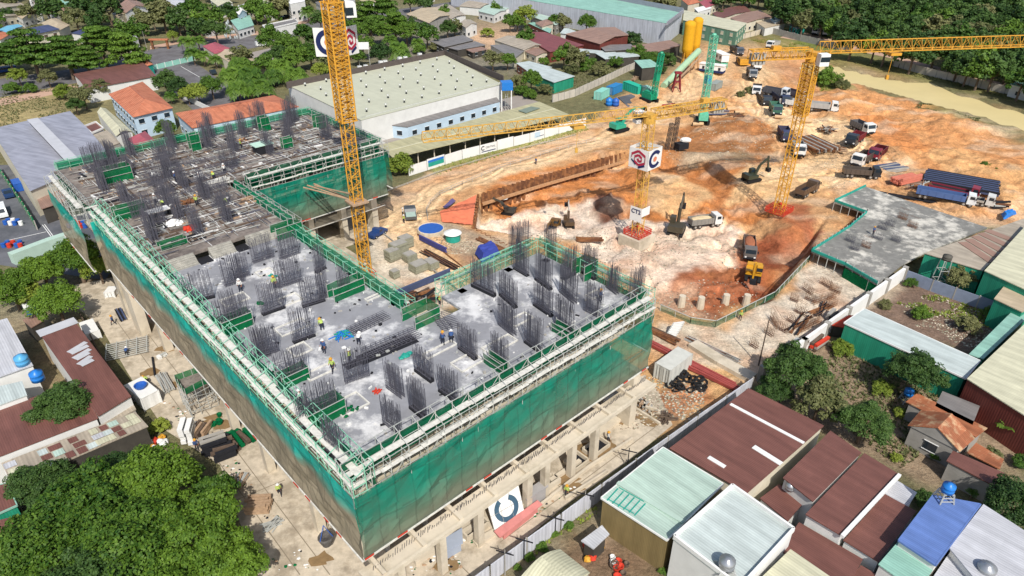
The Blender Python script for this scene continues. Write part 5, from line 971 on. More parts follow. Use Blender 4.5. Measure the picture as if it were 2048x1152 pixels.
# white factory, green factory and their neighbours at the top
t, q, R = H('white_factory', 'huge white-walled factory with a mint green roof at the top edge', 'factory', [(900, -26), (1332, 46), (1366, 22), (980, -55)], 9.5, 'flat', 0, RTEAL, WLG, .1)
mb = MB(); mb.beam(P(1150, -20, 10.5), P(1366, 21, 10.5), .3, 2.2); mb.beam(P(1334, 47, 10), P(1367, 22, 10), .3, 1.6); mb.build('parapet', RGY, t)
H('green_factory', 'long low factory with a cream roof and green window band behind the silos', 'factory', [(1368, 20), (1494, 46), (1474, 63), (1366, 40)], 6.5, 'flat', 0, RC, corrm('green_wall', '#6f9c86', .8), .2, wins=5, win=RC)
for i, (pts, z, roof, rh, rm, wm, nm, lab, cat) in enumerate([
 ([(812, 28), (872, 14), (900, 30), (858, 46)], 5, 'gable', 1.2, RBEI, WGY, 'grey_wall_barn', 'grey-walled barn with a tan gable roof beyond the ventilated factory', 'barn'),
 ([(872, 14), (900, 10), (932, 30), (902, 38)], 4.4, 'gable', .8, RASB, WW, 'white_wall_house', 'house with a whitewashed end wall beside the tan-roofed barn', 'house'),
 ([(860, 82), (926, 70), (948, 80), (888, 94)], 3.6, 'flat', .8, RGR, WD, 'grey_roof_shed', 'low shed with a dark grey roof directly behind the ventilated factory', 'shed'),
 ([(892, 94), (950, 82), (972, 90), (915, 100)], 3.0, 'flat', .6, RGR, WD, 'grey_roof_shed', 'second low grey shed stepping down towards the grass', 'shed'),
 ([(930, 98), (960, 92), (975, 98), (945, 105)], 2.6, 'flat', .6, RB2, WD, 'brown_roof_shelter', 'little brown shelter on posts behind the factory corner', 'shelter'),
 ([(918, 12), (945, 0), (985, 6), (960, 16)], 4, 'gable', .7, RASB, WW, 'pale_roof_house', 'house with a pale weathered roof at the top edge above the sandy yard', 'house'),
 ([(956, 22), (982, 8), (1014, 20), (988, 30)], 4, 'gable', .8, RG, WW, 'white_cottage', 'white cottage with a pale green roof facing the sandy yard', 'cottage'),
 ([(990, 8), (1022, 0), (1040, 12), (1010, 18)], 4, 'flat', .8, RG, WW, 'mint_roof_cottage', 'pale mint roof behind the white cottage', 'cottage'),
 ([(988, 80), (1040, 72), (1092, 90), (1048, 100)], 3.8, 'gable', 1.0, RASB, WCR, 'pale_cement_roof_house', 'house with a pale cement roof left of the maroon roof', 'house'),
 ([(980, 90), (1030, 88), (1048, 102), (1028, 118)], 3.4, 'flat', .8, RGR, WCR, 'grey_sheet_roof_house', 'grey sheet roof house nearest the factory corner', 'house'),
 ([(1048, 102), (1078, 92), (1102, 104), (1072, 112)], 3.2, 'gable', .6, RB2, WCR, 'light_brown_roof_house', 'small light brown roof below the maroon roof', 'house'),
 ([(1035, 64), (1090, 64), (1168, 90), (1100, 104)], 4.2, 'flat', .5, corrm('maroon_roof', '#8e5050', .5), WBR, 'maroon_roof_hall', 'wide maroon roof hall in the middle of the village', 'hall'),
 ([(1056, 46), (1068, 44), (1104, 58), (1100, 66)], 4, 'flat', .5, RTEAL, WBR, 'mint_strip_roof_hut', 'narrow hut with a mint strip roof and maroon wall', 'hut'),
 ([(1060, 32), (1080, 28), (1130, 40), (1112, 50)], 4.4, 'flat', .5, RG, WGY, 'mint_roof_barn', 'barn with a mint roof in front of the white factory wall', 'barn'),
 ([(1120, 66), (1136, 56), (1156, 64), (1148, 70)], 3.4, 'gable', 1, RW, WW, 'white_gable_house', 'tiny house with a white gable between the barns', 'house'),
 ([(1130, 68), (1230, 54), (1258, 70), (1200, 88)], 5.2, 'gable', 1.2, RB2, WBR, 'tan_roof_barn', 'big barn with a tan brown roof and maroon slatted walls', 'barn'),
 ([(1150, 96), (1232, 104), (1218, 108), (1160, 104)], 3.0, 'flat', .4, RW, WD, 'white_roof_shed', 'long bright white shed roof right of the village shrubs', 'shed'),
 ([(1190, 106), (1270, 104), (1280, 112), (1210, 118)], 3.4, 'flat', .4, RW, WD, 'white_roof_workshop', 'dark workshop under a bright white roof behind the shrubs', 'workshop'),
 ([(1262, 92), (1340, 80), (1362, 90), (1300, 108)], 4, 'flat', .4, RB2, WD, 'brown_roof_shed', 'brown shed roof left of the yellow silos', 'shed'),
 ([(1196, 90), (1262, 88), (1272, 98), (1210, 102)], 3.6, 'flat', .4, RGR, WD, 'grey_roof_shed', 'grey shed roof behind the bright white roofs', 'shed'),
 ([(1052, 142), (1100, 136), (1150, 152), (1108, 165)], 3.8, 'flat', .5, RW, WG, 'white_and_maroon_roof_house', 'house with a white roof and a maroon centre panel by the grey wall', 'house'),
 ([(1032, 126), (1058, 122), (1104, 134), (1058, 144)], 3.4, 'flat', .5, RW, WBK, 'white_roof_cottage', 'white roof cottage with a brick wall behind the house with the maroon panel', 'cottage'),
 ([(1268, 124), (1300, 122), (1322, 132), (1284, 136)], 4.6, 'shed', .6, RTEAL, WD, 'batching_shed', 'dark open shed with a thin mint roof edge beside the left piling rig', 'shed'),
 ([(1362, -2), (1386, -8), (1400, 4), (1376, 10)], 5, 'hip', 1.2, RT, WCR, 'orange_roof_house', 'house with an orange roof at the top edge beyond the green factory', 'house'),
 ([(1398, 4), (1424, -2), (1440, 8), (1412, 16)], 4, 'gable', .6, RP, WCR, 'pink_roof_house', 'pinkish roof house at the top edge right of the orange one', 'house'),
 ([(1388, 16), (1416, 10), (1424, 16), (1396, 24)], 4, 'flat', .6, M['white'], WW, 'white_truck_shelter', 'small white shelter behind the green factory', 'shelter'),
 ([(1424, 26), (1488, 10), (1502, 22), (1440, 38)], 4.2, 'gable', .7, RB, WCR, 'maroon_roof_shed', 'long maroon roof shed behind the green factory', 'shed'),
 ([(1460, 36), (1520, 20), (1545, 34), (1486, 48)], 4.2, 'gable', .7, RB2, WCR, 'tan_roof_shed', 'tan roof shed beside the dense wood', 'shed'),
 ([(1512, 44), (1552, 34), (1572, 46), (1530, 56)], 3.6, 'flat', .7, RBEI, WW, 'beige_roof_house', 'beige roof house with a white wall near the lane', 'house'),
 ([(1540, 38), (1562, 34), (1572, 42), (1550, 46)], 4.2, 'gable', .7, RW, WW, 'white_roof_cabin', 'small white roof cabin at the edge of the wood', 'cabin'),
 ([(1578, 50), (1596, 46), (1612, 54), (1594, 58)], 3, 'flat', .7, RLG, M['teal'], 'lane_hut', 'green hut under a grey roof beside the lane', 'hut'),
 ([(2020, 168), (2050, 156), (2090, 170), (2060, 178)], 4, 'gable', .7, RTEAL, WW, 'mint_roof_house', 'mint roof house at the right edge beyond the canal wall', 'house'),
 ([(700, -4), (740, -10), (752, 4), (716, 8)], 5, 'gable', 1, RBEI, WW, 'cream_house', 'cream house at the top edge just right of the crane mast', 'house'),
 ([(630, 4), (660, -2), (668, 6), (640, 12)], 4, 'flat', 1, RGR, WW, 'grey_roof_house', 'grey roof house at the top edge left of the crane mast', 'house'),
 ([(330, 2), (372, -8), (390, 6), (350, 12)], 4, 'gable', 1, RLG, WW, 'pale_roof_house', 'pale roof house at the top edge behind the roadside trees', 'house'),
 ([(-40, 12), (30, 0), (50, 10), (-20, 26)], 4, 'gable', 1, RASB, WCR, 'pale_roof_house', 'weathered pale roof house in the top left corner', 'house'),
 ([(-30, 34), (20, 22), (40, 30), (-10, 42)], 4, 'gable', 1, RASB, WCR, 'cement_roof_house', 'cement roof house at the left edge above the cyan roof', 'house'),
 ([(90, 6), (150, -6), (170, 4), (112, 16)], 4, 'gable', 1, RTEAL, WCR, 'mint_roof_villa', 'mint roof villa at the top edge right of the pylon', 'villa'),
 ([(120, 18), (150, 12), (162, 22), (132, 28)], 4, 'gable', 1, RB2, WCR, 'brown_roof_house', 'brown roof house at the top behind the dark trees', 'house'),
 ([(420, 0), (452, -6), (466, 6), (436, 12)], 6, 'gable', 1, RC, WW, 'cream_roof_house', 'cream roof house at the top edge behind the tall roadside tree', 'house')]):
    H(nm, lab, cat, pts, z, roof, rh, rm, wm, .3, axis=0, wins=4 if rnd() < .5 else 0)
t, q, R = None, None, None
# ------------------------------------------------------------------ walls and fences
def wall(name, lab, pts, h, m, th=.22, cap=None, posts=0, z0=None, panels=None, cat='wall', pm='conc_grey', hs=None):
    w = [(P(*a) if z0 is None else P(a[0], a[1], z0)) for a in pts]; t = thing(name, lab, cat, (w[0].x, w[0].y, w[0].z))
    mb = MB()
    for a, b2 in zip(w, w[1:]):
        L = (b2 - a).length; k = max(1, int(L / 3)); 
        for i in range(k):
            p = a.lerp(b2, i / k); e = a.lerp(b2, (i + 1) / k); dz = ru(-.04, .04); hh = h + dz; mb.beam(p + Vector((0, 0, hh / 2 - .1)), e + Vector((0, 0, hh / 2 - .1)), th, hh + .2)
    mb.build('wall_panel', m, t, uv=True)
    if posts:
        mb = MB()
        for a, b2 in zip(w, w[1:]):
            k = max(1, int((b2 - a).length / posts))
            for i in range(k + 1): p = a.lerp(b2, i / k); mb.box(p.x, p.y, p.z - .1, th * 1.6, th * 1.6, h + .25, math.atan2(b2.y - a.y, b2.x - a.x))
        mb.build('post', pm, t)
    return t
wall('white_site_wall', 'long white sheet wall between the vacant lot and the foundations', [(1803, 560), (1602, 706), (1520, 762)], 2.6, 'white', .5, posts=6, cat='wall')
wall('white_lane_wall', 'white sheet wall along the lane from the brown roofs to the bottom edge', [(1500, 785), (1390, 862), (1200, 1000), (1120, 1060), (980, 1165), (880, 1240)], 2.6, corrm('white_sheet_wall', '#d9dbe4', .8, var=.08), .12, posts=5, cat='wall')
wall('blue_grey_wall', 'blue-grey panel wall at the back of the vacant lot', [(1808, 562), (1860, 582), (2000, 632), (2040, 650)], 2.2, mat('blue_grey_panel', '#8b96ab', var=.15), .12, posts=3)
wall('grey_village_wall', 'grey concrete panel wall between the village shrubs and the containers', [(1105, 205), (1150, 193), (1210, 165), (1258, 142), (1275, 135)], 2.4, mat('weathered_panel', '#cbc3b6', var=.18, scale=.5), .15, posts=2.5)
wall('white_canal_wall', 'pale wall below the dense wood on the far canal bank', [(1786, 132), (1850, 150), (1960, 176), (2060, 200), (2160, 226)], 2.6, mat('weathered_panel', '#cbc3b6'), .2, posts=4)
wall('grey_lane_wall', 'grey wall along the lane beside the grass at the top', [(1546, 68), (1600, 82), (1690, 102), (1700, 106)], 2.6, 'conc_grey', .2, posts=4)
wall('pale_factory_wall', 'pale boundary wall in front of the green factory', [(1392, 60), (1478, 80), (1530, 66)], 2.2, 'conc', .2, posts=4)
wall('mint_fence', 'mint coloured fence between the road and the car park', [(300, 142), (390, 121)], 1.8, mat('mint_panel_fence', '#9ad4c4'), .15, posts=3, cat='fence', pm='white')
wall('pale_yard_wall', 'pale mint flat-topped wall between the asphalt yard and the trees', [(28, 528), (100, 500), (165, 478)], 2.2, mat('mint_plaster', '#b8d2c4', var=.08), 1.6, cat='wall')
wall('dark_yard_fence', 'dark green netted fence beside the grey-blue warehouse', [(0, 345), (50, 420), (75, 460)], 2, 'netd', .15, posts=3, cat='fence')
wall('yard_side_fence', 'low planted fence between the concrete yard and the long brown roof', [(165, 640), (200, 712), (268, 812)], 1.4, 'woodd', .15, cat='fence')
wall('school_wall', 'low white wall beside the car park and the palms', [(352, 190), (450, 238), (560, 250)], 1.6, 'white', .15, cat='wall')
wall('slab_edge_wall', 'pale retaining kerb along the right side of the building', [(1265, 880), (1180, 935), (1060, 1030)], .5, 'conc', .3, cat='kerb')
wall('pale_foundation_beam', 'long pale concrete ground beam between the pipes and the foundations', [(1385, 690), (1440, 725), (1505, 760)], .6, 'conc', 2.0, cat='beam')
# hoarding with banners
t = thing('site_hoarding', 'long white hoarding with banners between the open shed and the haul road', 'hoarding', tuple(P(820, 352)))
HP = [P(818, 352), P(925, 318), P(1060, 284), P(1172, 252)]; k = 0
for a, b2 in zip(HP, HP[1:]):
    n_ = int((b2 - a).length / 4.6)
    for i in range(n_):
        p, e = a.lerp(b2, i / n_), a.lerp(b2, (i + .97) / n_); mb = MB(); h = 2.5 + (.25 if (k % 4 == 1) else 0); mb.beam(p + Vector((0, 0, h / 2)), e + Vector((0, 0, h / 2)), .1, h); pn = mb.build('hoarding_panel', 'white', t)
        d = (e - p).normalized(); nr = Vector((d.y, -d.x, 0)); o = (p + e) / 2 + nr * .08 + Vector((0, 0, 1.5)); L = (e - p).length
        if k in (4, 13):
            mb = MB(); R1, R2 = .62, .36; c0 = o - d * L * .33; vs = []
            for j in range(17):
                an = R_(40) + (2 * math.pi - R_(80)) * j / 16
                for r in (R1, R2): vs.append(c0 + d * math.cos(an) * r + Vector((0, 0, math.sin(an) * r)))
            mb.add(vs, [[2 * j, 2 * j + 1, 2 * j + 3, 2 * j + 2] for j in range(16)]); mb.sub('logo_ring', 'dark', pn, t)
            text('CENTRAL', .72, o + d * L * .12, d, Vector((0, 0, 1)), 'dark', t, pn); mb = MB(); mb.beam(o - d * L * .42 + Vector((0, 0, -.95)), o + d * L * .42 + Vector((0, 0, -.95)), .03, .22); mb.sub('banner_stripe', 'navy', pn, t)
        elif k in (1,): mb = MB(); mb.beam(o - d * L * .45 - Vector((0, 0, .3)), o + d * L * .45 - Vector((0, 0, .3)), .03, 1.0, 0); mb.beam(o - d * L * .45 + Vector((0, 0, .55)), o + d * L * .45 + Vector((0, 0, .55)), .03, .6, 1); mb.sub('picture_banner', [M['teal'], M['tank']], pn, t)
        elif k in (7, 17): mb = MB(); mb.beam(o - d * L * .2, o + d * L * .2, .03, 1.5); mb.sub('picture_banner', WBL, pn, t); mb = MB(); mb.beam(o - d * L * .1 - Vector((0, 0, .5)), o + d * L * .45 - Vector((0, 0, .5)), .03, .16); mb.sub('banner_stripe', 'navy', pn, t)
        k += 1
# haul-road guard rails
def rail(lab, pts, h=1.1, m='steel', st=3.0, r=.05):
    w = [G(*p) for p in pts]; t = thing('guard_rail', lab, 'guard rail', tuple(w[0])); mb = MB(); mb2 = MB()
    for a, b2 in zip(w, w[1:]):
        k = max(1, int((b2 - a).length / st))
        for i in range(k + 1): p = a.lerp(b2, i / k); mb.tube([p - Vector((0, 0, .3)), p + Vector((0, 0, h))], r, 4)
        for z in (h, h * .55): mb2.tube([a + Vector((0, 0, z)), b2 + Vector((0, 0, z))], r * .9, 4)
    mb.build('post', m, t); mb2.build('rail', m, t)
rail('grey guard rail between the haul road and the sheet piles', [(1190, 283), (1100, 307), (1000, 339), (925, 371), (880, 392), (862, 408), (853, 425), (856, 442)])
rail('thin rail on the hoarding side of the haul road', [(1150, 272), (1010, 307), (880, 345), (770, 386)], .5)
rail('low kerb rail beside the courtyard stacks', [(765, 468), (800, 495), (870, 545), (920, 585)], .35, 'conc_grey', 2, .12)
rail('second kerb rail on the far side of the courtyard road', [(835, 470), (880, 500), (950, 555)], .3, 'rust', 2, .1)
# sheet piles
def sheetpile(lab, pts, zt, zb, wale=True):
    w = [P(*p) for p in pts]; t = thing('sheet_pile_wall', lab, 'sheet pile wall', (w[0].x, w[0].y, zb)); mb = MB()
    for a, b2 in zip(w, w[1:]):
        d = (b2 - a); L = d.length; d.normalize(); s_ = Vector((-d.y, d.x, 0)); n_ = int(L / .35); vs = []
        for i in range(n_ + 1):
            o = s_ * (.28 if (i // 2) % 2 else -.28); dz = ru(-.08, .12) if i % 2 == 0 else 0; p = a + d * (L * i / n_) + o; vs += [(p.x, p.y, zb), (p.x, p.y, zt + dz)]
        mb.add(vs, [(2 * i, 2 * i + 2, 2 * i + 3, 2 * i + 1) for i in range(n_)])
    mb.build('sheet_pile', 'rust', t)
    if wale:
        mb = MB()
        for a, b2 in zip(w, w[1:]):
            nr = Vector(((b2 - a).y, -(b2 - a).x, 0)).normalized() * .7
            mb.beam(a + nr + Vector((0, 0, -1.6)), b2 + nr + Vector((0, 0, -1.6)), .5, .35); mb.beam(a + nr * 1.2 + Vector((0, 0, -1.9)), b2 + nr * 1.2 + Vector((0, 0, -1.9)), .25, .3)
        mb.build('waling_beam', mat('pale_rust', '#c0946c', var=.3, scale=1.5), t)
sheetpile('long rusty sheet pile wall holding the haul road side of the excavation', [(961, 392), (1084, 355), (1190, 325), (1278, 300)], .6, -4.3)
sheetpile('short rusty sheet pile wall beside the orange tarpaulin', [(957, 389), (946, 456)], .3, -4, True)
sheetpile('low sheet pile line between the blue tarpaulins and the excavation', [(946, 456), (1010, 490), (1085, 478)], .2, -4, False)
# ------------------------------------------------------------------ vehicles and machines
def wheelm(mb, x, y, z, r, w):
    mb.tube([(x, y - w / 2, z), (x, y + w / 2, z)], r, 12, 0, None, True); mb.tube([(x, y - w / 2 - .02, z), (x, y + w / 2 + .02, z)], r * .5, 8, 1, None, True)
VC = {}
def vcol(h): 
    if h not in VC: VC[h] = mat('vehicle_paint_' + str(len(VC)), h, var=.12, scale=1, rough=.4, spec=.5)
    return VC[h]
def place(px, py, head): g = G(px, py); return g
def truck(lab, px, py, tpx, tpy, cab='#e8e8e4', body='#8a8a88', load=None, L=7.0, axles=4, flat=False, desc=None, tilt=False):
    """dump truck; (tpx,tpy) is a photo point the bonnet faces"""
    g = G(px, py); q = G(tpx, tpy); a = math.atan2(q.y - g.y, q.x - g.x); t = thing('dump_truck' if not flat else 'flatbed_truck', lab, 'truck', (g.x, g.y, g.z), a, 'trucks on the site')
    Wd = 2.3; h0 = .95; cl = 1.7; x1 = L / 2 - cl
    mb = MB(); mb.box(0, 0, .55, L, .9, .35); mb.build('chassis', 'dark', t, org=(0, 0, 0))
    mb = MB(); xc = L / 2 - cl; vs = [(xc, h0 - .3), (L / 2, h0 - .3), (L / 2, h0 + .75), (L / 2 - .25, h0 + 1.7), (xc, h0 + 1.8)]
    mb.add([(x, -Wd / 2, z) for x, z in vs] + [(x, Wd / 2, z) for x, z in vs], [(0, 1, 2, 3, 4), (9, 8, 7, 6, 5)] + [(i, i + 5, (i + 1) % 5 + 5, (i + 1) % 5) for i in range(5)])
    cb = mb.build('cab', vcol(cab), t, org=(0, 0, 0))
    mb = MB(); mb.quad((L / 2 - .0, -.98, h0 + .8), (L / 2 - .0, .98, h0 + .8), (L / 2 - .22, .95, h0 + 1.58), (L / 2 - .22, -.95, h0 + 1.58)); mb.v = [(x + .03, y, z) for x, y, z in mb.v]
    for s_ in (-1, 1): mb.box(L / 2 - .85, s_ * (Wd / 2), h0 + .85, .9, .06, .65)
    mb.build('windscreen', 'glass', cb, org=(0, 0, 0))
    mb = MB(); mb.box(L / 2, 0, h0 - .35, .2, Wd, .4); mb.build('bumper', 'dark', t, org=(0, 0, 0))
    for s_ in (-1, 1): mb = MB(); mb.box(L / 2 + .06, s_ * .85, h0 - .05, .12, .35, .22); mb.build('headlight', 'white', t, org=(0, 0, 0))
    bl = L - cl - .3; xb = -L / 2 + bl / 2; t.scale = (1.2,) * 3 if py < 345 else (1, 1, 1); bh = .35 if flat else 1.15
    mb = MB(); mb.box(xb, 0, h0, bl, Wd, .12); 
    for s_ in (-1, 1): mb.box(xb, s_ * (Wd / 2 - .05), h0 + .12, bl, .1, bh)
    mb.box(xb - bl / 2 + .05, 0, h0 + .12, .1, Wd - .2, bh * .9); mb.box(xb + bl / 2 - .05, 0, h0 + .12, .1, Wd - .2, bh * 1.15)
    for i in range(6):
        for s_ in (-1, 1): mb.box(xb - bl / 2 + (i + .5) * bl / 6, s_ * (Wd / 2 + .03), h0, .1, .08, bh)
    bd = mb.build('tipper_body' if not flat else 'cargo_bed', vcol(body), t, org=(0, 0, 0))
    mb = MB(); mm = 'dark' if load is None else load; zt = h0 + (.2 if load is None else bh + .0)
    if load: mb.blob((xb, 0, zt - .2), bl / 2 * .95, Wd / 2 * .9, .5, 0, 10, 6, .1)
    else: mb.box(xb, 0, h0 + .13, bl - .3, Wd - .3, .05)
    mb.build('load' if load else 'bed_floor', mm if not load else M[load] if isinstance(load, str) else load, t, org=(0, 0, 0))
    xs = [L / 2 - .9, L / 2 - 2.1, -L / 2 + 2.0, -L / 2 + .95] if axles == 4 else [L / 2 - .9, -L / 2 + 1.0]
    for x in xs:
        for s_ in (-1, 1): mb = MB(); wheelm(mb, x, s_ * (Wd / 2 - .18), .48, .48, .34); mb.build('wheel', [M['tyre'], M['conc_grey']], t, org=(0, 0, 0))
    for s_ in (-1, 1): mb = MB(); mb.box(L / 2 - .1, s_ * (Wd / 2 + .2), h0 + .9, .1, .22, .5); mb.box(L / 2 - .1, s_ * (Wd / 2 + .05), h0 + 1.3, .05, .25, .06); mb.build('mirror', 'dark', t, org=(0, 0, 0))
    return t
M['soil'] = mat('reddish_soil', '#a8694a', var=.3, scale=3, bump=.4); M['sand'] = mat('pale_sand', '#d9c39c', var=.2, scale=3)
for a in [
 ('white truck with an empty tipper driving through the excavation beside the black excavator', 1408, 452, 1500, 438, '#ecebe6', '#8f8b84', 'sand', 7.2),
 ('dark truck heaped with red soil beside the yellow excavator at the pit edge', 1497, 505, 1500, 560, '#6f6a66', '#6b5a52', 'soil', 8),
 ('brown empty tipper truck parked right of the red crane base', 1612, 388, 1650, 370, '#6c5a4c', '#6a5544', None, 7.2),
 ('black truck with its empty bed towards the white-cab truck by the second slab', 1720, 354, 1800, 362, '#2f3338', '#5b5149', None, 8.2),
 ('white-cab truck with a brown bed, last in the queue on the road', 1722, 328, 1690, 345, '#eceae4', '#5c504a', None, 6.6),
 ('dark crimson truck parked behind the white-cab truck', 1752, 316, 1735, 330, '#8c2c3c', '#6c2a30', None, 6.2),
 ('white-cab truck with a grey bed on the outer bend of the road', 1722, 264, 1745, 275, '#e4e6e2', '#6c6b6e', None, 6.2),
 ('black truck with a crimson bed on the outer bend of the road', 1708, 287, 1695, 300, '#383c44', '#7c2d35', None, 6.4),
 ('white truck with a long grey tipper right of the crane mast', 1640, 222, 1700, 230, '#e9e9e6', '#b3b2ae', None, 8.2),
 ('white truck seen through the crane mast behind the silver car', 1588, 216, 1640, 222, '#ecece8', '#dadad6', None, 7.6),
 ('dark green truck facing the camera nearest in the waiting group', 1549, 226, 1555, 240, '#3f6b5a', '#4f7f68', None, 7),
 ('black truck with a brown bed at the left of the waiting group', 1526, 206, 1538, 216, '#2c2e33', '#54483f', None, 7.4),
 ('white-cab truck behind the left black truck', 1512, 188, 1510, 200, '#ececea', '#4a4544', None, 6.6),
 ('dark blue truck in the middle of the waiting group', 1560, 206, 1572, 214, '#2b3550', '#3a4158', None, 7.4),
 ('white-roofed truck at the back of the waiting group', 1550, 193, 1562, 200, '#dfe3e4', '#5a5a60', None, 7),
 ('black truck with a long dark tipper behind the crane mast', 1585, 202, 1610, 210, '#caccd2', '#4a4350', None, 7.4),
 ('dark indigo truck alone on the sand left of the crane mast', 1568, 278, 1580, 292, '#3c4060', '#4c4a60', None, 6.8),
 ('white truck nose showing just right of the crane mast by the rusty piles', 1594, 308, 1598, 322, '#eeeeea', '#9a9a96', None, 6),
 ('grey truck facing the camera on the far sand road', 1502, 154, 1506, 168, '#8a8d90', '#56524e', None, 7),
 ('small white truck on the far road behind the yellow frames', 1511, 138, 1516, 148, '#ecece8', '#b88b3a', None, 6),
 ('grey truck parked by the far end of the site road', 1472, 108, 1486, 118, '#5d6068', '#4c4844', None, 7.6),
 ('white-cab truck with an empty flat bed by the grass', 1545, 96, 1530, 102, '#ecece8', '#b8b6ae', None, 6.6),
 ('white truck with a dark bed on the lane by the wood', 1636, 69, 1620, 74, '#ecece8', '#4b4b4a', None, 7),
 ('second white truck with a dark bed on the lane by the wood, nearer the grass', 1656, 72, 1640, 78, '#f0f0ec', '#5b5b58', None, 6.4),
]: truck(*a)
tb = truck('long blue-sided truck with a white cab parked beside the second slab', 1888, 402, 1990, 428, '#e8eef0', '#5470a4', None, 11.5)
truck('flatbed truck with a crimson crane arm behind the long blue truck', 1905, 388, 1990, 408, '#8c3040', '#8c3040', None, 10, flat=True)
truck('light grey cabless flatbed behind the blue tarpaulin bundle', 1960, 410, 1990, 420, '#d9d9d4', '#b9b3a8', None, 5, flat=True)
def car(name, lab, cat, px, py, tx, ty, col, L=4.6, Wd=1.9, van=False, group=None):
    g = G(px, py); q = G(tx, ty); a = math.atan2(q.y - g.y, q.x - g.x); t = thing(name, lab, cat, tuple(g), a, group); f = L / 2
    pr = [(-f, .4), (f, .4), (f, .85), (f * .55, 1.0), (f * .25, 1.55), (-f * .1, 1.6), (-f * .25, 1.05), (-f, 1.05)] if not van else [(-f, .4), (f, .4), (f, 1.0), (f * .8, 1.2), (f * .6, 2.0), (-f, 2.0)]
    n_ = len(pr); mb = MB(); mb.add([(x, -Wd / 2, z) for x, z in pr] + [(x, Wd / 2, z) for x, z in pr], [list(range(n_)), list(range(n_, 2 * n_))[::-1]] + [(i, i + n_, (i + 1) % n_ + n_, (i + 1) % n_) for i in range(n_)])
    mb.build('body', vcol(col), t, org=(0, 0, 0)); mb = MB()
    if not van: mb.quad((f * .53, -.8, 1.06), (f * .53, .8, 1.06), (f * .28, .75, 1.54), (f * .28, -.75, 1.54)); mb.v = [(x + .03, y, z + .02) for x, y, z in mb.v]; [mb.box(f * .05, s_ * Wd / 2, 1.12, f * .35, .05, .34) for s_ in (-1, 1)]
    else: mb.quad((f * .8 + .03, -.8, 1.25), (f * .8 + .03, .8, 1.25), (f * .62 + .03, .75, 1.9), (f * .62 + .03, -.75, 1.9)); [mb.box(-f * .1, s_ * Wd / 2, 1.25, f * 1.3, .05, .5) for s_ in (-1, 1)]
    mb.build('windows', 'glass', t, org=(0, 0, 0))
    if name == 'pickup_truck': mb = MB(); mb.box(-f * .62, 0, .95, f * .7, Wd * .84, .16); mb.build('bed_cover', RG, t, org=(0, 0, 0))
    for x in (-f * .62, f * .62):
        for s_ in (-1, 1): mb = MB(); wheelm(mb, x, s_ * (Wd / 2 - .1), .36, .36, .24); mb.build('wheel', [M['black'], M['steel']], t, org=(0, 0, 0))
    return t
car('pickup_truck', 'dark pickup truck with a pale covered bed on the haul road by the building', 'pickup', 821, 430, 817, 405, '#55585a', 6.6, 2.4)
car('parked_car', 'blue car standing in the shade under the back wing', 'car', 755, 471, 770, 462, '#26457c', 4.4)
car('parked_car', 'dark car half hidden under the palms beside the car park', 'car', 427, 148, 440, 160, '#2a3437', 4.6)
car('parked_car', 'dark car parked beyond the arched gatehouse', 'car', 572, 36, 586, 33, '#2f3a40', 4.4)
car('white_van', 'white van parked at the roadside in front of the palms', 'van', 524, 92, 540, 90, '#eef0f0', 5, 2, True)
car('blue_bus', 'blue bus half hidden under the trees at the left edge', 'bus', 6, 145, -30, 150, '#1f50a0', 9, 2.6, True)
car('parked_car', 'dark car in the shade at the left edge of the asphalt yard', 'car', 18, 392, 28, 412, '#27406a', 4.8)
car('white_van', 'white box van at the left edge of the asphalt yard', 'van', 4, 430, 12, 455, '#e9ecec', 5.5, 2.2, True)
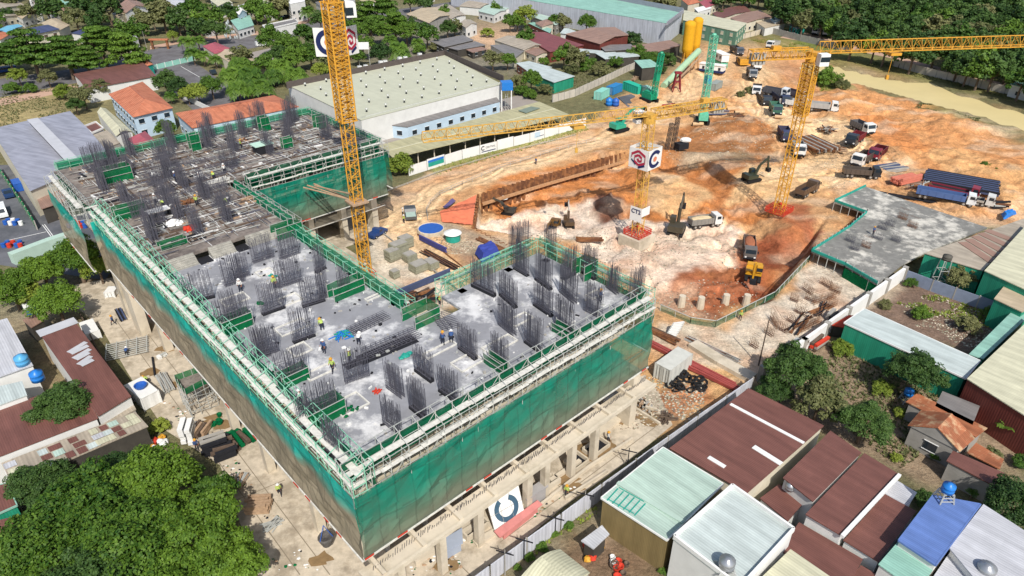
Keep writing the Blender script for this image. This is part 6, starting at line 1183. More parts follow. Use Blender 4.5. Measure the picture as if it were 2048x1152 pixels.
# crawler excavators
def excavator(lab, px, py, face, col, boom=(35, -70), s=1.0, z=None, cat='excavator'):
    g = G(px, py); t = thing('excavator', lab, cat, tuple(g), R_(face), 'excavators on the site'); t.scale = (s, s, s); vc = vcol(col)
    for y in (-1, 1):
        mb = MB(); mb.beam((-1.7, y * 1.05, .45), (1.7, y * 1.05, .45), .55, .75); mb.tube([(-1.7, y * 1.05 - .27, .45), (-1.7, y * 1.05 + .27, .45)], .38, 10, 0, None, True); mb.tube([(1.7, y * 1.05 - .27, .45), (1.7, y * 1.05 + .27, .45)], .38, 10, 0, None, True); mb.build('crawler_track', 'black', t, org=(0, 0, 0))
    mb = MB(); mb.box(0, 0, .6, 1.6, 1.6, .4); mb.build('undercarriage', 'dark', t, org=(0, 0, 0))
    mb = MB(); mb.prism([(-2.1, -1.2), (-2.1, 1.2), (-1.6, 1.35), (.9, 1.3), (.9, -1.3), (-1.6, -1.35)], 1.0, 1.75); mb.prism([(-2.1, -1.2), (-2.1, 1.2), (-.9, 1.25), (-.9, -1.25)], 1.75, 2.05); mb.build('engine_house', vc, t, org=(0, 0, 0))
    mb = MB(); mb.box(.55, .85, 1.75, 1.2, .9, 1.1); cb = mb.build('cab', vc, t, org=(0, 0, 0)); mb = MB(); mb.box(.6, .85, 2.0, 1.22, .94, .65); w = mb.build('cab_window', 'glass', cb, org=(0, 0, 0))
    b1 = R_(boom[0]); p0 = Vector((.8, -.1, 1.6)); mid = p0 + Vector((math.cos(b1 + .35), 0, math.sin(b1 + .35))) * 2.4; p1 = mid + Vector((math.cos(b1 - .25), 0, math.sin(b1 - .25))) * 2.6
    mb = MB(); mb.beam(p0, mid, .35, .6); mb.beam(mid, p1, .32, .5); mb.tube([p0 + Vector((.4, .3, -.2)), mid + Vector((.3, .3, 0))], .1, 6); mb.build('boom', vc, t, org=(0, 0, 0))
    b2 = R_(boom[1]); p2 = p1 + Vector((math.cos(b2), 0, math.sin(b2))) * 2.7
    mb = MB(); mb.beam(p1 - (p2 - p1) * .2, p2, .28, .36); mb.build('stick', vc, t, org=(0, 0, 0))
    mb = MB(); mb.prism([(p2.x - .1, -.55), (p2.x + .75, -.45), (p2.x + .75, .45), (p2.x - .1, .55)], p2.z - .8, p2.z + .1); mb.build('bucket', 'dark', t, org=(0, 0, 0))
    return t
excavator('black and yellow excavator with its boom raised beside the white truck', 1352, 466, 68, '#4c4638', (62, -60), 1.25)
excavator('small excavator with a thin raised arm working on the white limestone', 1137, 452, 95, '#5a4530', (70, -40), .85)
excavator('brown excavator with a lowered arm left of the one with the thin raised arm', 1108, 455, 250, '#7a5a30', (18, -60), .85)
excavator('yellow excavator digging at the pit edge below the soil-laden truck', 1505, 556, 250, '#d9a02c', (40, -95), 1.1)
excavator('dark green excavator on the ramp between the two cranes', 1502, 362, 25, '#3c4234', (45, -80), 1.0)
excavator('bright teal crawler machine beside the hoarding end', 1238, 262, 35, '#2fa588', (38, -10), 1.25)
excavator('small dark excavator in the corner of the sheet piles', 1018, 428, 160, '#4a4a44', (30, -60), .8)
# piling rigs
def rig(lab, px, py, top, lean, col, colb, w=1.1, face=200, s=1.0):
    g = G(px, py); t = thing('piling_rig', lab, 'piling rig', tuple(g), 0, 'green crawler piling rigs'); ztop = top
    mb = MB(); lattice(mb, (g.x, g.y, g.z + 1.5), (g.x + lean[0], g.y + lean[1], ztop), w, 1.6, .1, .07, .5, dbl=True); mb.build('lattice_mast', col, t)
    mb = MB(); mb.blob((g.x + lean[0], g.y + lean[1], ztop + .2), .7, .7, .5, 0, 6, 4, 0); mb.build('mast_head', col, t)
    c, s_ = math.cos(R_(face)), math.sin(R_(face)); bx, by = g.x + c * 1.8, g.y + s_ * 1.8
    mb = MB(); mb.box(bx, by, g.z + 1.0, 4.6, 2.6, 1.8, R_(face)); mb.box(bx, by, g.z + 2.8, 3, 2.2, .5, R_(face)); mb.build('machine_house', col, t)
    for y in (-1, 1): mb = MB(); mb.box(bx - s_ * y * 1.5, by + c * y * 1.5, g.z, 5, .8, 1.0, R_(face)); mb.build('crawler_track', 'black', t)
    mb = MB(); q = Vector((g.x + lean[0] * .45, g.y + lean[1] * .45, g.z + (ztop - g.z) * .45)); mb.box(q.x, q.y, q.z, 1.4, 1.4, 2.2, .5); mb.build('drive_head', colb, t)
    mb = MB(); 
    for y in (-.7, .7): mb.tube([(bx - s_ * y + c * 1.5, by + c * y + s_ * 1.5, g.z + 2.8), (q.x, q.y, q.z + 3)], .07, 4)
    mb.build('back_stay', col, t)
    return t
M['green'] = mat('rig_green', '#1f9a74', var=.2, scale=1.5, rough=.45); M['greenl'] = mat('rig_pale_green', '#6cc2a2', var=.25, scale=1.5, rough=.5)
rig('green piling rig with a tapering leaning mast beside the dark batching shed', 1305, 205, 15.5, (1.2, 0), 'green', 'green', 1.3, 120)
rig('tall straight green piling rig with a blue drive head in the middle of the site', 1404, 240, 24.5, (0, 0), 'greenl', 'tank', 1.5, 260)
# drilling rig beside the crane sign
g = G(1345, 300); t = thing('drilling_rig', 'dark drilling rig with a white counterweight right of the crane sign', 'drilling rig', tuple(g)); mb = MB(); lattice(mb, (g.x, g.y, g.z), (g.x + .4, g.y, 9), .8, 1.4, .08, .06, .3); lattice(mb, (g.x - 1.6, g.y, g.z), (g.x - 1.0, g.y, 7.5), .8, 1.4, .08, .06, .3); mb.build('lattice_mast', 'woodd', t)
mb = MB(); mb.box(g.x + 2, g.y - 1, g.z + .8, 3, 2.2, 1.5, .4); mb.build('machine_house', 'dark', t); mb = MB(); mb.blob((g.x + 3, g.y - .5, g.z + 2.9), 1.6, 1.1, .7, 0, 8, 5, .05); mb.build('counterweight', 'white', t)
# concrete plant
t = thing('cement_silo_pair', 'pair of tall yellow cement silos on legs behind the sloping conveyor', 'silos', tuple(P(1377, 126)))
for x, y, r, zt, zb in ((1371, 128, 2.1, 15.2, 5.0), (1386, 122, 1.9, 15.6, 5.6)):
    p = P(x, y); mb = MB(); prof = [(.15, zb - 3), (r, zb)] + [(r * (1.03 if i % 2 else 1), zb + (zt - zb) * i / 10) for i in range(1, 11)] + [(r * .5, zt + .7), (.01, zt + .8)]; mb.lathe(p.x, p.y, prof, 16); mb.build('silo', mat('silo_yellow', '#dfa51e', var=.12, scale=1.5), t, smooth=True)
    mb = MB(); [mb.beam((p.x + r * .8 * math.cos(a), p.y + r * .8 * math.sin(a), 0), (p.x + r * .8 * math.cos(a), p.y + r * .8 * math.sin(a), zb + .5), .25, .25) for a in (.8, 2.4, 3.9, 5.5)]; mb.build('leg', 'yellow', t)
t = thing('conveyor', 'long pale green covered conveyor climbing from the site to the silos', 'conveyor', tuple(P(1330, 178)))
a, b2 = P(1327, 172, .8), P(1398, 108, 9.5); b2 = P(1397, 102, 7.0); mb = MB(); mb.tube([a, b2], 1.15, 10, 0, None, True); mb.build('conveyor_cover', mat('pale_green_sheet', '#a7c9a5', var=.1), t)
d = (b2 - a); mb = MB(); sd_ = Vector((1.6, -1.0, -.9)); mb.beam(a + sd_, b2 + sd_, .5, .35); mb.build('side_walkway', 'wood', t); mb = MB()
for f in (.3, .5, .75, .98): q = a.lerp(b2, f); mb.beam((q.x - 1, q.y, 0), (q.x, q.y, q.z), .2, .2); mb.beam((q.x + 1, q.y, 0), (q.x, q.y, q.z), .2, .2)
mb.build('trestle', 'rust', t)
t = thing('maroon_trestle', 'maroon steel trestle under the lower end of the conveyor', 'trestle', tuple(P(1352, 180))); p = P(1352, 182); mb = MB(); [mb.beam((p.x + dx * 1.3, p.y + dy, 0), (p.x + dx * .6, p.y + dy * .5, 6), .3, .3) for dx in (-1, 1) for dy in (-1, 1)]; mb.box(p.x, p.y, 5.8, 2.2, 1.8, .6); mb.box(p.x, p.y, 3, 2, 1.6, .25); mb.build('trestle_frame', mat('maroon_steel', '#8a2f38'), t)
for lab, px, py, tx, ty, Lx, Wy, Hh, m, nm in [
 ('pale mint shipping container at the left of the blue containers', 1203, 196, 1214, 190, 6, 2.6, 2.7, mat('mint_container', '#8ed2c2', var=.1), 'shipping_container'),
 ('blue shipping container behind the round blue tanks', 1228, 186, 1242, 180, 6, 2.6, 2.7, mat('blue_container', '#2f83be', var=.1), 'shipping_container'),
 ('turquoise shipping container with white lettering marks behind the dark plaza', 1266, 184, 1284, 190, 8.5, 2.6, 2.8, mat('turquoise_container', '#2ab89a', var=.1), 'shipping_container'),
 ('pale grey-green shipping container right of the turquoise one', 1298, 190, 1310, 196, 6, 2.5, 2.5, mat('pale_container', '#9cc7b8', var=.1), 'shipping_container'),
 ('open grey container beside the tall straight piling rig', 1430, 178, 1448, 168, 6, 2.4, 2.4, mat('grey_container', '#98a09a', var=.15), 'shipping_container'),
 ('weathered white shipping container beside the heap of tyres', 1344, 746, 1376, 722, 5.6, 2.5, 2.7, mat('white_container', '#cfd0c8', var=.14, scale=.8), 'shipping_container'),
 ('white and blue container cabin with a blue basin on its roof in the concrete yard', 291, 800, 305, 812, 4.6, 2.4, 2.2, M['white'], 'container_cabin'),
 ('white box container beside the yard fence', 184, 668, 196, 690, 4.2, 1.9, 1.5, M['white'], 'storage_box'),
 ('white box near the tall pale columns', 226, 590, 232, 582, 2, 1.6, 1.2, M['white'], 'storage_box'),
 ('blue shipping container at the edge of the asphalt yard by the warehouse', 40, 378, 50, 395, 4, 2, 2, M['blue'], 'shipping_container')]:
    g = G(px, py); q = G(tx, ty); an = math.atan2(q.y - g.y, q.x - g.x); t = thing(nm, lab, 'container', tuple(g), an, 'shipping containers'); mb = MB(); poly = []
    def side(x0, y0, x1, y1):
        n_ = int(math.hypot(x1 - x0, y1 - y0) / .28); nx_, ny_ = (y1 - y0), -(x1 - x0); k = math.hypot(nx_, ny_); o = []
        for i in range(n_): f = i / n_; e = .06 if (i // 2) % 2 else 0; o.append((x0 + (x1 - x0) * f - nx_ / k * e, y0 + (y1 - y0) * f - ny_ / k * e))
        return o
    poly = side(-Lx / 2, -Wy / 2, Lx / 2, -Wy / 2) + side(Lx / 2, -Wy / 2, Lx / 2, Wy / 2) + side(Lx / 2, Wy / 2, -Lx / 2, Wy / 2) + side(-Lx / 2, Wy / 2, -Lx / 2, -Wy / 2)
    mb.prism(poly, .1, Hh - .08); mb.build('body', m, t, org=(0, 0, 0)); mb = MB(); mb.box(0, 0, Hh - .1, Lx + .04, Wy + .04, .1)
    for sx in (-1, 1):
        for sy in (-1, 1): mb.box(sx * Lx / 2, sy * Wy / 2, 0, .16, .16, Hh)
    mb.build('frame', m, t, org=(0, 0, 0)); mb = MB(); [mb.box(-Lx / 2 - .05, y, .2, .06, .06, Hh - .4) for y in (-.8, -.3, .3, .8)]; mb.build('door_bar', 'steel', t, org=(0, 0, 0))
    if nm == 'container_cabin': b3 = MB(); b3.lathe(0, 0, [(.01, 2.3), (.7, 2.32), (.85, 2.7), (.75, 2.7), (.6, 2.4), (.01, 2.38)], 12); bo = b3.build('blue_basin', 'blue', None, org=None); bo.location = t.location; bo.rotation_euler = (0, 0, an); tag(bo, 'dark blue round basin lying on the container cabin roof', 'basin')
# water tanks
def tank(lab, px, py, z, r, h, m, legs=0, lying=False, z0=0):
    p = P(px, py, z); t = thing('water_tank', lab, 'water tank', (p.x, p.y, z - (legs or 0))); mb = MB()
    if lying: mb.tube([(p.x - h / 2, p.y, z + r), (p.x + h / 2, p.y, z + r)], r, 14, 0, None, True)
    else: mb.lathe(p.x, p.y, [(.01, z), (r, z), (r, z + h * .25), (r * 1.04, z + h * .28), (r, z + h * .31), (r, z + h * .62), (r * 1.04, z + h * .65), (r, z + h * .68), (r, z + h * .85), (r * .45, z + h * .97), (r * .4, z + h * 1.05), (.01, z + h * 1.06)], 16)
    mb.build('tank_body', m, t, smooth=True)
    if legs:
        mb = MB(); [mb.beam((p.x + sx * r * 1.15, p.y + sy * r * 1.15, z - legs), (p.x + sx * r * .8, p.y + sy * r * .8, z), .12, .12) for sx in (-1, 1) for sy in (-1, 1)]
        for f in (.3, .65, 1): zz = z - legs + legs * f; k = r * (1.15 - .35 * f); [mb.beam((p.x + a * k, p.y + b_ * k, zz), (p.x + c_ * k, p.y + d_ * k, zz), .08, .08) for a, b_, c_, d_ in ((-1, -1, 1, -1), (1, -1, 1, 1), (1, 1, -1, 1), (-1, 1, -1, -1))]
        mb.build('stand', 'steel', t)
    return t
cy = mat('cyan_plastic', '#5aa9dc', var=.08, rough=.4); ss = mat('stainless', '#b9bcc0', metal=.6, rough=.3, var=.1)
tank('cyan tank, upper of the two at the left edge', 47, 728, 5.2, .85, 1.5, cy); tank('deeper blue tank, lower of the two at the left edge', 77, 760, 5.0, .8, 1.5, M['tank'])
tank('bright blue tank on a white frame at the corner of the blue roof', 1894, 983, 7.4, .62, 1.1, M['tank'], 1.2); tank('small blue tank under the garden trees', 1816, 790, 1.2, .6, 1.1, M['tank'], 1.2)
tank('stainless tank on the very pale roof at the bottom', 1452, 1134, 6.5, .75, 1.2, ss, .3); tank('stainless tank on the small grey roof at the bottom right', 1968, 1148, 5.4, .8, 1.3, ss, .3); tank('small stainless tank beside the left of the paired brown roofs', 1579, 978, 4.4, .5, .9, ss)
tank('black tank on a white lattice tower beside the patched roof', 1893, 520, 5.6, .75, 1.0, mat('dark_tank', '#5a5750'), 5.4)
tank('round blue tank, left of the pair by the dark plaza', 1218, 211, 0, 1.1, 2.4, M['tank']); tank('round blue tank, right of the pair by the dark plaza', 1231, 212, 0, 1.1, 2.4, M['blue'])
tt = tank('square blue water tower standing beside the ventilated factory', 1013, 178, 6.5, .4, 1, M['white'], 6.5); p = P(1013, 178, 6.5); mb = MB(); mb.box(p.x, p.y, 6.4, 3.4, 3.2, 2.4, .2); mb.build('tank_casing', 'tank', tt); mb = MB(); [mb.beam((p.x + sx * 1.5, p.y + sy * 1.4, 0), (p.x + sx * 1.5, p.y + sy * 1.4, 6.4), .3, .3) for sx in (-1, 1) for sy in (-1, 1)]; mb.build('leg', 'white', tt)
g = G(906, 480); t = thing('conical_tank', 'white conical topped tank in the grey slurry beside the blue sheet', 'tank', tuple(g)); mb = MB(); mb.cyl(g.x, g.y, g.z, g.z + 1.6, 1.5, 16); mb.build('tank_body', 'teal', t); mb = MB(); mb.lathe(g.x, g.y, [(1.8, g.z + 1.6), (.05, g.z + 2.4)], 16); mb.build('cone_cover', 'white', t)
g = G(1006, 411); t = thing('parasol', 'white parasol in the corner of the sheet piles', 'parasol', tuple(g)); mb = MB(); mb.lathe(g.x, g.y, [(1.4, g.z + 2.0), (.03, g.z + 2.6)], 8); mb.build('canopy', 'white', t); mb = MB(); mb.tube([(g.x, g.y, g.z), (g.x, g.y, g.z + 2.5)], .05, 5); mb.build('pole', 'steel', t)
g = G(862, 462); t = thing('blue_basin', 'round basin covered with a blue sheet beside the haul road', 'basin', tuple(g)); mb = MB(); mb.lathe(g.x, g.y, [(2.9, g.z - .2), (2.75, g.z + .6), (2.6, g.z + .7), (2.5, g.z + .6)], 16); mb.build('basin_rim', 'conc', t); mb = MB(); mb.cyl(g.x, g.y, g.z + .3, g.z + .62, 2.62, 14); mb.build('blue_sheet', 'blue', t)
# site office blocks
def office(lab, px, py, tx, ty, L, Wd, h, m, m2, stilts=0, n_=4, nm='site_office'):
    g = G(px, py); q = G(tx, ty); an = math.atan2(q.y - g.y, q.x - g.x); t = thing(nm, lab, 'cabin', tuple(g), an); mb = MB(); mb.box(0, 0, stilts, L, Wd, h); mb.build('cabin_wall', m, t, org=(0, 0, 0)); mb = MB(); mb.box(0, 0, stilts + h, L + .5, Wd + .5, .15); mb.build('roof', 'white', t, org=(0, 0, 0))
    for i in range(n_): mb = MB(); mb.box(-L / 2 + (i + .5) * L / n_, -Wd / 2 - .02, stilts + h * .35, .9, .08, h * .4); mb.build('window', 'glass', t, org=(0, 0, 0))
    if stilts: mb = MB(); [mb.beam((x, y, 0), (x, y, stilts), .2, .2) for x in (-L / 2 + .2, 0, L / 2 - .2) for y in (-Wd / 2 + .2, Wd / 2 - .2)]; mb.box(0, 0, stilts * .2, L * .9, Wd * .9, stilts * .6); mb.build('stilt', m2, t, org=(0, 0, 0))
    else: mb = MB(); mb.box(0, -.02, .02, L + .02, Wd + .06, h * .3); mb.build('blue_skirting', m2, t, org=(0, 0, 0))
    return t
office('white site office raised on a pale green base beside the grey truck', 1438, 132, 1452, 137, 8, 3, 2.6, 'white', 'greenl', 2.4, 3); office('white and navy site cabin in front of the raised office', 1424, 143, 1440, 149, 9, 2.8, 2.6, 'white', 'navy', 0, 3, 'site_cabin')
# second slab beside the pit
S2 = [(1669, 403), (1731, 373), (1975, 455), (1848, 506), (1803, 530), (1755, 568), (1690, 530), (1623, 502), (1700, 454), (1733, 426)]
t = thing('ground_floor_slab', 'low grey concrete slab with white patches and green edges right of the excavation', 'slab', tuple(P(1760, 470))); Z2 = 2.4
mb = MB(); mb.prism(pl(Z2, *S2), Z2 - .35, Z2); mb.build('slab', 'deck2', t)
w = pl(Z2, *S2); mb = MB(); [mb.beam(w[i] + Vector((0, 0, .25)), w[(i + 1) % 10] + Vector((0, 0, .25)), .2, .5) for i in (0, 5, 6, 7, 8, 9)]; mb.build('green_edge_net', M['teal'], t)
mb = MB()
for i in (5, 6, 7, 8, 9):
    a, b2 = w[i], w[(i + 1) % 10]; k = int((b2 - a).length / 1.5)
    for j in range(k + 1): p = a.lerp(b2, j / max(k, 1)); mb.beam((p.x, p.y, -3.5), (p.x, p.y, Z2 + .9), .1, .1)
    for z in (-2, -.5): mb.beam((a.x, a.y, z), (b2.x, b2.y, z), .08, .08)
mb.build('edge_prop', 'steel', t); mb = MB(); mb.prism([P(1690, 532, Z2), P(1752, 566, Z2), P(1752, 566, Z2) + Vector((.2, -.4, 0)), P(1690, 532, Z2) + Vector((.2, -.4, 0))], -2.5, 2.0); mb.build('green_net_drop', 'netd', t)
for (x, y) in [(1700, 497), (1745, 475), (1782, 480), (1690, 480), (1722, 492), (1770, 448), (1795, 435), (1815, 452), (1755, 455)]:
    p, q = P(x, y, Z2), P(x + 18, y + 7, Z2); p.z = q.z = 0; bars(p, q, Z2, 1.5, 2, .3).build('starter_bars', 'rust' if rnd() < .5 else 'rebar', t)
# foundations with stubs
for i, (x, y, x2, y2) in enumerate([(1590, 622, 1612, 634), (1605, 578, 1625, 590), (1640, 566, 1662, 578), (1575, 640, 1592, 650), (1542, 636, 1556, 660), (1650, 604, 1670, 596), (1600, 665, 1640, 645), (1610, 598, 1630, 606), (1500, 690, 1515, 700), (1560, 660, 1575, 668), (1660, 580, 1680, 588), (1625, 610, 1645, 602), (1530, 665, 1545, 675), (1580, 600, 1596, 606), (1650, 622, 1672, 610)]):
    p, q = G(x, y), G(x2, y2); z = min(p.z, q.z); p.z = q.z = 0; tag(bars(p, q, z, 1.6, 2, .3).build('foundation_bars', 'rust', org=(p.x, p.y, z)), 'short rusty bars rising from the pale foundations beside the white wall', 'reinforcing bars', 'bar groups on the foundations')
def pile(px, py, lab, name, cat, m, n_=8, L=5., w=.3, a=0., rnds=.1, h=3, group=None, spread=1.2):
    g = G(px, py); mb = MB(); k = 0
    for i in range(n_):
        o = (i % max(1, n_ // h)) - n_ / h / 2; lay = i // max(1, n_ // h); y = o * w * 1.15 + ru(-.05, .05); x = ru(-.3, .3); aa = a + ru(-rnds, rnds); z = g.z + .12 + lay * w * .8 + w / 2; c, s_ = math.cos(a), math.sin(a); cx, cy_ = g.x + x * c - y * s_, g.y + x * s_ + y * c
        mb.beam((cx - math.cos(aa) * L / 2, cy_ - math.sin(aa) * L / 2, z), (cx + math.cos(aa) * L / 2, cy_ + math.sin(aa) * L / 2, z), w * .8, w * .7, i % (len(m) if isinstance(m, list) else 1))
    return tag(mb.build(name, m, org=tuple(g)), lab, cat, group)
M['bluep'] = mat('blue_steel', '#4b5676', var=.2)
for a in [
 (1626, 292, 'bundle of long rusty steel piles lying beside the crane mast', 'steel_pile_stack', 'steel piles', ['rust', 'conc_grey', 'rust'], 24, 11, .55, R_(108), .01, 2),
 (1668, 300, 'loose heap of brown timber right of the rusty steel piles', 'timber_heap', 'timber', ['wood', 'rust'], 30, 4.5, .3, .3, .6, 3),
 (1652, 262, 'scattered grey and brown scrap above the rusty steel piles', 'scrap_heap', 'scrap', ['conc_grey', 'rust', 'woodd'], 26, 4, .35, .5, .9, 3),
 (1180, 481, 'few brown steel beams lying on the white limestone', 'steel_beams', 'steel beams', ['rust'], 7, 5.5, .35, -.1, .12, 2),
 (1920, 368, 'long dark blue steel sections stacked in a row behind the blue truck', 'steel_section_stack', 'steel sections', ['bluep', 'dark'], 26, 15, .6, R_(-32), .01, 2),
 (1805, 362, 'orange-red sheet bundle left of the dark blue sections', 'red_sheet_bundle', 'bundle', [mat('coral_sheet', '#d9806a')], 9, 7, .7, .45, .05, 2),
 (1778, 340, 'grey steel plates lying behind the black truck', 'steel_plates', 'steel plates', ['conc_grey', 'bluep'], 12, 7, .6, .3, .1, 2),
 (1840, 372, 'pale steel frames beside the orange-red bundle', 'steelwork_stack', 'steel frames', ['steel', 'rust'], 14, 5, .25, .6, .5, 3),
 (1812, 396, 'dark steel rails lying along the edge of the second slab', 'steel_rails', 'rails', ['dark'], 4, 12, .3, R_(-29), .01, 1),
 (1985, 412, 'dark crates and scrap right of the long blue truck', 'scrap_heap', 'scrap', ['dark', 'rust', 'steel'], 16, 4, .5, .2, .8, 3),
 (1425, 228, 'pipes and grey beams stacked beside the tall straight piling rig', 'pipe_stack', 'pipes', ['bluep', 'wood', 'conc_grey'], 16, 9, .4, .05, .05, 3),
 (1470, 232, 'brown steel scrap beside the hollow pipe ends', 'scrap_heap', 'scrap', ['rust', 'woodd'], 16, 4, .3, .3, .8, 2),
 (1340, 215, 'heap of steel and timber at the foot of the conveyor', 'scrap_heap', 'scrap', ['rust', 'steel', 'redp'], 26, 5, .3, .2, .6, 3),
 (1268, 160, 'tangle of tan timber props beside the dark batching shed', 'timber_props', 'timber', ['wood'], 16, 5, .25, 1.2, .4, 4),
 (1495, 128, 'stack of yellow crane sections behind the small white truck', 'crane_sections', 'crane sections', ['yellow', 'woodd'], 24, 8, .7, .08, .05, 4),
 (1448, 62, 'grey scaffold bundles standing by the pale boundary wall', 'scaffold_bundle', 'scaffolding', ['steel', 'rust'], 18, 4, .25, .5, .9, 4),
 (1358, 718, 'bundle of long red pipes running beside the pale ground beam', 'red_pipe_bundle', 'pipes', [mat('dull_red_pipe', '#a8504a', var=.2)], 6, 18, .35, R_(-46), .01, 2),
 (1432, 760, 'second bundle of red pipes nearer the leaning pole', 'red_pipe_bundle', 'pipes', [mat('dull_red_pipe', '#a8504a')], 6, 14, .35, R_(-44), .03, 2),
 (1318, 668, 'rusty beams between the building end and the red pipes', 'steel_beams', 'steel beams', ['rust', 'woodd'], 9, 7, .3, R_(-46), .1, 2),
 (1622, 690, 'dark formwork panels lying along the white wall', 'formwork_stack', 'formwork', ['woodd', 'conc_grey', 'redp'], 12, 3.5, .6, .75, .1, 3),
 (1585, 702, 'grey formwork frames lying against the white wall nearer the leaning pole', 'formwork_stack', 'formwork', ['steel', 'woodd'], 10, 3, .6, .75, .1, 3),
 (1668, 640, 'dark crate stack against the white wall', 'crate_stack', 'crates', ['dark', 'conc_grey'], 8, 2.4, .7, .75, .1, 2),
 (1598, 648, 'rusty beams lying across the pale foundations', 'steel_beams', 'steel beams', ['rust', 'dark'], 6, 7, .25, R_(42), .3, 1),
 (1640, 620, 'dark steel frames lying among the foundation bars', 'steelwork_stack', 'steel frames', ['dark', 'rust'], 8, 5, .22, R_(46), .5, 2),
 (1425, 700, 'row of thin bars along the pale ground beam', 'bar_bundle', 'bars', ['rust', 'steel'], 10, 9, .12, R_(-44), .08, 1),
 (1290, 815, 'broken concrete and timber beside the heap of tyres', 'debris_heap', 'debris', ['conc', 'wood', 'conc_grey'], 22, 1.6, .3, .4, 1.4, 3),
 (1330, 838, 'brown branches and scrap by the lane wall near the tall pale column', 'branch_heap', 'branches', ['woodd', 'bark'], 26, 2.4, .12, .8, 1.2, 3),
 (240, 632, 'dark steel beams stacked on the concrete yard', 'steel_beams', 'steel beams', ['bluep', 'dark'], 8, 4.2, .22, R_(128), .01, 2),
 (330, 770, 'grey steel props stacked beside the green-netted platform', 'steel_props', 'steel props', ['conc_grey', 'steel'], 18, 4.6, .22, R_(128), .05, 3),
 (305, 735, 'single dark steel beam lying on the concrete yard', 'steel_beam', 'steel beam', ['dark'], 1, 5, .3, R_(118), 0, 1),
 (432, 892, 'stack of dark grey boards in the lower yard, left one', 'board_stack', 'boards', ['dark', 'conc_grey'], 14, 3, .6, .5, .1, 3),
 (450, 905, 'stack of dark grey boards in the lower yard, right one', 'board_stack', 'boards', ['dark', 'woodd'], 12, 2.6, .6, .5, .1, 3),
 (400, 866, 'pallets of brown timber in the lower yard', 'pallet_stack', 'pallets', ['wood', 'woodd'], 12, 2.4, .4, 1.5, .1, 3),
 (372, 880, 'white board stack under the yard fence', 'white_board_stack', 'boards', ['white'], 8, 2.4, .8, 1.8, .03, 4),
 (520, 1012, 'stack of orange-brown timber in the bottom part of the yard', 'timber_stack', 'timber', ['wood'], 16, 2.6, .4, .1, .05, 3),
 (478, 968, 'pale timber offcuts beside the round drum', 'offcut_heap', 'offcuts', ['wood', 'steel'], 16, 2.2, .2, 1.6, .4, 3),
 (488, 882, 'dark trailer bed with green netting in the lower yard', 'trailer_load', 'trailer', ['woodd', 'netd'], 8, 2.6, .6, -.8, .1, 2),
 (545, 1050, 'small heap of steel pins beside the grove', 'steel_pins', 'steel pins', ['steel'], 14, 2, .15, .8, .5, 2),
 (260, 700, 'lattice of steel formwork lying flat on the concrete yard', 'formwork_lattice', 'formwork', ['steel'], 2, 5, .1, .4, 0, 1),
 (880, 520, 'long hoses and bars beside the courtyard road', 'hose_run', 'hoses', ['dark', 'rust'], 7, 10, .2, R_(-47), .05, 1),
 (868, 492, 'purple sheet rolled along the courtyard road', 'purple_roll', 'sheet', [mat('purple_sheet', '#4b4e8c')], 3, 8, .45, R_(-44), .02, 2),
 (1005, 500, 'long rusty beams along the sheet pile line', 'steel_beams', 'steel beams', ['rust'], 4, 14, .3, R_(-44), .02, 1),
 (850, 600, 'dark skip and frames at the bottom of the courtyard', 'steelwork_stack', 'steel frames', ['woodd', 'dark', 'rust'], 18, 3, .5, .7, .5, 4),
 (815, 600, 'rusty reinforcing mats stacked in the courtyard', 'mat_stack', 'steel mats', ['rust', 'dark'], 18, 4.5, .3, .7, .2, 2),
 (840, 570, 'long grey-violet beam pack crossing the courtyard', 'beam_pack', 'beams', ['bluep', 'steel'], 5, 12, .5, R_(42), .01, 2)]:
    pile(*a)
# formwork lattice grid
g = G(255, 700); mb = MB(); a1 = R_(25); a2 = a1 + math.pi / 2
for k in range(9): o = (k - 4) * .55; mb.beam((g.x - 3 * math.cos(a1) - o * math.sin(a1), g.y - 3 * math.sin(a1) + o * math.cos(a1), .35), (g.x + 3 * math.cos(a1) - o * math.sin(a1), g.y + 3 * math.sin(a1) + o * math.cos(a1), .35), .08, .1)
for k in range(5): o = (k - 2) * 1.4; mb.beam((g.x + o * math.cos(a1) - 2.4 * math.cos(a2), g.y + o * math.sin(a1) - 2.4 * math.sin(a2), .45), (g.x + o * math.cos(a1) + 2.4 * math.cos(a2), g.y + o * math.sin(a1) + 2.4 * math.sin(a2), .45), .12, .12)
tag(mb.build('formwork_grid', 'steel', org=tuple(g)), 'wide grid of steel bars laid out in the middle of the concrete yard', 'formwork')
# green-netted loading platform beside the left face
t = thing('loading_platform', 'green-netted loading platform on scaffold legs beside the left face', 'platform', tuple(P(390, 800))); Q = pl(4.2, (352, 762), (402, 744), (424, 762), (372, 790)); mb = MB(); mb.prism(Q, 4.1, 4.25); mb.build('platform_deck', 'form', t)
mb = MB()
for i in range(4): a, b2 = Q[i], Q[(i + 1) % 4]; mb.add([a, b2, b2 + Vector((0, 0, 1)), a + Vector((0, 0, 1))], [(0, 1, 2, 3)])
mb.build('side_net', 'netd', t); mb = MB()
for i in range(4):
    for j in range(3):
        p = Q[i].lerp(Q[(i + 1) % 4], j / 3); mb.tube([(p.x, p.y, 0), (p.x, p.y, 5.3)], .05, 4)
    for z in (1.2, 2.4, 3.6): mb.tube([(Q[i].x, Q[i].y, z), (Q[(i + 1) % 4].x, Q[(i + 1) % 4].y, z)], .045, 4); mb.tube([(Q[i].x, Q[i].y, z - 1.2), (Q[(i + 1) % 4].x, Q[(i + 1) % 4].y, z)], .04, 4)
mb.build('scaffold_leg', 'steel', t)
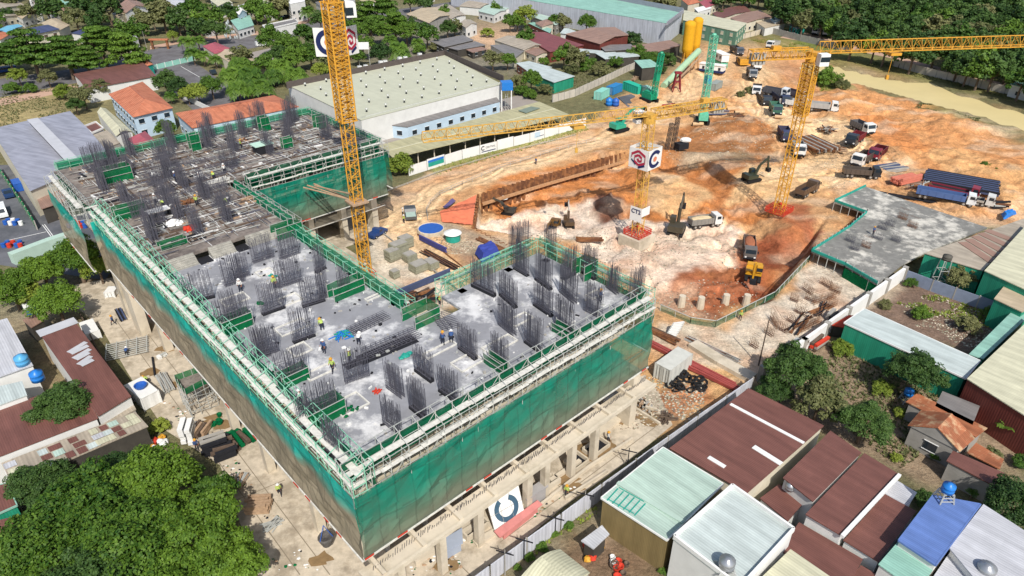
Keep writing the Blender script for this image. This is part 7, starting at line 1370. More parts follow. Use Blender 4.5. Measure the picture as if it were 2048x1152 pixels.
# courtyard block stacks
for i, (x, y, w_, d_, h) in enumerate([(798, 508, 3.2, 2.2, 2.2), (812, 494, 2.4, 2.2, 2.0), (838, 540, 3.0, 2.4, 1.3), (862, 535, 2.0, 2.6, 1.3), (786, 520, 2.4, 2.0, 2.0), (820, 522, 2.2, 2.0, 1.4), (790, 555, 1.4, 1.4, 1.3)]):
    g = G(x, y); t = thing('concrete_block_stack', 'stack of grey concrete blocks in the courtyard beside the yellow crane', 'block stack', (g.x, g.y, .25), GA, 'concrete block stacks in the courtyard'); n_ = max(2, int(h / .4)); mb = MB()
    for k in range(n_): mb.box(ru(-.08, .08), ru(-.08, .08), k * h / n_, w_, d_, h / n_ - .05)
    mb.build('block_layers', 'stone', t, org=(0, 0, 0)); mb = MB(); mb.box(0, 0, h, w_ * .9, d_ * .9, .05); mb.build('cover_sheet', 'conc_grey', t, org=(0, 0, 0))
# tarpaulins: cloth over the slope and over material
def cloth(lab, name, px, m, dz=.25, n_=10, bump_=.25, sub=None, fz=None):
    c = [G(*p) for p in px]; mb = MB(); vs = []
    for j in range(n_ + 1):
        for i in range(n_ + 1):
            f, g_ = i / n_, j / n_; p = c[0].lerp(c[1], f).lerp(c[3].lerp(c[2], f), g_); vs.append((p.x, p.y, (hz(p.x, p.y) if fz is None else max(hz(p.x, p.y), fz + (0 if 0 < i < n_ and 0 < j < n_ else -fz * .9))) + dz + ru(-bump_, bump_) * (.4 + .6 * math.sin(math.pi * f))))
    mb.add(vs, [[j * (n_ + 1) + i, j * (n_ + 1) + i + 1, (j + 1) * (n_ + 1) + i + 1, (j + 1) * (n_ + 1) + i] for j in range(n_) for i in range(n_)])
    cc = sum(c, Vector()) / 4; return tag(mb.build(name, m, org=tuple(cc)), lab, 'tarpaulin')
cloth('big orange tarpaulin over the slope beside the sheet piles', 'orange_tarpaulin', [(880, 425), (953, 392), (945, 452), (884, 446)], mat('orange_tarp', '#ee8560', var=.1, scale=.6), .3, 12, .12)
cloth('small violet tarpaulin on the left corner of the orange one', 'violet_tarpaulin', [(885, 420), (905, 402), (912, 408), (893, 422)], mat('violet_tarp', '#6a5f8c', var=.1), .7, 5, .1)
cloth('blue tarpaulin heap behind the back edge of the right wing', 'blue_tarpaulin', [(950, 512), (985, 496), (1000, 512), (965, 530)], mat('blue_tarp', '#3a4aa0', var=.12), .3, 8, .2, fz=1.8)
cloth('bright blue tarpaulin bundle right of the second slab', 'blue_tarpaulin', [(1998, 438), (2020, 428), (2030, 436), (2005, 446)], M['tank'], .3, 6, .2, fz=.9)
# heap of tyres
g = G(1372, 768); t = thing('tyre_heap', 'heap of black tyres beside the white container', 'tyres', tuple(g)); 
for i in range(34):
    a, r = ru(0, 6.28), 2.6 * math.sqrt(rnd()); x, y = g.x + r * math.cos(a), g.y + r * math.sin(a); z = g.z + .15 + max(0, (1 - r / 2.6)) * 1.3 * rnd(); mb = MB(); n_ = 10; vs = []
    tx, ty_ = ru(-.5, .5), ru(-.5, .5)
    for k in range(n_):
        for q in range(4): an, bn = 2 * math.pi * k / n_, 2 * math.pi * q / 4; rr_ = .5 + .15 * math.cos(bn); px_, py_ = rr_ * math.cos(an), rr_ * math.sin(an); vs.append((x + px_, y + py_, z + .15 * math.sin(bn) + px_ * tx + py_ * ty_))
    mb.add(vs, [[k * 4 + q, ((k + 1) % n_) * 4 + q, ((k + 1) % n_) * 4 + (q + 1) % 4, k * 4 + (q + 1) % 4] for k in range(n_) for q in range(4)]); mb.build('tyre', 'black', t)
# concrete pile heads by the retaining net
for x, y in ((1362, 612), (1400, 615), (1450, 608), (1491, 610)):
    g = G(x, y); o = MB(); o.tube([(g.x, g.y, g.z - .3), (g.x, g.y, g.z + 1.2), (g.x + .05, g.y, g.z + 2.2)], .75, 10, 0, .6, True); tag(o.build('pile_head', 'conc', org=tuple(g)), 'round pale pile head in the mud at the pit edge', 'pile head', 'concrete pile heads at the pit edge')
for x, y, an in ((1462, 222, .3), (1478, 228, .2), (1560, 238, -.3), (1612, 246, .1), (1395, 252, .1)):
    g = G(x, y); o = MB(); o.tube([(g.x - 1.6 * math.cos(an), g.y - 1.6 * math.sin(an), g.z + .6), (g.x + 1.6 * math.cos(an), g.y + 1.6 * math.sin(an), g.z + .6)], .55, 10, 0, None, False); auto(tag(o.build('pipe_section', mat('tan_pipe', '#cfae86', var=.2), org=tuple(g)), None, 'pipe', 'loose pipe sections on the sand'), 'tan pipe section lying on the sand', x, y)
# retaining net and rail at the pit corner
t = thing('pit_edge_fence', 'green netted fence along the corner of the excavation above the pile heads', 'fence', tuple(P(1440, 650))); mb = MB(); m2 = MB(); FE = [P(1320, 622), P(1380, 648), P(1430, 655), P(1490, 625), P(1548, 596), P(1618, 522)]
for a, b2 in zip(FE, FE[1:]):
    mb.add([a, b2, b2 + Vector((0, 0, 1.3)), a + Vector((0, 0, 1.3))], [(0, 1, 2, 3)]); m2.tube([a + Vector((0, 0, 1.3)), b2 + Vector((0, 0, 1.3))], .07, 5); k = int((b2 - a).length / 2); [m2.tube([a.lerp(b2, i / k), a.lerp(b2, i / k) + Vector((0, 0, 1.4))], .06, 4) for i in range(k + 1)]
mb.build('fence_net', 'net_t', t); m2.build('fence_frame', 'steel', t)
# stairs, billboard, poles
t = thing('site_stair', 'steel stair with pale treads beside the end of the right wing', 'stair', tuple(P(1350, 660))); a, b2 = P(1342, 672, .2), P(1358, 645, 1.8); d = (b2 - a); sd_ = Vector((.9, .2, 0)); mb = MB(); mb.beam(a - sd_, b2 - sd_, .12, .25); mb.beam(a + sd_, b2 + sd_, .12, .25); mb.build('stringer', 'steel', t); mb = MB(); [mb.beam(a.lerp(b2, i / 8) - sd_, a.lerp(b2, i / 8) + sd_, .3, .06) for i in range(9)]; mb.build('tread', 'white', t)
t = thing('logo_billboard', 'white billboard with a dark C-shaped logo leaning against the building front', 'billboard', tuple(P(1010, 1050)))
a, b2, c_, d_ = P(990, 1064, .5), P(1050, 1030, .5), P(1036, 968, 3.6), P(973, 1004, 3.6); e1 = (b2 - a).normalized(); e2 = (d_ - a); e2 = (e2 - e1 * e2.dot(e1)).normalized(); nr = e1.cross(e2); mb = MB(); mb.quad(a, b2, c_, d_); mb.add([a - nr * .1, b2 - nr * .1, c_ - nr * .1, d_ - nr * .1], [(3, 2, 1, 0)]); bp_ = mb.build('board_face', 'white', t)
o = (a + b2 + c_ + d_) / 4; Wb, Hb = (b2 - a).length, (d_ - a).length; mb = MB(); vs = []
for i in range(23):
    an = R_(90 + 28) + R_(304) * i / 22
    for r in (.42, .26): vs.append(o + e1 * math.cos(an) * r * Wb * .92 + e2 * math.sin(an) * r * Hb * 1.0 + nr * .05)
mb.add(vs, [[2 * i, 2 * i + 1, 2 * i + 3, 2 * i + 2] for i in range(22)]); mb.sub('logo_ring', mat('slate_paint', '#3f5d72'), bp_, t)
mb = MB(); [mb.beam(a.lerp(b2, f) + nr * .02, d_.lerp(c_, f) + nr * .02, .04, .04) for f in (0, .33, .66, 1)]; [mb.beam(a.lerp(d_, f) + nr * .02, b2.lerp(c_, f) + nr * .02, .04, .04) for f in (0, .5, 1)]; mb.build('frame', 'conc_grey', t)
for lab, pts, z, m, nm, ct in [('faded pink sheet strip lying along the foot of the billboard', [(988, 1062), (1075, 1000), (1085, 1008), (1000, 1075)], 1.0, mat('pink_sheet', '#dc8e88', var=.15), 'pink_sheet', 'sheet'), ('grey panel leaning against the building front right of the billboard', [(1045, 985), (1090, 955), (1097, 972), (1053, 1000)], 2.0, mat('grey_panel', '#aaa7a6', var=.1), 'leaning_board', 'board'), ('pale blue-grey panel on the building front left of the billboard', [(883, 1080), (924, 1055), (926, 1085), (888, 1108)], 1.4, mat('blue_grey_board', '#a9b3c4', var=.08), 'pale_board', 'board')]:
    w = [P(x, y, z) for x, y in pts]; mb = MB(); mb.prism(w, z - .15, z); mb.prism([w[0].lerp(w[2], .1), w[1].lerp(w[3], .1), w[2].lerp(w[0], .1), w[3].lerp(w[1], .1)], 0, z - .15); tag(mb.build(nm, m, org=(w[0].x, w[0].y, 0)), lab, ct)
for x, y, w_, d_, h in ((948, 1060, 3.0, 1.6, .9), (1192, 898, 3.2, 1.8, .6), (1152, 926, 2.4, 2.0, .6), (1098, 968, 2.4, 1.4, .5)):
    p = P(x, y); t = thing('concrete_pit', 'open concrete pit in the apron along the building front', 'pit', (p.x, p.y, 0), GA, 'open pits in the apron'); mb = MB(); [mb.box(*q) for q in ((0, d_ / 2, 0, w_, .2, h), (0, -d_ / 2, 0, w_, .2, h), (w_ / 2, 0, 0, .2, d_, h), (-w_ / 2, 0, 0, .2, d_, h))]; mb.build('pit_wall', 'conc', t, org=(0, 0, 0)); mb = MB(); mb.box(0, 0, .045, w_ - .2, d_ - .2, .03); mb.build('pit_floor', 'dark', t, org=(0, 0, 0))
def pole(lab, px, py, h, r=.13, arm=True, m='conc_grey', name='utility_pole', cat='pole', lean=(0, 0)):
    g = P(px, py); t = thing(name, lab, cat, tuple(g)); mb = MB(); mb.tube([g, g + Vector((lean[0], lean[1], h))], r, 7, 0, r * .6); mb.build('pole', m, t)
    if arm: mb = MB(); mb.beam(g + Vector((-.9, .3, h - .5)), g + Vector((.9, -.3, h - .5)), .1, .1); mb.build('cross_arm', 'dark', t)
    return t
pole('tall dark utility pole between the foundations and the red pipes', 1517, 731, 8.2, .12, False, 'woodd'); pole('short grey pole on the lane wall below the mint-roofed corner building', 1168, 1024, 3.4, .08, True); pole('thin dark pole on the lane wall nearer the bottom edge', 1110, 1070, 3.2, .07, True, 'dark'); pole('thin double pole beside the lane wall left of the barrel roof', 1048, 1120, 3.6, .07, True, 'dark')
pole('thin pole by the apron near the upper lane wall', 1254, 938, 3.5, .08, True, 'dark'); pole('grey street pole under the umbrella trees', 84, 138, 8, .12, True); pole('street pole beside the road right of the umbrella trees', 295, 102, 8, .1, True); pole('dark lamp post leaning over the road near the mint fence', 370, 117, 7, .09, True, 'dark')
pole('pale trunk-like pole at the top of the road', 590, 60, 7, .1, True); pole('lamp pole with two heads at the bottom of the lane wall', 1010, 1150, 4, .08, True)
# lattice pylon top left
p = P(82, 46); t = thing('radio_mast', 'white lattice radio mast at the top left edge', 'mast', tuple(p)); mb = MB(); lattice(mb, (p.x, p.y, 0), (p.x, p.y, 30), 3.0, 2.2, .14, .07, .4, 1.6); mb.build('lattice', 'white', t)
p = P(322, 98); t = thing('entrance_gate', 'orange-brown concrete entrance frame beside the road', 'gate', tuple(p))
for s_ in (-1, 1): mb = MB(); mb.box(p.x + s_ * 3.2, p.y, 0, .8, .8, 3.6); mb.build('gate_post', 'rust', t)
mb = MB(); mb.box(p.x, p.y, 3.6, 8, 1.6, .5); mb.build('gate_beam', mat('terracotta', '#c07a58'), t)
p = P(730, 134); t = thing('white_signboard', 'small white board standing behind the ventilated factory parapet', 'sign', tuple(p)); mb = MB(); mb.box(p.x, p.y, 6.5, 4.6, .2, 2.6, .1); mb.build('board', 'white', t); mb = MB(); [mb.box(p.x + s_ * 2, p.y + .2, 0, .2, .2, 8) for s_ in (-1, 1)]; mb.build('post', 'steel', t)
# parked motorbike clusters and barrels on the asphalt yard
for px, py, n_, ms, lab in ((85, 422, 9, ['steel', 'dark'], 'row of silver motorbikes under the brown roof by the asphalt yard'), (140, 455, 9, ['blue', 'white', 'redp'], 'group of blue, white and red drums in the asphalt yard nearest the net'), (10, 450, 7, ['blue', 'white'], 'group of blue and white drums at the left edge of the asphalt yard'), (10, 495, 7, ['blue', 'redp'], 'cluster of blue drums at the lower left of the asphalt yard'), (108, 440, 6, ['white', 'wood'], 'white crates stacked beside the motorbikes')):
    g = P(px, py); t = thing('drum_group' if 'drum' in lab else 'motorbike_row' if 'bikes' in lab else 'crate_group', lab, 'drums' if 'drum' in lab else 'motorbikes' if 'bikes' in lab else 'crates', tuple(g))
    for k in range(n_):
        x, y = g.x + (k % 4) * 1.1 + ru(-.2, .2), g.y + (k // 4) * 1.2 + ru(-.2, .2); mb = MB()
        if 'bikes' in lab: mb.tube([(x, y, .35), (x + .05, y, .35)], .33, 8, 0, None, True); mb.tube([(x, y + 1.3, .35), (x + .05, y + 1.3, .35)], .33, 8, 0, None, True); mb.beam((x, y + .1, .7), (x, y + 1.2, .8), .3, .3); mb.beam((x - .3, y + .15, 1.1), (x + .3, y + .15, 1.1), .06, .06); mb.build('motorbike', ms[k % 2], t)
        elif 'drum' in lab: mb.lathe(x, y, [(.01, .03), (.42, .03), (.44, .3), (.42, .6), (.44, .9), (.01, .95)], 10); mb.build('drum', ms[k % len(ms)], t)
        else: mb.box(x, y, .03, .9, .9, ru(.5, 1.2), ru(0, .3)); mb.build('crate', ms[k % 2], t)
# little yard things
for x, y, lab, nm, m in ((325, 658, 'blue and red toolboxes on the concrete yard near the net', 'toolbox', ['blue', 'redp']), (328, 712, 'small white trolley on the dark wet patch', 'hand_trolley', ['white', 'steel']), (465, 870, 'crumpled green netting by the left face in the lower yard', 'net_bundle', ['netd']), (433, 845, 'bright green bin at the foot of the scaffold', 'green_bin', ['netd']), (1185, 1108, 'heap of yellow and red plastic goods beside the stall', 'goods_heap', ['yellow', 'redp']), (1235, 1130, 'round basins and planks in the lane yard beside the stall', 'basin_group', ['woodd', 'white', 'redp']), (315, 890, 'heap of white and coloured bags at the end of the patchwork roof', 'bag_heap', ['white', 'redp', 'white', 'yellow']), (836, 600, 'blue barrel at the bottom corner of the courtyard', 'blue_barrel', ['tank']), (1850, 425, 'orange frame beside the cab of the long blue truck', 'orange_trestle', ['redp'])):
    g = G(x, y); mb = MB(); n_ = 14 if 'heap' in nm or 'group' in nm else 5
    for i in range(n_):
        s_ = ru(.25, .5); xx, yy = g.x + random.gauss(0, .15 * n_ ** .5), g.y + random.gauss(0, .15 * n_ ** .5)
        if nm in ('goods_heap', 'bag_heap', 'net_bundle'): mb.blob((xx, yy, g.z + .25 + ru(0, .4)), s_, s_, s_ * .7, i % len(m), 7, 4, .2)
        elif nm in ('basin_group', 'green_bin', 'blue_barrel'): mb.lathe(xx, yy, [(.01, g.z + .05), (s_ * .8, g.z + .05), (s_, g.z + .5), (s_ * .85, g.z + .5), (.01, g.z + .2)], 9, i % len(m))
        else: mb.box(xx, yy, g.z + .03, s_ * 2, s_, s_, ru(0, 3), i % len(m))
    tag(mb.build(nm, m, org=tuple(g)), lab, nm.replace('_', ' '))
g = G(452, 962); mb = MB(); mb.lathe(g.x, g.y, [(.01, .03), (.9, .03), (.9, .5), (.75, .5), (.7, .2), (.01, .2)], 14); tag(mb.build('round_drum', 'conc', org=tuple(g)), 'round pale drum standing among timber in the lower yard', 'drum')
p = P(652, 1078, 2.5); t = thing('hanging_bucket', 'dark round bucket with a blue frame hanging beside the left face near the bottom', 'bucket', tuple(p)); mb = MB(); mb.lathe(p.x, p.y, [(.01, 1.6), (.5, 1.7), (.85, 2.8), (.75, 3.0), (.01, 2.7)], 12); mb.build('bucket', mat('mottled_grey', '#5d5a58', var=.4, scale=4), t); mb = MB(); [mb.tube([(p.x + .8 * math.cos(a), p.y + .8 * math.sin(a), 2.9), (p.x, p.y, 4.6)], .04, 4) for a in (0, 2.1, 4.2)]; mb.build('frame', 'blue', t)
# wet stains on the yards and a few more things on the apron
M['wet'] = mat('wet_brown_dust', '#8f7552', var=.25, scale=1.5)
for i, (x, y, r) in enumerate([(330, 697, 1.4), (440, 848, 1.2), (350, 770, .8), (425, 838, 1.0), (1180, 905, 1.6), (1212, 890, 1.2), (1130, 958, 1.5), (1300, 838, 1.6), (1262, 812, 1.4), (1150, 975, 1.0), (300, 745, 1.1), (1060, 1010, 1.2), (640, 1120, 1.1), (900, 1130, 1.2), (1238, 836, 1.5)]):
    p = P(x, y); mb = MB(); n_ = 13; mb.prism([(p.x + r * ru(.45, 1.25) * math.cos(6.283 * k / n_) * 1.3, p.y + r * ru(.45, 1.2) * math.sin(6.283 * k / n_)) for k in range(n_)], .03, .042 + i * .0005); tag(mb.build('wet_patch', 'wet'), kind='structure')
for x0, y0, x1, y1, w_, h in ((1175, 880, 1240, 832, 1.6, .5), (1100, 965, 1160, 925, .5, .5), (1040, 1020, 1120, 965, .35, .8), (830, 1130, 960, 1050, .5, .7), (1130, 1000, 1215, 945, .25, .5), (1240, 800, 1320, 850, .3, .4), (950, 1090, 1010, 1055, .8, .4)):
    a, b2 = P(x0, y0), P(x1, y1); mb = MB(); mb.beam(a + Vector((0, 0, h / 2)), b2 + Vector((0, 0, h / 2)), w_, h); auto(tag(mb.build('concrete_kerb', 'conc', org=tuple(a)), None, 'kerb', 'cast kerbs on the apron'), 'low cast concrete kerb on the apron', (x0 + x1) / 2, (y0 + y1) / 2)
# ------------------------------------------------------------------ trees
def crown_mesh(name, m, n_leaf, s, ncl, flat=.72, layered=False, seed=1, skirt=.75):
    r = np.random.RandomState(seed); cen = []; rad = []
    for i in range(ncl):
        if layered:
            lv = r.randint(0, 5); rr = (1 - .17 * lv) * math.sqrt(r.rand()) * .95; a = r.rand() * 6.283; cen.append((rr * math.cos(a), rr * math.sin(a), -.35 + .24 * lv + r.randn() * .03)); rad.append(.2 + .1 * r.rand())
        else:
            d = r.randn(3); d /= np.linalg.norm(d); d[2] = d[2] if d[2] > -.35 else -d[2] * .5; q = (.55 + .35 * r.rand()) * (1 + .14 * math.sin(3 * math.atan2(d[1], d[0]) + seed)); cen.append((d[0] * q, d[1] * q, d[2] * q * flat)); rad.append((.13 + .17 * r.rand()) * (70 / ncl) ** .25)
    cen = np.array(cen); rad = np.array(rad); k = r.randint(0, ncl, n_leaf); d = r.randn(n_leaf, 3); d /= np.linalg.norm(d, axis=1)[:, None]
    d[:, 2] = np.abs(d[:, 2]) * np.where(r.rand(n_leaf) < .8, 1, -1)
    fl = .35 if layered else skirt; p = cen[k] + d * (rad[k] * (.75 + .35 * r.rand(n_leaf)))[:, None] * np.array([1, 1, fl])
    nrm = d * .7 + np.array([0, 0, .55]) + r.randn(n_leaf, 3) * .38; nrm /= np.linalg.norm(nrm, axis=1)[:, None]
    t = np.cross(nrm, r.randn(n_leaf, 3)); t /= np.linalg.norm(t, axis=1)[:, None]; b = np.cross(nrm, t); sz = s * (.6 + .8 * r.rand(n_leaf))[:, None]
    v = np.stack([p - t * sz - b * sz * .5, p + t * sz * .2 - b * sz * .75, p + t * sz, p + t * sz * .1 + b * sz * .7], 1).reshape(-1, 3)
    me = bpy.data.meshes.new(name); me.vertices.add(len(v)); me.vertices.foreach_set('co', v.ravel()); me.loops.add(len(v)); me.loops.foreach_set('vertex_index', np.arange(len(v))); me.polygons.add(n_leaf); me.polygons.foreach_set('loop_start', np.arange(0, len(v), 4)); me.update(calc_edges=True); me.materials.append(M[m]); return me
def trunk_mesh(name, seed=1, h=1.0):
    r = random.Random(seed); mb = MB(); mb.tube([(0, 0, -1.25 * h), (.02, .01, -.7), (0, .02, -.25)], .075, 7, 0, .05)
    for i in range(6): a = i * 1.05 + r.random(); mb.tube([(0, 0, -.5 + .05 * i), (.3 * math.cos(a), .3 * math.sin(a), -.15), (.6 * math.cos(a), .6 * math.sin(a), .12)], .035, 5, 0, .01)
    return mb.mesh(name, 'bark')
def palm_mesh(name, m, seed, nf=16, L=1.0, droop=.7, wide=.13):
    r = random.Random(seed); mb = MB()
    for i in range(nf):
        a = i * 2.399 + r.random() * .4; el = .25 + .9 * (i / nf) + r.uniform(-.1, .1); pts = []; c, s_ = math.cos(a), math.sin(a)
        for k in range(8): f = k / 7; x = L * f * math.cos(el) * (1 - .15 * f); z = L * (math.sin(el) * f - droop * f * f * (1 - .3 * el)); pts.append(Vector((c * x, s_ * x, z)))
        side = Vector((-s_, c, 0))
        for k in range(7):
            w = wide * L * math.sin(math.pi * (k + .6) / 8); p, q = pts[k], pts[k + 1]
            for sg in (-1, 1):
                for h in (0, .5): pp = p.lerp(q, h); qq = p.lerp(q, h + .36); mb.add([pp, qq, qq + side * sg * w * 1.1 + (q - p) * .5 - Vector((0, 0, w * .55)), pp + side * sg * w + (q - p) * .4 - Vector((0, 0, w * .5))], [(0, 1, 2, 3)])
    return mb.mesh(name, m)
CM = {}; 
for key, m, nl, s, ncl, fl, lay in (('near_m', 'leaf_n', 20000, .03, 80, .66, False), ('near_d', 'leaf_d', 20000, .03, 110, .75, False), ('mid_m', 'leaf_m', 8000, .048, 80, .75, False), ('mid_d', 'leaf_d', 8000, .048, 70, .8, False), ('mid_y', 'leaf_y', 7000, .05, 70, .75, False), ('mid_o', 'leaf_o', 6000, .055, 60, .8, False), ('layer', 'leaf_m', 9000, .045, 70, .6, True), ('far_m', 'leaf_m', 3000, .085, 46, .95, False), ('far_d', 'leaf_d', 3000, .085, 42, 1.0, False), ('far_o', 'leaf_o', 2600, .09, 40, .9, False)):
    CM[key] = [crown_mesh('crown', m, nl, s, ncl, fl, lay, seed=i * 7 + len(key) + ncl) for i in range(2)]
TM = [trunk_mesh('trunk', i) for i in range(3)]
PMS = {'palm': [palm_mesh('fronds', 'leaf_m', i, 22, 1.15, .75, .24) for i in range(2)], 'oilpalm': [palm_mesh('fronds', 'leaf_m', 5 + i, 34, 1.3, .85, .26) for i in range(2)], 'banana': [palm_mesh('leaves', 'leaf_m', 9 + i, 11, 1, .5, .3) for i in range(2)]}
def tree(kind, px, py, rp, desc, cat='tree', low=False, group=None, label=None, hf=1.0):
    g0 = P(px, py, 0); z = rp * mpp(g0) * .9
    for _ in range(3): c = P(px, py, z); R = rp * mpp(c); z = R * (.55 if low else 1.12 * hf)
    c = P(px, py, z); gz = hz(c.x, c.y) if abs(c.x) < 400 else 0
    t = thing('palm_tree' if kind in ('palm', 'oilpalm') else 'banana_plant' if kind == 'banana' else 'shrub' if low else 'tree', label, cat, (c.x, c.y, gz), ru(0, 6.28), group)
    if label is None: auto(t, desc, px, py)
    i = random.randrange(2)
    me = PMS[kind][i] if kind in PMS else CM[kind][i]
    o = bpy.data.objects.new('fronds' if kind in PMS else 'crown', me); COL.objects.link(o); o.parent = t; o.scale = (R, R, R * ru(.9, 1.15)); o.location = (0, 0, z - gz)
    if not (low and kind not in PMS): 
        if kind in PMS: mb = MB(); mb.tube([(0, 0, 0), (R * .05, 0, (z - gz) * .5), (0, 0, z - gz)], R * .07, 7, 0, R * .05); q = mb.build('trunk', 'bark', t, org=(0, 0, 0))
        else: q = bpy.data.objects.new('trunk', TM[random.randrange(3)]); COL.objects.link(q); q.parent = t; q.scale = (R, R, (z - gz) / 1.2); q.location = (0, 0, z - gz)
    return t
# near grove, bottom left
for px, py, r, k, d in [(305, 965, 88, 'near_m', 'broad bright green tree crown at the top of the bottom left grove'), (170, 1010, 100, 'near_m', 'wide green tree crown in the middle of the bottom left grove'), (78, 968, 60, 'near_d', 'darker round tree crown on the left shoulder of the grove'), (255, 1095, 110, 'near_m', 'largest green tree crown at the bottom of the grove'), (400, 1060, 92, 'near_m', 'green tree crown on the right side of the grove'), (75, 1100, 100, 'near_m', 'green tree crown in the bottom left corner'), (470, 1130, 72, 'near_m', 'green tree crown nearest the left face of the building'), (360, 1170, 90, 'near_m', 'tree crown cut by the bottom edge of the picture'), (180, 1180, 100, 'near_d', 'dark tree crown cut by the bottom edge left of the middle'), (430, 985, 45, 'mid_m', 'small green tree crown between the banana plant and the yard'), (240, 945, 50, 'near_d', 'dark tree crown under the patchwork roof')]:
    tree(k, px, py, r, d, label=d, hf=1.0)
tree('banana', 372, 950, 52, '', 'banana plant', label='large-leaved banana plant at the yard side of the grove')
tree('near_d', 122, 812, 60, '', label='dense dark round tree growing between the brown roofs at the left edge'); tree('near_m', 112, 605, 50, '', label='round bright green tree beside the concrete yard at the left'); tree('mid_y', 318, 852, 20, '', 'shrub', True, label='bright shrub at the end of the patchwork roof')
for px, py, r, d in [(150, 515, 52, 'tree crown nearest the left net beside the asphalt yard wall'), (85, 545, 48, 'tree crown left of the one nearest the left net'), (20, 575, 48, 'tree crown at the left edge below the asphalt yard'), (55, 590, 30, 'small tree crown under the row beside the asphalt yard'), (195, 535, 34, 'small tree crown touching the foot of the left net')]: tree('near_m' if r > 40 else 'mid_y', px, py, r, d, label=d)
for px, py, r, k, d in [(1590, 738, 62, 'near_d', 'big dark tree beside the white wall at the right'), (1640, 800, 50, 'mid_o', 'yellowish olive tree behind the wide brown roof'), (1730, 842, 54, 'near_d', 'dark round tree above the paired brown roofs'), (1828, 745, 58, 'near_d', 'dark round tree against the green-walled shed'), (1545, 780, 36, 'near_d', 'dark tree at the corner of the wide brown roof'), (1686, 698, 24, 'mid_y', 'light green shrub at the corner of the green-walled shed'), (1765, 778, 22, 'mid_y', 'yellow-green shrub in the dry garden'), (1843, 628, 19, 'mid_m', 'round bright green shrub in the middle of the vacant lot'), (1922, 556, 30, 'mid_o', 'olive tree beside the black tank tower'), (1990, 632, 24, 'mid_m', 'green tree in the shade at the right end of the vacant lot'), (1822, 566, 14, 'mid_m', 'little shrub at the top corner of the vacant lot'), (1770, 610, 13, 'mid_o', 'low olive shrub on the concrete edge of the vacant lot'), (1935, 650, 24, 'mid_o', 'dry olive bush in the vacant lot'), (2030, 1010, 60, 'near_d', 'large tree at the right edge above the grey roof'), (1850, 1000, 24, 'mid_d', 'dark shrub behind the small white annex'), (1871, 912, 14, 'mid_m', 'green shrub at the corner of the grey plastered house'), (1985, 908, 18, 'mid_o', 'olive bush right of the rusty lean-to'), (1800, 826, 14, 'mid_y', 'small bright shrub by the rusty roofs'), (1792, 915, 12, 'mid_y', 'tiny yellow shrub in the dry grass'), (2045, 925, 20, 'mid_m', 'shrub at the right edge below the banana plants'), (1760, 1125, 9, 'mid_y', 'tiny shrub between the shaded brown roof and the mint roof'), (1965, 835, 18, 'mid_m', 'bush behind the rusty roofs')]: tree(k, px, py, r, d, 'shrub' if r < 26 else 'tree', r < 26, label=d)
tree('banana', 2025, 850, 36, '', 'banana plant', label='big banana plant at the right edge'); tree('banana', 2030, 810, 24, '', 'banana plant', label='smaller banana plant above the big one at the right edge'); tree('banana', 1945, 985, 16, '', 'banana plant', label='little banana plant beside the blue roof')
for px, py, r in ((1136, 1050, 12), (1110, 1068, 9), (1085, 1095, 13), (1060, 1115, 11), (1325, 1142, 10), (1035, 1135, 9)): tree('mid_m', px, py, r, 'small weed clump', 'shrub', True, 'weed clumps in the lane')
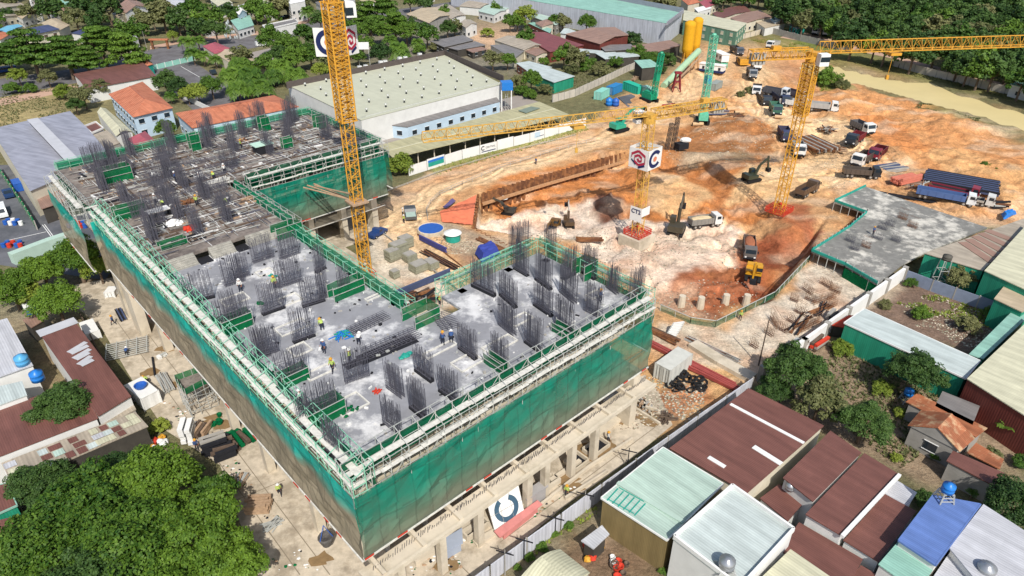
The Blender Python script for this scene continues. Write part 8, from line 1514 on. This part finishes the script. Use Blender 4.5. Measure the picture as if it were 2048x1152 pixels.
# upper left
for px, py, r, k, d in [(60, 100, 52, 'layer', 'spreading umbrella tree'), (130, 105, 48, 'layer', 'spreading umbrella tree'), (200, 85, 48, 'layer', 'spreading umbrella tree'), (250, 100, 42, 'layer', 'spreading umbrella tree'), (170, 118, 36, 'layer', 'spreading umbrella tree'), (15, 110, 34, 'layer', 'spreading umbrella tree'), (278, 118, 20, 'layer', 'spreading umbrella tree'),
 (36, 152, 18, 'mid_y', 'yellow-green roadside tree'), (95, 155, 18, 'mid_o', 'olive roadside tree'), (60, 178, 14, 'mid_m', 'bush'), (25, 178, 18, 'mid_m', 'bush'), (165, 190, 26, 'mid_o', 'grey-green tree'), (150, 210, 18, 'mid_d', 'dark tree'), (200, 175, 20, 'mid_o', 'bare olive tree'), (222, 165, 16, 'mid_o', 'olive tree'), (128, 185, 22, 'mid_y', 'yellowish bush'),
 (330, 165, 26, 'mid_d', 'dark hedge tree'), (355, 175, 22, 'mid_d', 'dark hedge tree'), (395, 185, 22, 'mid_y', 'yellow-green tree'), (422, 172, 24, 'mid_m', 'green tree'), (375, 190, 18, 'mid_y', 'yellow-green tree'), (330, 258, 22, 'mid_m', 'bright green tree'), (460, 120, 14, 'mid_m', 'green tree'),
 (797, 332, 30, 'mid_y', 'bushy yellow-green tree'), (55, 25, 20, 'far_o', 'olive tree'), (95, 20, 26, 'far_d', 'dark tree'), (110, 12, 18, 'far_m', 'bright tree'), (170, 20, 32, 'far_d', 'dark tree'), (215, 18, 28, 'far_d', 'dark tree'), (150, 38, 24, 'far_o', 'olive tree'), (190, 42, 22, 'far_d', 'dark tree'), (15, 30, 14, 'far_d', 'dark tree'),
 (325, 30, 32, 'far_o', 'olive tree'), (355, 42, 26, 'far_d', 'dark tree'), (385, 22, 26, 'far_m', 'bright tree'), (398, 45, 24, 'far_m', 'green tree'), (285, 45, 24, 'far_o', 'olive tree'), (275, 62, 22, 'far_m', 'green tree'), (430, 60, 26, 'mid_d', 'dark tree'), (425, 35, 24, 'far_m', 'green tree'), (455, 25, 20, 'far_d', 'dark tree'), (510, 20, 26, 'far_m', 'yellowish tree'), (535, 32, 24, 'far_m', 'green tree'), (555, 12, 24, 'far_o', 'olive tree'), (345, 72, 12, 'mid_y', 'yellow flowering tree'), (395, 60, 22, 'far_d', 'dark tree'),
 (545, 78, 30, 'mid_m', 'green tree'), (575, 92, 30, 'mid_m', 'green tree'), (610, 70, 24, 'far_m', 'green tree'), (590, 115, 28, 'mid_m', 'green tree'), (620, 110, 26, 'mid_m', 'green tree'), (640, 140, 20, 'mid_y', 'low bright tree'), (560, 110, 24, 'mid_d', 'dark tree'), (640, 40, 20, 'far_d', 'dark tree'),
 (735, 30, 34, 'layer', 'dense spreading tree'), (770, 25, 38, 'layer', 'dense spreading tree'), (790, 48, 34, 'layer', 'dense spreading tree'), (740, 60, 28, 'mid_m', 'green tree'), (725, 90, 26, 'mid_m', 'columnar green tree'), (760, 108, 24, 'mid_d', 'dark tree'), (715, 112, 18, 'mid_m', 'green tree'), (812, 62, 26, 'mid_m', 'green tree'), (700, 15, 22, 'far_o', 'olive tree'), (850, 6, 20, 'far_d', 'dark tree'), (820, 4, 18, 'far_m', 'green tree'), (895, 57, 18, 'mid_d', 'round dark tree'), (680, 8, 14, 'far_m', 'tree'),
 (870, 95, 14, 'mid_o', 'olive shrub'), (840, 100, 14, 'mid_m', 'green shrub'), (985, 118, 22, 'mid_o', 'thin olive tree'), (1015, 120, 18, 'mid_m', 'green tree'), (1050, 30, 24, 'mid_y', 'bright green tree'), (1035, 45, 16, 'far_m', 'green tree'), (1108, 42, 16, 'mid_m', 'green tree'), (1173, 46, 20, 'mid_m', 'bright green tree'), (1062, 160, 22, 'mid_m', 'green tree'), (1035, 165, 18, 'mid_o', 'olive tree'), (1045, 182, 16, 'mid_m', 'green shrub'), (1090, 180, 16, 'mid_o', 'olive shrub'), (1060, 190, 14, 'mid_m', 'shrub'),
 (1150, 115, 24, 'mid_o', 'olive tree'), (1175, 130, 20, 'mid_m', 'green shrub'), (1200, 140, 20, 'mid_o', 'dry olive shrub'), (1230, 125, 18, 'mid_m', 'green shrub'), (1145, 140, 16, 'mid_o', 'dry shrub'), (1275, 110, 22, 'mid_m', 'bright green shrub'), (1300, 118, 22, 'mid_m', 'green shrub'), (1335, 120, 18, 'mid_d', 'dark shrub'), (1265, 80, 20, 'mid_d', 'dark green bush'), (1240, 84, 14, 'mid_m', 'bush'), (1320, 140, 14, 'mid_d', 'dark shrub'), (1088, 124, 12, 'mid_m', 'green shrub'), (975, 66, 14, 'mid_y', 'low round shrub'), (1440, 30, 10, 'far_m', 'small palm-like tree'),
 (1656, 158, 26, 'mid_m', 'dark green bank shrub'), (1685, 170, 16, 'mid_o', 'olive bank shrub'), (1500, 182, 14, 'mid_o', 'dusty shrub'), (1480, 190, 10, 'mid_o', 'dusty shrub'), (1970, 333, 12, 'mid_m', 'bright green shrub'), (1990, 342, 8, 'mid_m', 'little green shrub'), (1330, 6, 24, 'far_o', 'olive tree'), (1300, 2, 20, 'far_o', 'olive tree')]:
    low = r < 19 or 'shrub' in d or 'bush' in d; tree(k, px, py, r, d, 'shrub' if 'shrub' in d or 'bush' in d else 'tree', low and ('shrub' in d or 'bush' in d))
for px, py, r, k, d in [(372, 82, 22, 'palm', 'royal palm'), (395, 80, 20, 'palm', 'royal palm'), (385, 105, 22, 'palm', 'royal palm'), (405, 110, 20, 'palm', 'royal palm'), (430, 118, 17, 'palm', 'short palm'), (480, 128, 30, 'oilpalm', 'thick oil palm'), (462, 150, 30, 'oilpalm', 'thick oil palm'), (500, 150, 32, 'oilpalm', 'thick oil palm'), (520, 170, 28, 'oilpalm', 'thick oil palm'), (475, 175, 26, 'oilpalm', 'thick oil palm'), (560, 130, 28, 'oilpalm', 'thick oil palm'), (590, 145, 26, 'oilpalm', 'thick oil palm'), (545, 148, 22, 'oilpalm', 'thick oil palm'), (572, 115, 20, 'palm', 'palm'), (615, 22, 20, 'palm', 'tall palm'), (796, 98, 28, 'oilpalm', 'broad palm'), (835, 85, 18, 'palm', 'palm'), (780, 78, 20, 'palm', 'palm'), (340, 190, 16, 'palm', 'small palm')]:
    tree(k, px, py, r, d, 'palm')
# dense wood beyond the canal: every crown its own tree
WOOD = [(1560, -60), (2200, -60), (2200, 215), (2040, 162), (1900, 130), (1790, 112), (1680, 75), (1590, 40), (1500, 12), (1400, -12)]
pts = []; rr = random.Random(5); tries = 0
while len(pts) < 165 and tries < 16000:
    tries += 1; x, y = rr.uniform(1400, 2120), rr.uniform(-40, 190)
    if not inside(WOOD, np.array([x]), np.array([y]))[0]: continue
    r = 19 + (y + 40) / 200 * 15 + rr.uniform(-3, 6)
    if any(math.hypot(x - a, (y - b_) * 1.35) < .68 * max(r, q) for a, b_, q in pts): continue
    pts.append((x, y, r))
pts.sort(key=lambda q: -q[1]); rows = [sorted(pts[i:i + 17]) for i in range(0, len(pts), 17)]; ON = 'first second third fourth fifth sixth seventh eighth ninth tenth eleventh twelfth thirteenth fourteenth fifteenth sixteenth seventeenth eighteenth nineteenth twentieth'.split()
for x, y, r, lb in [(*q, 'tree of the canal wood, %s row from the front, %s from the left' % (ON[i], ON[j])) for i, rw in enumerate(rows) for j, q in enumerate(rw)]: tree(rr.choice(['far_d', 'far_d', 'far_m', 'far_d', 'far_d', 'far_d', 'far_o']), x, y, r, '', label=lb, group='trees of the wood beyond the canal', hf=1.05)
for i, (x, y) in enumerate([(-60, 20), (-30, 60), (-70, 110), (-50, 5), (700, -30), (760, -20), (420, -25), (230, -25), (60, -20), (1200, -60), (1020, -40), (640, -25)]): tree('far_d', x, y, 26, '', label='tree standing just outside the top left edges of the picture', group='trees at the picture margins')
rr = random.Random(11); used = [proj(o.location) + (14,) for o in bpy.data.objects if o.parent is None and o.get('category') and proj(o.location)[1] < 230]; ROADS = [[(-400, 165), (0, 148), (300, 92), (640, 30), (1000, -30), (1040, 0), (650, 66), (380, 128), (130, 182), (-400, 262)], [(300, 142), (385, 122), (470, 180), (560, 250), (430, 260)], [(0, 170), (160, 170), (170, 260), (0, 260)], [(930, 50), (1050, 50), (1050, 110), (900, 110)], [(560, 160), (900, 95), (1020, 160), (720, 260)]]
k = 0; tries = 0
while k < 95 and tries < 6000:
    tries += 1; x, y = rr.uniform(-30, 1130), rr.uniform(-22, 135); r = 13 + (y + 20) / 150 * 12 + rr.uniform(-3, 4)
    if any(inside(q, np.array([x]), np.array([y]))[0] for q in ROADS) or any(math.hypot(x - a, (y - b_) * 1.6) < r * .8 + c_ * .75 for a, b_, c_ in used): continue
    used.append((x, y, r)); k += 1
    if y < 45 and rr.random() < .3: a = rr.uniform(-.3, .3); H('village_house', None, 'house', [(x - 18, y + 3), (x + 6, y - 5), (x + 20, y + 3), (x - 4, y + 11)], rr.uniform(3.6, 5.5), rr.choice(['gable', 'hip']), 1, rr.choice([RASB, RB2, RT, RLG, RG, RBEI, RGR]), rr.choice([WW, WCR]), .3, axis=0, wins=4, auto_='small village house')
    else: tree(rr.choice(['far_d', 'far_m', 'far_o', 'far_m']), x, y - 4, r, rr.choice(['slender village tree', 'village tree', 'leafy village tree']))
# silver lattice tree beside the shop
p = P(462, 78); t = thing('silver_lattice_tree', 'silvery lattice christmas tree shape beside the roadside shop', 'ornament', tuple(p)); mb = MB()
for k in range(26): a = k * .8; z = 7.5 * (1 - k / 26); r_ = .3 + 2.6 * k / 26; mb.blob((p.x + r_ * math.cos(a), p.y + r_ * math.sin(a), z), .35, .35, .8, 0, 5, 4, .2)
mb.tube([p, p + Vector((0, 0, 8))], .15, 5); mb.build('ornament_body', mat('silver_foil', '#c7cfcf', metal=.3), t)
# grass, weeds and rubble: nobody could count these
def scatter(name, polys, n, m, s0, s1, blade=True, seed=3, zp=0, kind='stuff'):
    r = random.Random(seed); mb = MB(); tot = 0
    for poly, w in polys:
        pw = [P(a, b2, zp) for a, b2 in poly]; x0, x1 = min(p.x for p in pw), max(p.x for p in pw); y0, y1 = min(p.y for p in pw), max(p.y for p in pw); c = int(n * w); X = np.array([r.uniform(x0, x1) for _ in range(c * 3)]); Y = np.array([r.uniform(y0, y1) for _ in range(c * 3)])
        ok = inside(pw, X, Y) & (fbm(X * .15, Y * .15, 3) > .42); X, Y = X[ok][:c], Y[ok][:c]; Z = hfun(X, Y)
        for x, y, z in zip(X, Y, Z):
            s = r.uniform(s0, s1)
            if blade:
                for q in range(3): a = r.uniform(0, 6.28); c_, d_ = math.cos(a) * s, math.sin(a) * s; mb.add([(x - d_ * .3, y + c_ * .3, z - .05), (x + d_ * .3, y - c_ * .3, z - .05), (x + c_ * .7, y + d_ * .7, z + s * .8)], [(0, 1, 2)])
            else: mb.blob((x, y, z + s * .1), s, s * r.uniform(.5, 1), s * r.uniform(.3, .6), r.randrange(len(m)), 5, 3, .3)
    return tag(mb.build(name, m), kind=kind)
scatter('dry_grass', [([(0, 175), (150, 178), (175, 215), (150, 245), (0, 255)], 1), ([(1150, 120), (1290, 130), (1200, 165), (1110, 190), (1090, 160)], 1), ([(1700, 125), (1860, 160), (2060, 210), (2060, 170), (1790, 125)], 1.6), ([(1840, 203), (1960, 240), (1950, 250), (1830, 216)], .5), ([(1660, 690), (1900, 800), (1880, 880), (1800, 940), (1700, 860), (1650, 760)], 1)], 1500, M['leaf_o'], .25, .6)
scatter('green_weeds', [([(860, 336), (1170, 250), (1180, 262), (870, 352)], .9), ([(1500, 80), (1560, 78), (1690, 104), (1660, 112), (1560, 96)], 1), ([(1780, 560), (2000, 632), (2000, 660), (1900, 640), (1760, 600)], .7), ([(1630, 150), (1700, 165), (1640, 184)], .6), ([(980, 1150), (1190, 1015), (1200, 1025), (1000, 1160)], .25)], 1300, M['leaf_y'], .2, .5)
scatter('rubble', [([(960, 440), (1220, 430), (1500, 460), (1540, 590), (1440, 640), (1300, 590), (1100, 480)], 1.1), ([(1200, 300), (1500, 240), (1760, 300), (1900, 370), (1700, 390), (1500, 340)], 1), ([(1270, 760), (1420, 740), (1400, 850), (1230, 860)], .9), ([(1800, 560), (2000, 640), (1950, 700), (1740, 620)], .8), ([(850, 450), (1000, 500), (1000, 560), (900, 520)], .5)], 1500, [M['conc'], mat('brown_stone', '#8a7462'), M['stone']], .06, .22, False, 8)
scatter('yard_litter', [([(300, 780), (420, 850), (640, 1140), (540, 1140), (440, 930)], 1), ([(760, 1150), (1100, 960), (1250, 880), (1250, 910), (900, 1150)], .6)], 900, [M['wood'], M['dark'], M['white'], M['netd']], .08, .25, False, 12)
deckm = MB(); rr = random.Random(2)
for _ in range(520):
    u, v = rr.uniform(20, 60), rr.uniform(43, 88)
    if (u > 37.5 and v > 55): continue
    p = W(u, v); deckm.box(p.x, p.y, ZD, rr.uniform(.1, .5), rr.uniform(.08, .3), rr.uniform(.03, .18), rr.uniform(0, 3), rr.randrange(4))
for _ in range(800):
    u, v = rr.uniform(20, 66), rr.uniform(91, 136)
    if u > 37.5 and v < 112: continue
    p = W(u, v); deckm.box(p.x, p.y, ZR, rr.uniform(.2, 1.8), rr.uniform(.1, .4), rr.uniform(.03, .3), GA + rr.choice([0, 1.57]) + rr.uniform(-.2, .2), rr.randrange(7))
for _ in range(1500):
    u, v = rr.uniform(20, 66), rr.uniform(91, 136)
    if u > 37.5 and v < 112: continue
    al = rr.random() < .5; h = rr.uniform(.6, 2.2); z = ZR + rr.uniform(.05, .35); deckm.beam(W(u - (h if al else 0), v - (0 if al else h), z), W(u + (h if al else 0), v + (0 if al else h), z + rr.uniform(-.04, .04)), .06, .06, rr.choice([0, 1, 3, 3, 5, 5]))
tag(deckm.build('deck_litter', ['conc_grey', 'white', 'dark', 'steel', 'woodd', 'rebar', 'wood']), kind='stuff')
# ------------------------------------------------------------------ people
def body_mesh(name, J, shirt, trouser):
    """one continuous skinned body; J: joint -> position"""
    order = ['pelvis', 'waist', 'chest', 'neck', 'head', 'crown', 'ls', 'le', 'lh', 'lf', 'rs', 're', 'rh', 'rf', 'lhip', 'lk', 'la', 'lt', 'rhip', 'rk', 'ra', 'rt']
    rad = dict(pelvis=.15, waist=.135, chest=.17, neck=.065, head=.105, crown=.09, ls=.075, le=.05, lh=.035, lf=.03, rs=.075, re=.05, rh=.035, rf=.03, lhip=.11, lk=.07, la=.05, lt=.045, rhip=.11, rk=.07, ra=.05, rt=.045)
    ed = [('pelvis', 'waist'), ('waist', 'chest'), ('chest', 'neck'), ('neck', 'head'), ('head', 'crown'), ('chest', 'ls'), ('ls', 'le'), ('le', 'lh'), ('lh', 'lf'), ('chest', 'rs'), ('rs', 're'), ('re', 'rh'), ('rh', 'rf'), ('pelvis', 'lhip'), ('lhip', 'lk'), ('lk', 'la'), ('la', 'lt'), ('pelvis', 'rhip'), ('rhip', 'rk'), ('rk', 'ra'), ('ra', 'rt')]
    me = bpy.data.meshes.new(name); me.from_pydata([J[k] for k in order], [(order.index(a), order.index(b_)) for a, b_ in ed], []); o = bpy.data.objects.new(name, me); COL.objects.link(o)
    md = o.modifiers.new('s', 'SKIN'); sk = me.skin_vertices[0].data
    for i, k in enumerate(order): sk[i].radius = (rad[k], rad[k]); sk[i].use_root = (k == 'pelvis')
    o.modifiers.new('d', 'SUBSURF').levels = 1; dg = bpy.context.evaluated_depsgraph_get(); r = bpy.data.meshes.new_from_object(o.evaluated_get(dg)); bpy.data.objects.remove(o)
    r.materials.clear(); [r.materials.append(x) for x in (M[trouser], M[shirt], M['skin'])]
    for p in r.polygons:
        c = p.center; d = {k: (c - Vector(J[k])).length for k in order}; k = min(d, key=d.get)
        p.material_index = 2 if k in ('head', 'crown', 'neck', 'lh', 'rh', 'lf', 'rf') else 0 if k in ('pelvis', 'lhip', 'lk', 'la', 'lt', 'rhip', 'rk', 'ra', 'rt') else 1; p.use_smooth = True
    r.name = name; return r
STAND = dict(pelvis=(0, 0, .92), waist=(0, 0, 1.08), chest=(.02, 0, 1.3), neck=(.02, 0, 1.47), head=(.04, 0, 1.58), crown=(.04, 0, 1.68), ls=(.0, .2, 1.38), le=(.04, .25, 1.1), lh=(.15, .22, .88), lf=(.18, .22, .78), rs=(0, -.2, 1.38), re=(.06, -.26, 1.12), rh=(.25, -.2, 1.0), rf=(.33, -.18, .98), lhip=(0, .1, .86), lk=(.04, .12, .48), la=(0, .13, .08), lt=(.16, .14, .04), rhip=(0, -.1, .86), rk=(.08, -.12, .48), ra=(-.04, -.13, .08), rt=(.12, -.14, .04))
BEND = dict(pelvis=(-.1, 0, .82), waist=(.02, 0, .95), chest=(.28, 0, 1.05), neck=(.43, 0, 1.08), head=(.54, 0, 1.06), crown=(.63, 0, 1.04), ls=(.3, .2, 1.02), le=(.36, .22, .74), lh=(.46, .16, .5), lf=(.5, .14, .42), rs=(.3, -.2, 1.02), re=(.38, -.22, .74), rh=(.48, -.14, .5), rf=(.52, -.12, .42), lhip=(-.1, .1, .78), lk=(.05, .14, .44), la=(-.04, .14, .08), lt=(.12, .15, .04), rhip=(-.1, -.1, .78), rk=(.06, -.14, .44), ra=(-.1, -.14, .08), rt=(.06, -.15, .04))
WALK = dict(STAND); WALK.update(lk=(.22, .12, .5), la=(.25, .13, .1), lt=(.4, .13, .06), rk=(-.06, -.12, .46), ra=(-.34, -.13, .12), rt=(-.24, -.13, .04), le=(-.1, .26, 1.12), lh=(-.06, .24, .88), lf=(-.04, .24, .78))
M['shirt_g'] = mat('lime_vest', '#b8cf6a'); M['shirt_b'] = mat('blue_shirt', '#3d5a8c'); M['trous'] = mat('dark_trousers', '#2c2f3c'); M['shirt_w'] = mat('white_shirt', '#e4e4e0')
PB = {(a, s): body_mesh('body', J, s, 'trous') for a, J in (('s', STAND), ('b', BEND), ('w', WALK)) for s in ('shirt_g', 'shirt_b', 'shirt_w')}
def helmet(a, m):
    h = {'s': (.04, 0, 1.64), 'w': (.04, 0, 1.64), 'b': (.58, 0, 1.1)}[a]; mb = MB(); mb.lathe(h[0], h[1], [(.19, h[2]), (.15, h[2] + .01), (.14, h[2] + .08), (.09, h[2] + .15), (.01, h[2] + .17)], 10); return mb.mesh('helmet', m)
HM = {(a, m): helmet(a, m) for a in 'sbw' for m in ('yellow', 'white')}
words = {'s': 'standing worker', 'b': 'bending worker', 'w': 'walking worker'}; sw = {'shirt_g': 'in a lime vest', 'shirt_b': 'in a blue shirt', 'shirt_w': 'in a white shirt'}
for px, py, z, a, s, hm, where in [(649, 706, ZD, 's', 'shirt_b', 'white', 'alone in the middle of the near deck'), (701, 726, ZD, 's', 'shirt_g', 'white', 'between the beam cage and the lone worker'), (666, 744, ZD, 'w', 'shirt_g', 'yellow', 'left of the front starter bars'), (718, 689, ZD, 'b', 'shirt_w', 'white', 'at the end of the beam cages'), (550, 577, ZD, 's', 'shirt_g', 'yellow', 'between the left rows of starter bars'), (645, 660, ZD, 'b', 'shirt_g', 'yellow', 'left of the teal hose tangle'), (603, 808, ZD, 's', 'shirt_w', 'white', 'nearest the front of the left walkway'), (482, 583, ZD, 's', 'shirt_w', 'white', 'beside the bars near the left walkway'), (1200, 604, ZD, 's', 'shirt_b', 'yellow', 'among the bars of the right wing'), (903, 685, ZD, 'b', 'shirt_b', 'white', 'left in the dark doorway pair on the deck'), (886, 690, ZD, 's', 'shirt_b', 'yellow', 'beside the upstand where the wings meet'),
 (313, 410, ZR, 's', 'shirt_w', 'white', 'leftmost of the three on the rear deck'), (330, 416, ZR, 'b', 'shirt_g', 'white', 'middle of the three on the rear deck'), (348, 421, ZR, 'b', 'shirt_w', 'white', 'rightmost of the three on the rear deck'), (395, 412, ZR, 's', 'shirt_g', 'yellow', 'behind the orange sheet on the rear deck'), (449, 412, ZR, 'b', 'shirt_g', 'white', 'beside the teal bundle on the rear deck'), (450, 348, ZR, 's', 'shirt_w', 'white', 'at the end of the pale plank stack'), (483, 298, ZR, 's', 'shirt_g', 'yellow', 'left of the pale roofed hut on the back wing'), (401, 366, ZR, 's', 'shirt_w', 'white', 'between the beam cages of the rear deck'), (352, 364, ZR, 's', 'shirt_b', 'white', 'beside the white sack heap on the far deck'), (429, 360, ZR, 'b', 'shirt_g', 'yellow', 'on the cages of the rear deck'),
 (1215, 885, None, 'w', 'shirt_w', 'yellow', 'beside the open pit nearest the tall column'), (395, 900, None, 's', 'shirt_b', 'yellow', 'beside the white board stack in the lower yard'), (560, 990, None, 'w', 'shirt_g', 'white', 'in the lower yard right of the orange-brown timber'), (1240, 790, None, 's', 'shirt_g', 'white', 'under the right end of the building by the rubble'), (880, 610, None, 's', 'shirt_g', 'yellow', 'at the bottom of the courtyard road'), (1480, 640, None, 's', 'shirt_g', 'yellow', 'on the pale foundations by the netted fence'), (1745, 470, 2.4, 's', 'shirt_b', 'yellow', 'alone on the grey slab right of the excavation'),
 (228, 650, None, 'w', 'shirt_b', 'yellow', 'on the concrete yard beside the steel beams'), (255, 712, None, 'b', 'shirt_b', 'white', 'on the steel bar grid in the yard'), (297, 768, None, 'b', 'shirt_g', 'yellow', 'above the container cabin in the yard'), (1133, 992, None, 's', 'shirt_g', 'yellow', 'in front of the building near the lane wall'), (806, 432, None, 's', 'shirt_w', 'white', 'left of the pickup truck'), (808, 446, None, 's', 'shirt_g', 'white', 'left of the pickup truck and nearer the camera'), (1072, 329, None, 's', 'shirt_b', 'yellow', 'on the haul road beside the guard rail')]:
    p = P(px, py, z) if z else G(px, py); t = thing('person', '%s %s, %s' % (words[a], sw[s], where), 'person', (p.x, p.y, p.z), ru(0, 6.28), 'workers on the site'); t.scale = (1.12, 1.12, 1.08)
    o = bpy.data.objects.new('body', PB[(a, s)]); COL.objects.link(o); o.parent = t; o = bpy.data.objects.new('helmet', HM[(a, hm)]); COL.objects.link(o); o.parent = t
# ------------------------------------------------------------------ finish automatic labels: nearest landmark in words
LMK = [('the navy-roofed house', 75, 65), ('the wide brown roof hall', 228, 150), ('the orange hip-roofed house', 280, 195), ('the mint fence', 340, 132), ('the car park', 390, 170), ('the billboard', 1010, 1030), ('the heap of tyres', 1372, 768), ('the grey leaning board', 1070, 980), ('the long orange school roof', 470, 225), ('the arched gatehouse', 560, 50), ('the tall crane mast', 672, 90), ('the ventilated factory', 760, 150), ('the tan-roofed barn', 855, 32), ('the sandy village yard', 985, 80), ('the pale cement roof house', 1040, 85), ('the maroon roof hall', 1105, 82), ('the tan barn with maroon walls', 1195, 70), ('the grey village wall', 1170, 180), ('the yellow silos', 1378, 90), ('the dark batching shed', 1295, 130), ('the green factory', 1430, 45), ('the canal bend', 1660, 140), ('the waiting trucks', 1560, 210), ('the blue water tower', 1013, 170), ('the white hoarding', 900, 325), ('the lane wall', 1100, 1070), ('the mint-roofed roadside shop', 482, 48), ('the white-gabled villa', 265, 15), ('the lattice radio mast', 78, 25), ('the red-roofed house', 430, 96), ('the asphalt yard', 60, 470), ('the dry grass field', 70, 215), ('the sand flats right of the canal', 1960, 300), ('the tall straight piling rig', 1404, 220), ('the maroon-panel roof house', 1100, 150), ('the cream roof hall', 490, 118), ('the entrance frame by the road', 322, 86)]
seen = {}
for o, desc, px, py in AUTO:
    j = min(range(len(LMK)), key=lambda i: math.hypot(px - LMK[i][1], (py - LMK[i][2]) * 1.3)); nm_, lx, ly = LMK[j]; dx, dy = px - lx, py - ly
    rel = 'left of' if dx < -abs(dy) * 1.1 else 'right of' if dx > abs(dy) * 1.1 else 'behind' if dy < 0 else 'in front of'
    seen.setdefault((desc, rel, nm_), []).append((math.hypot(dx, dy), o))
od = ['', 'second nearest ', 'third nearest ', 'fourth nearest ', 'fifth nearest ', 'sixth nearest ', 'seventh nearest ', 'eighth nearest ']
for (desc, rel, nm_), L in seen.items():
    L.sort(key=lambda q: q[0])
    for i, (_, o) in enumerate(L): o['label'] = (desc + ' ' + rel + ' ' + nm_) if len(L) == 1 else ('%s%s %s %s' % (od[min(i, 7)] if i else 'nearest ', desc, rel, nm_))
same = {}
for o in bpy.data.objects:
    if o.parent is None and o.get('group') and o.get('label'): same.setdefault(o['label'], []).append(o)
for lb, L in same.items():
    if 1 < len(L) <= 20:
        L.sort(key=lambda o: proj(o.location)[0])
        for i, o in enumerate(L): o['label'] = lb + ', ' + (ON[i] + ' from the left' if i else 'leftmost')
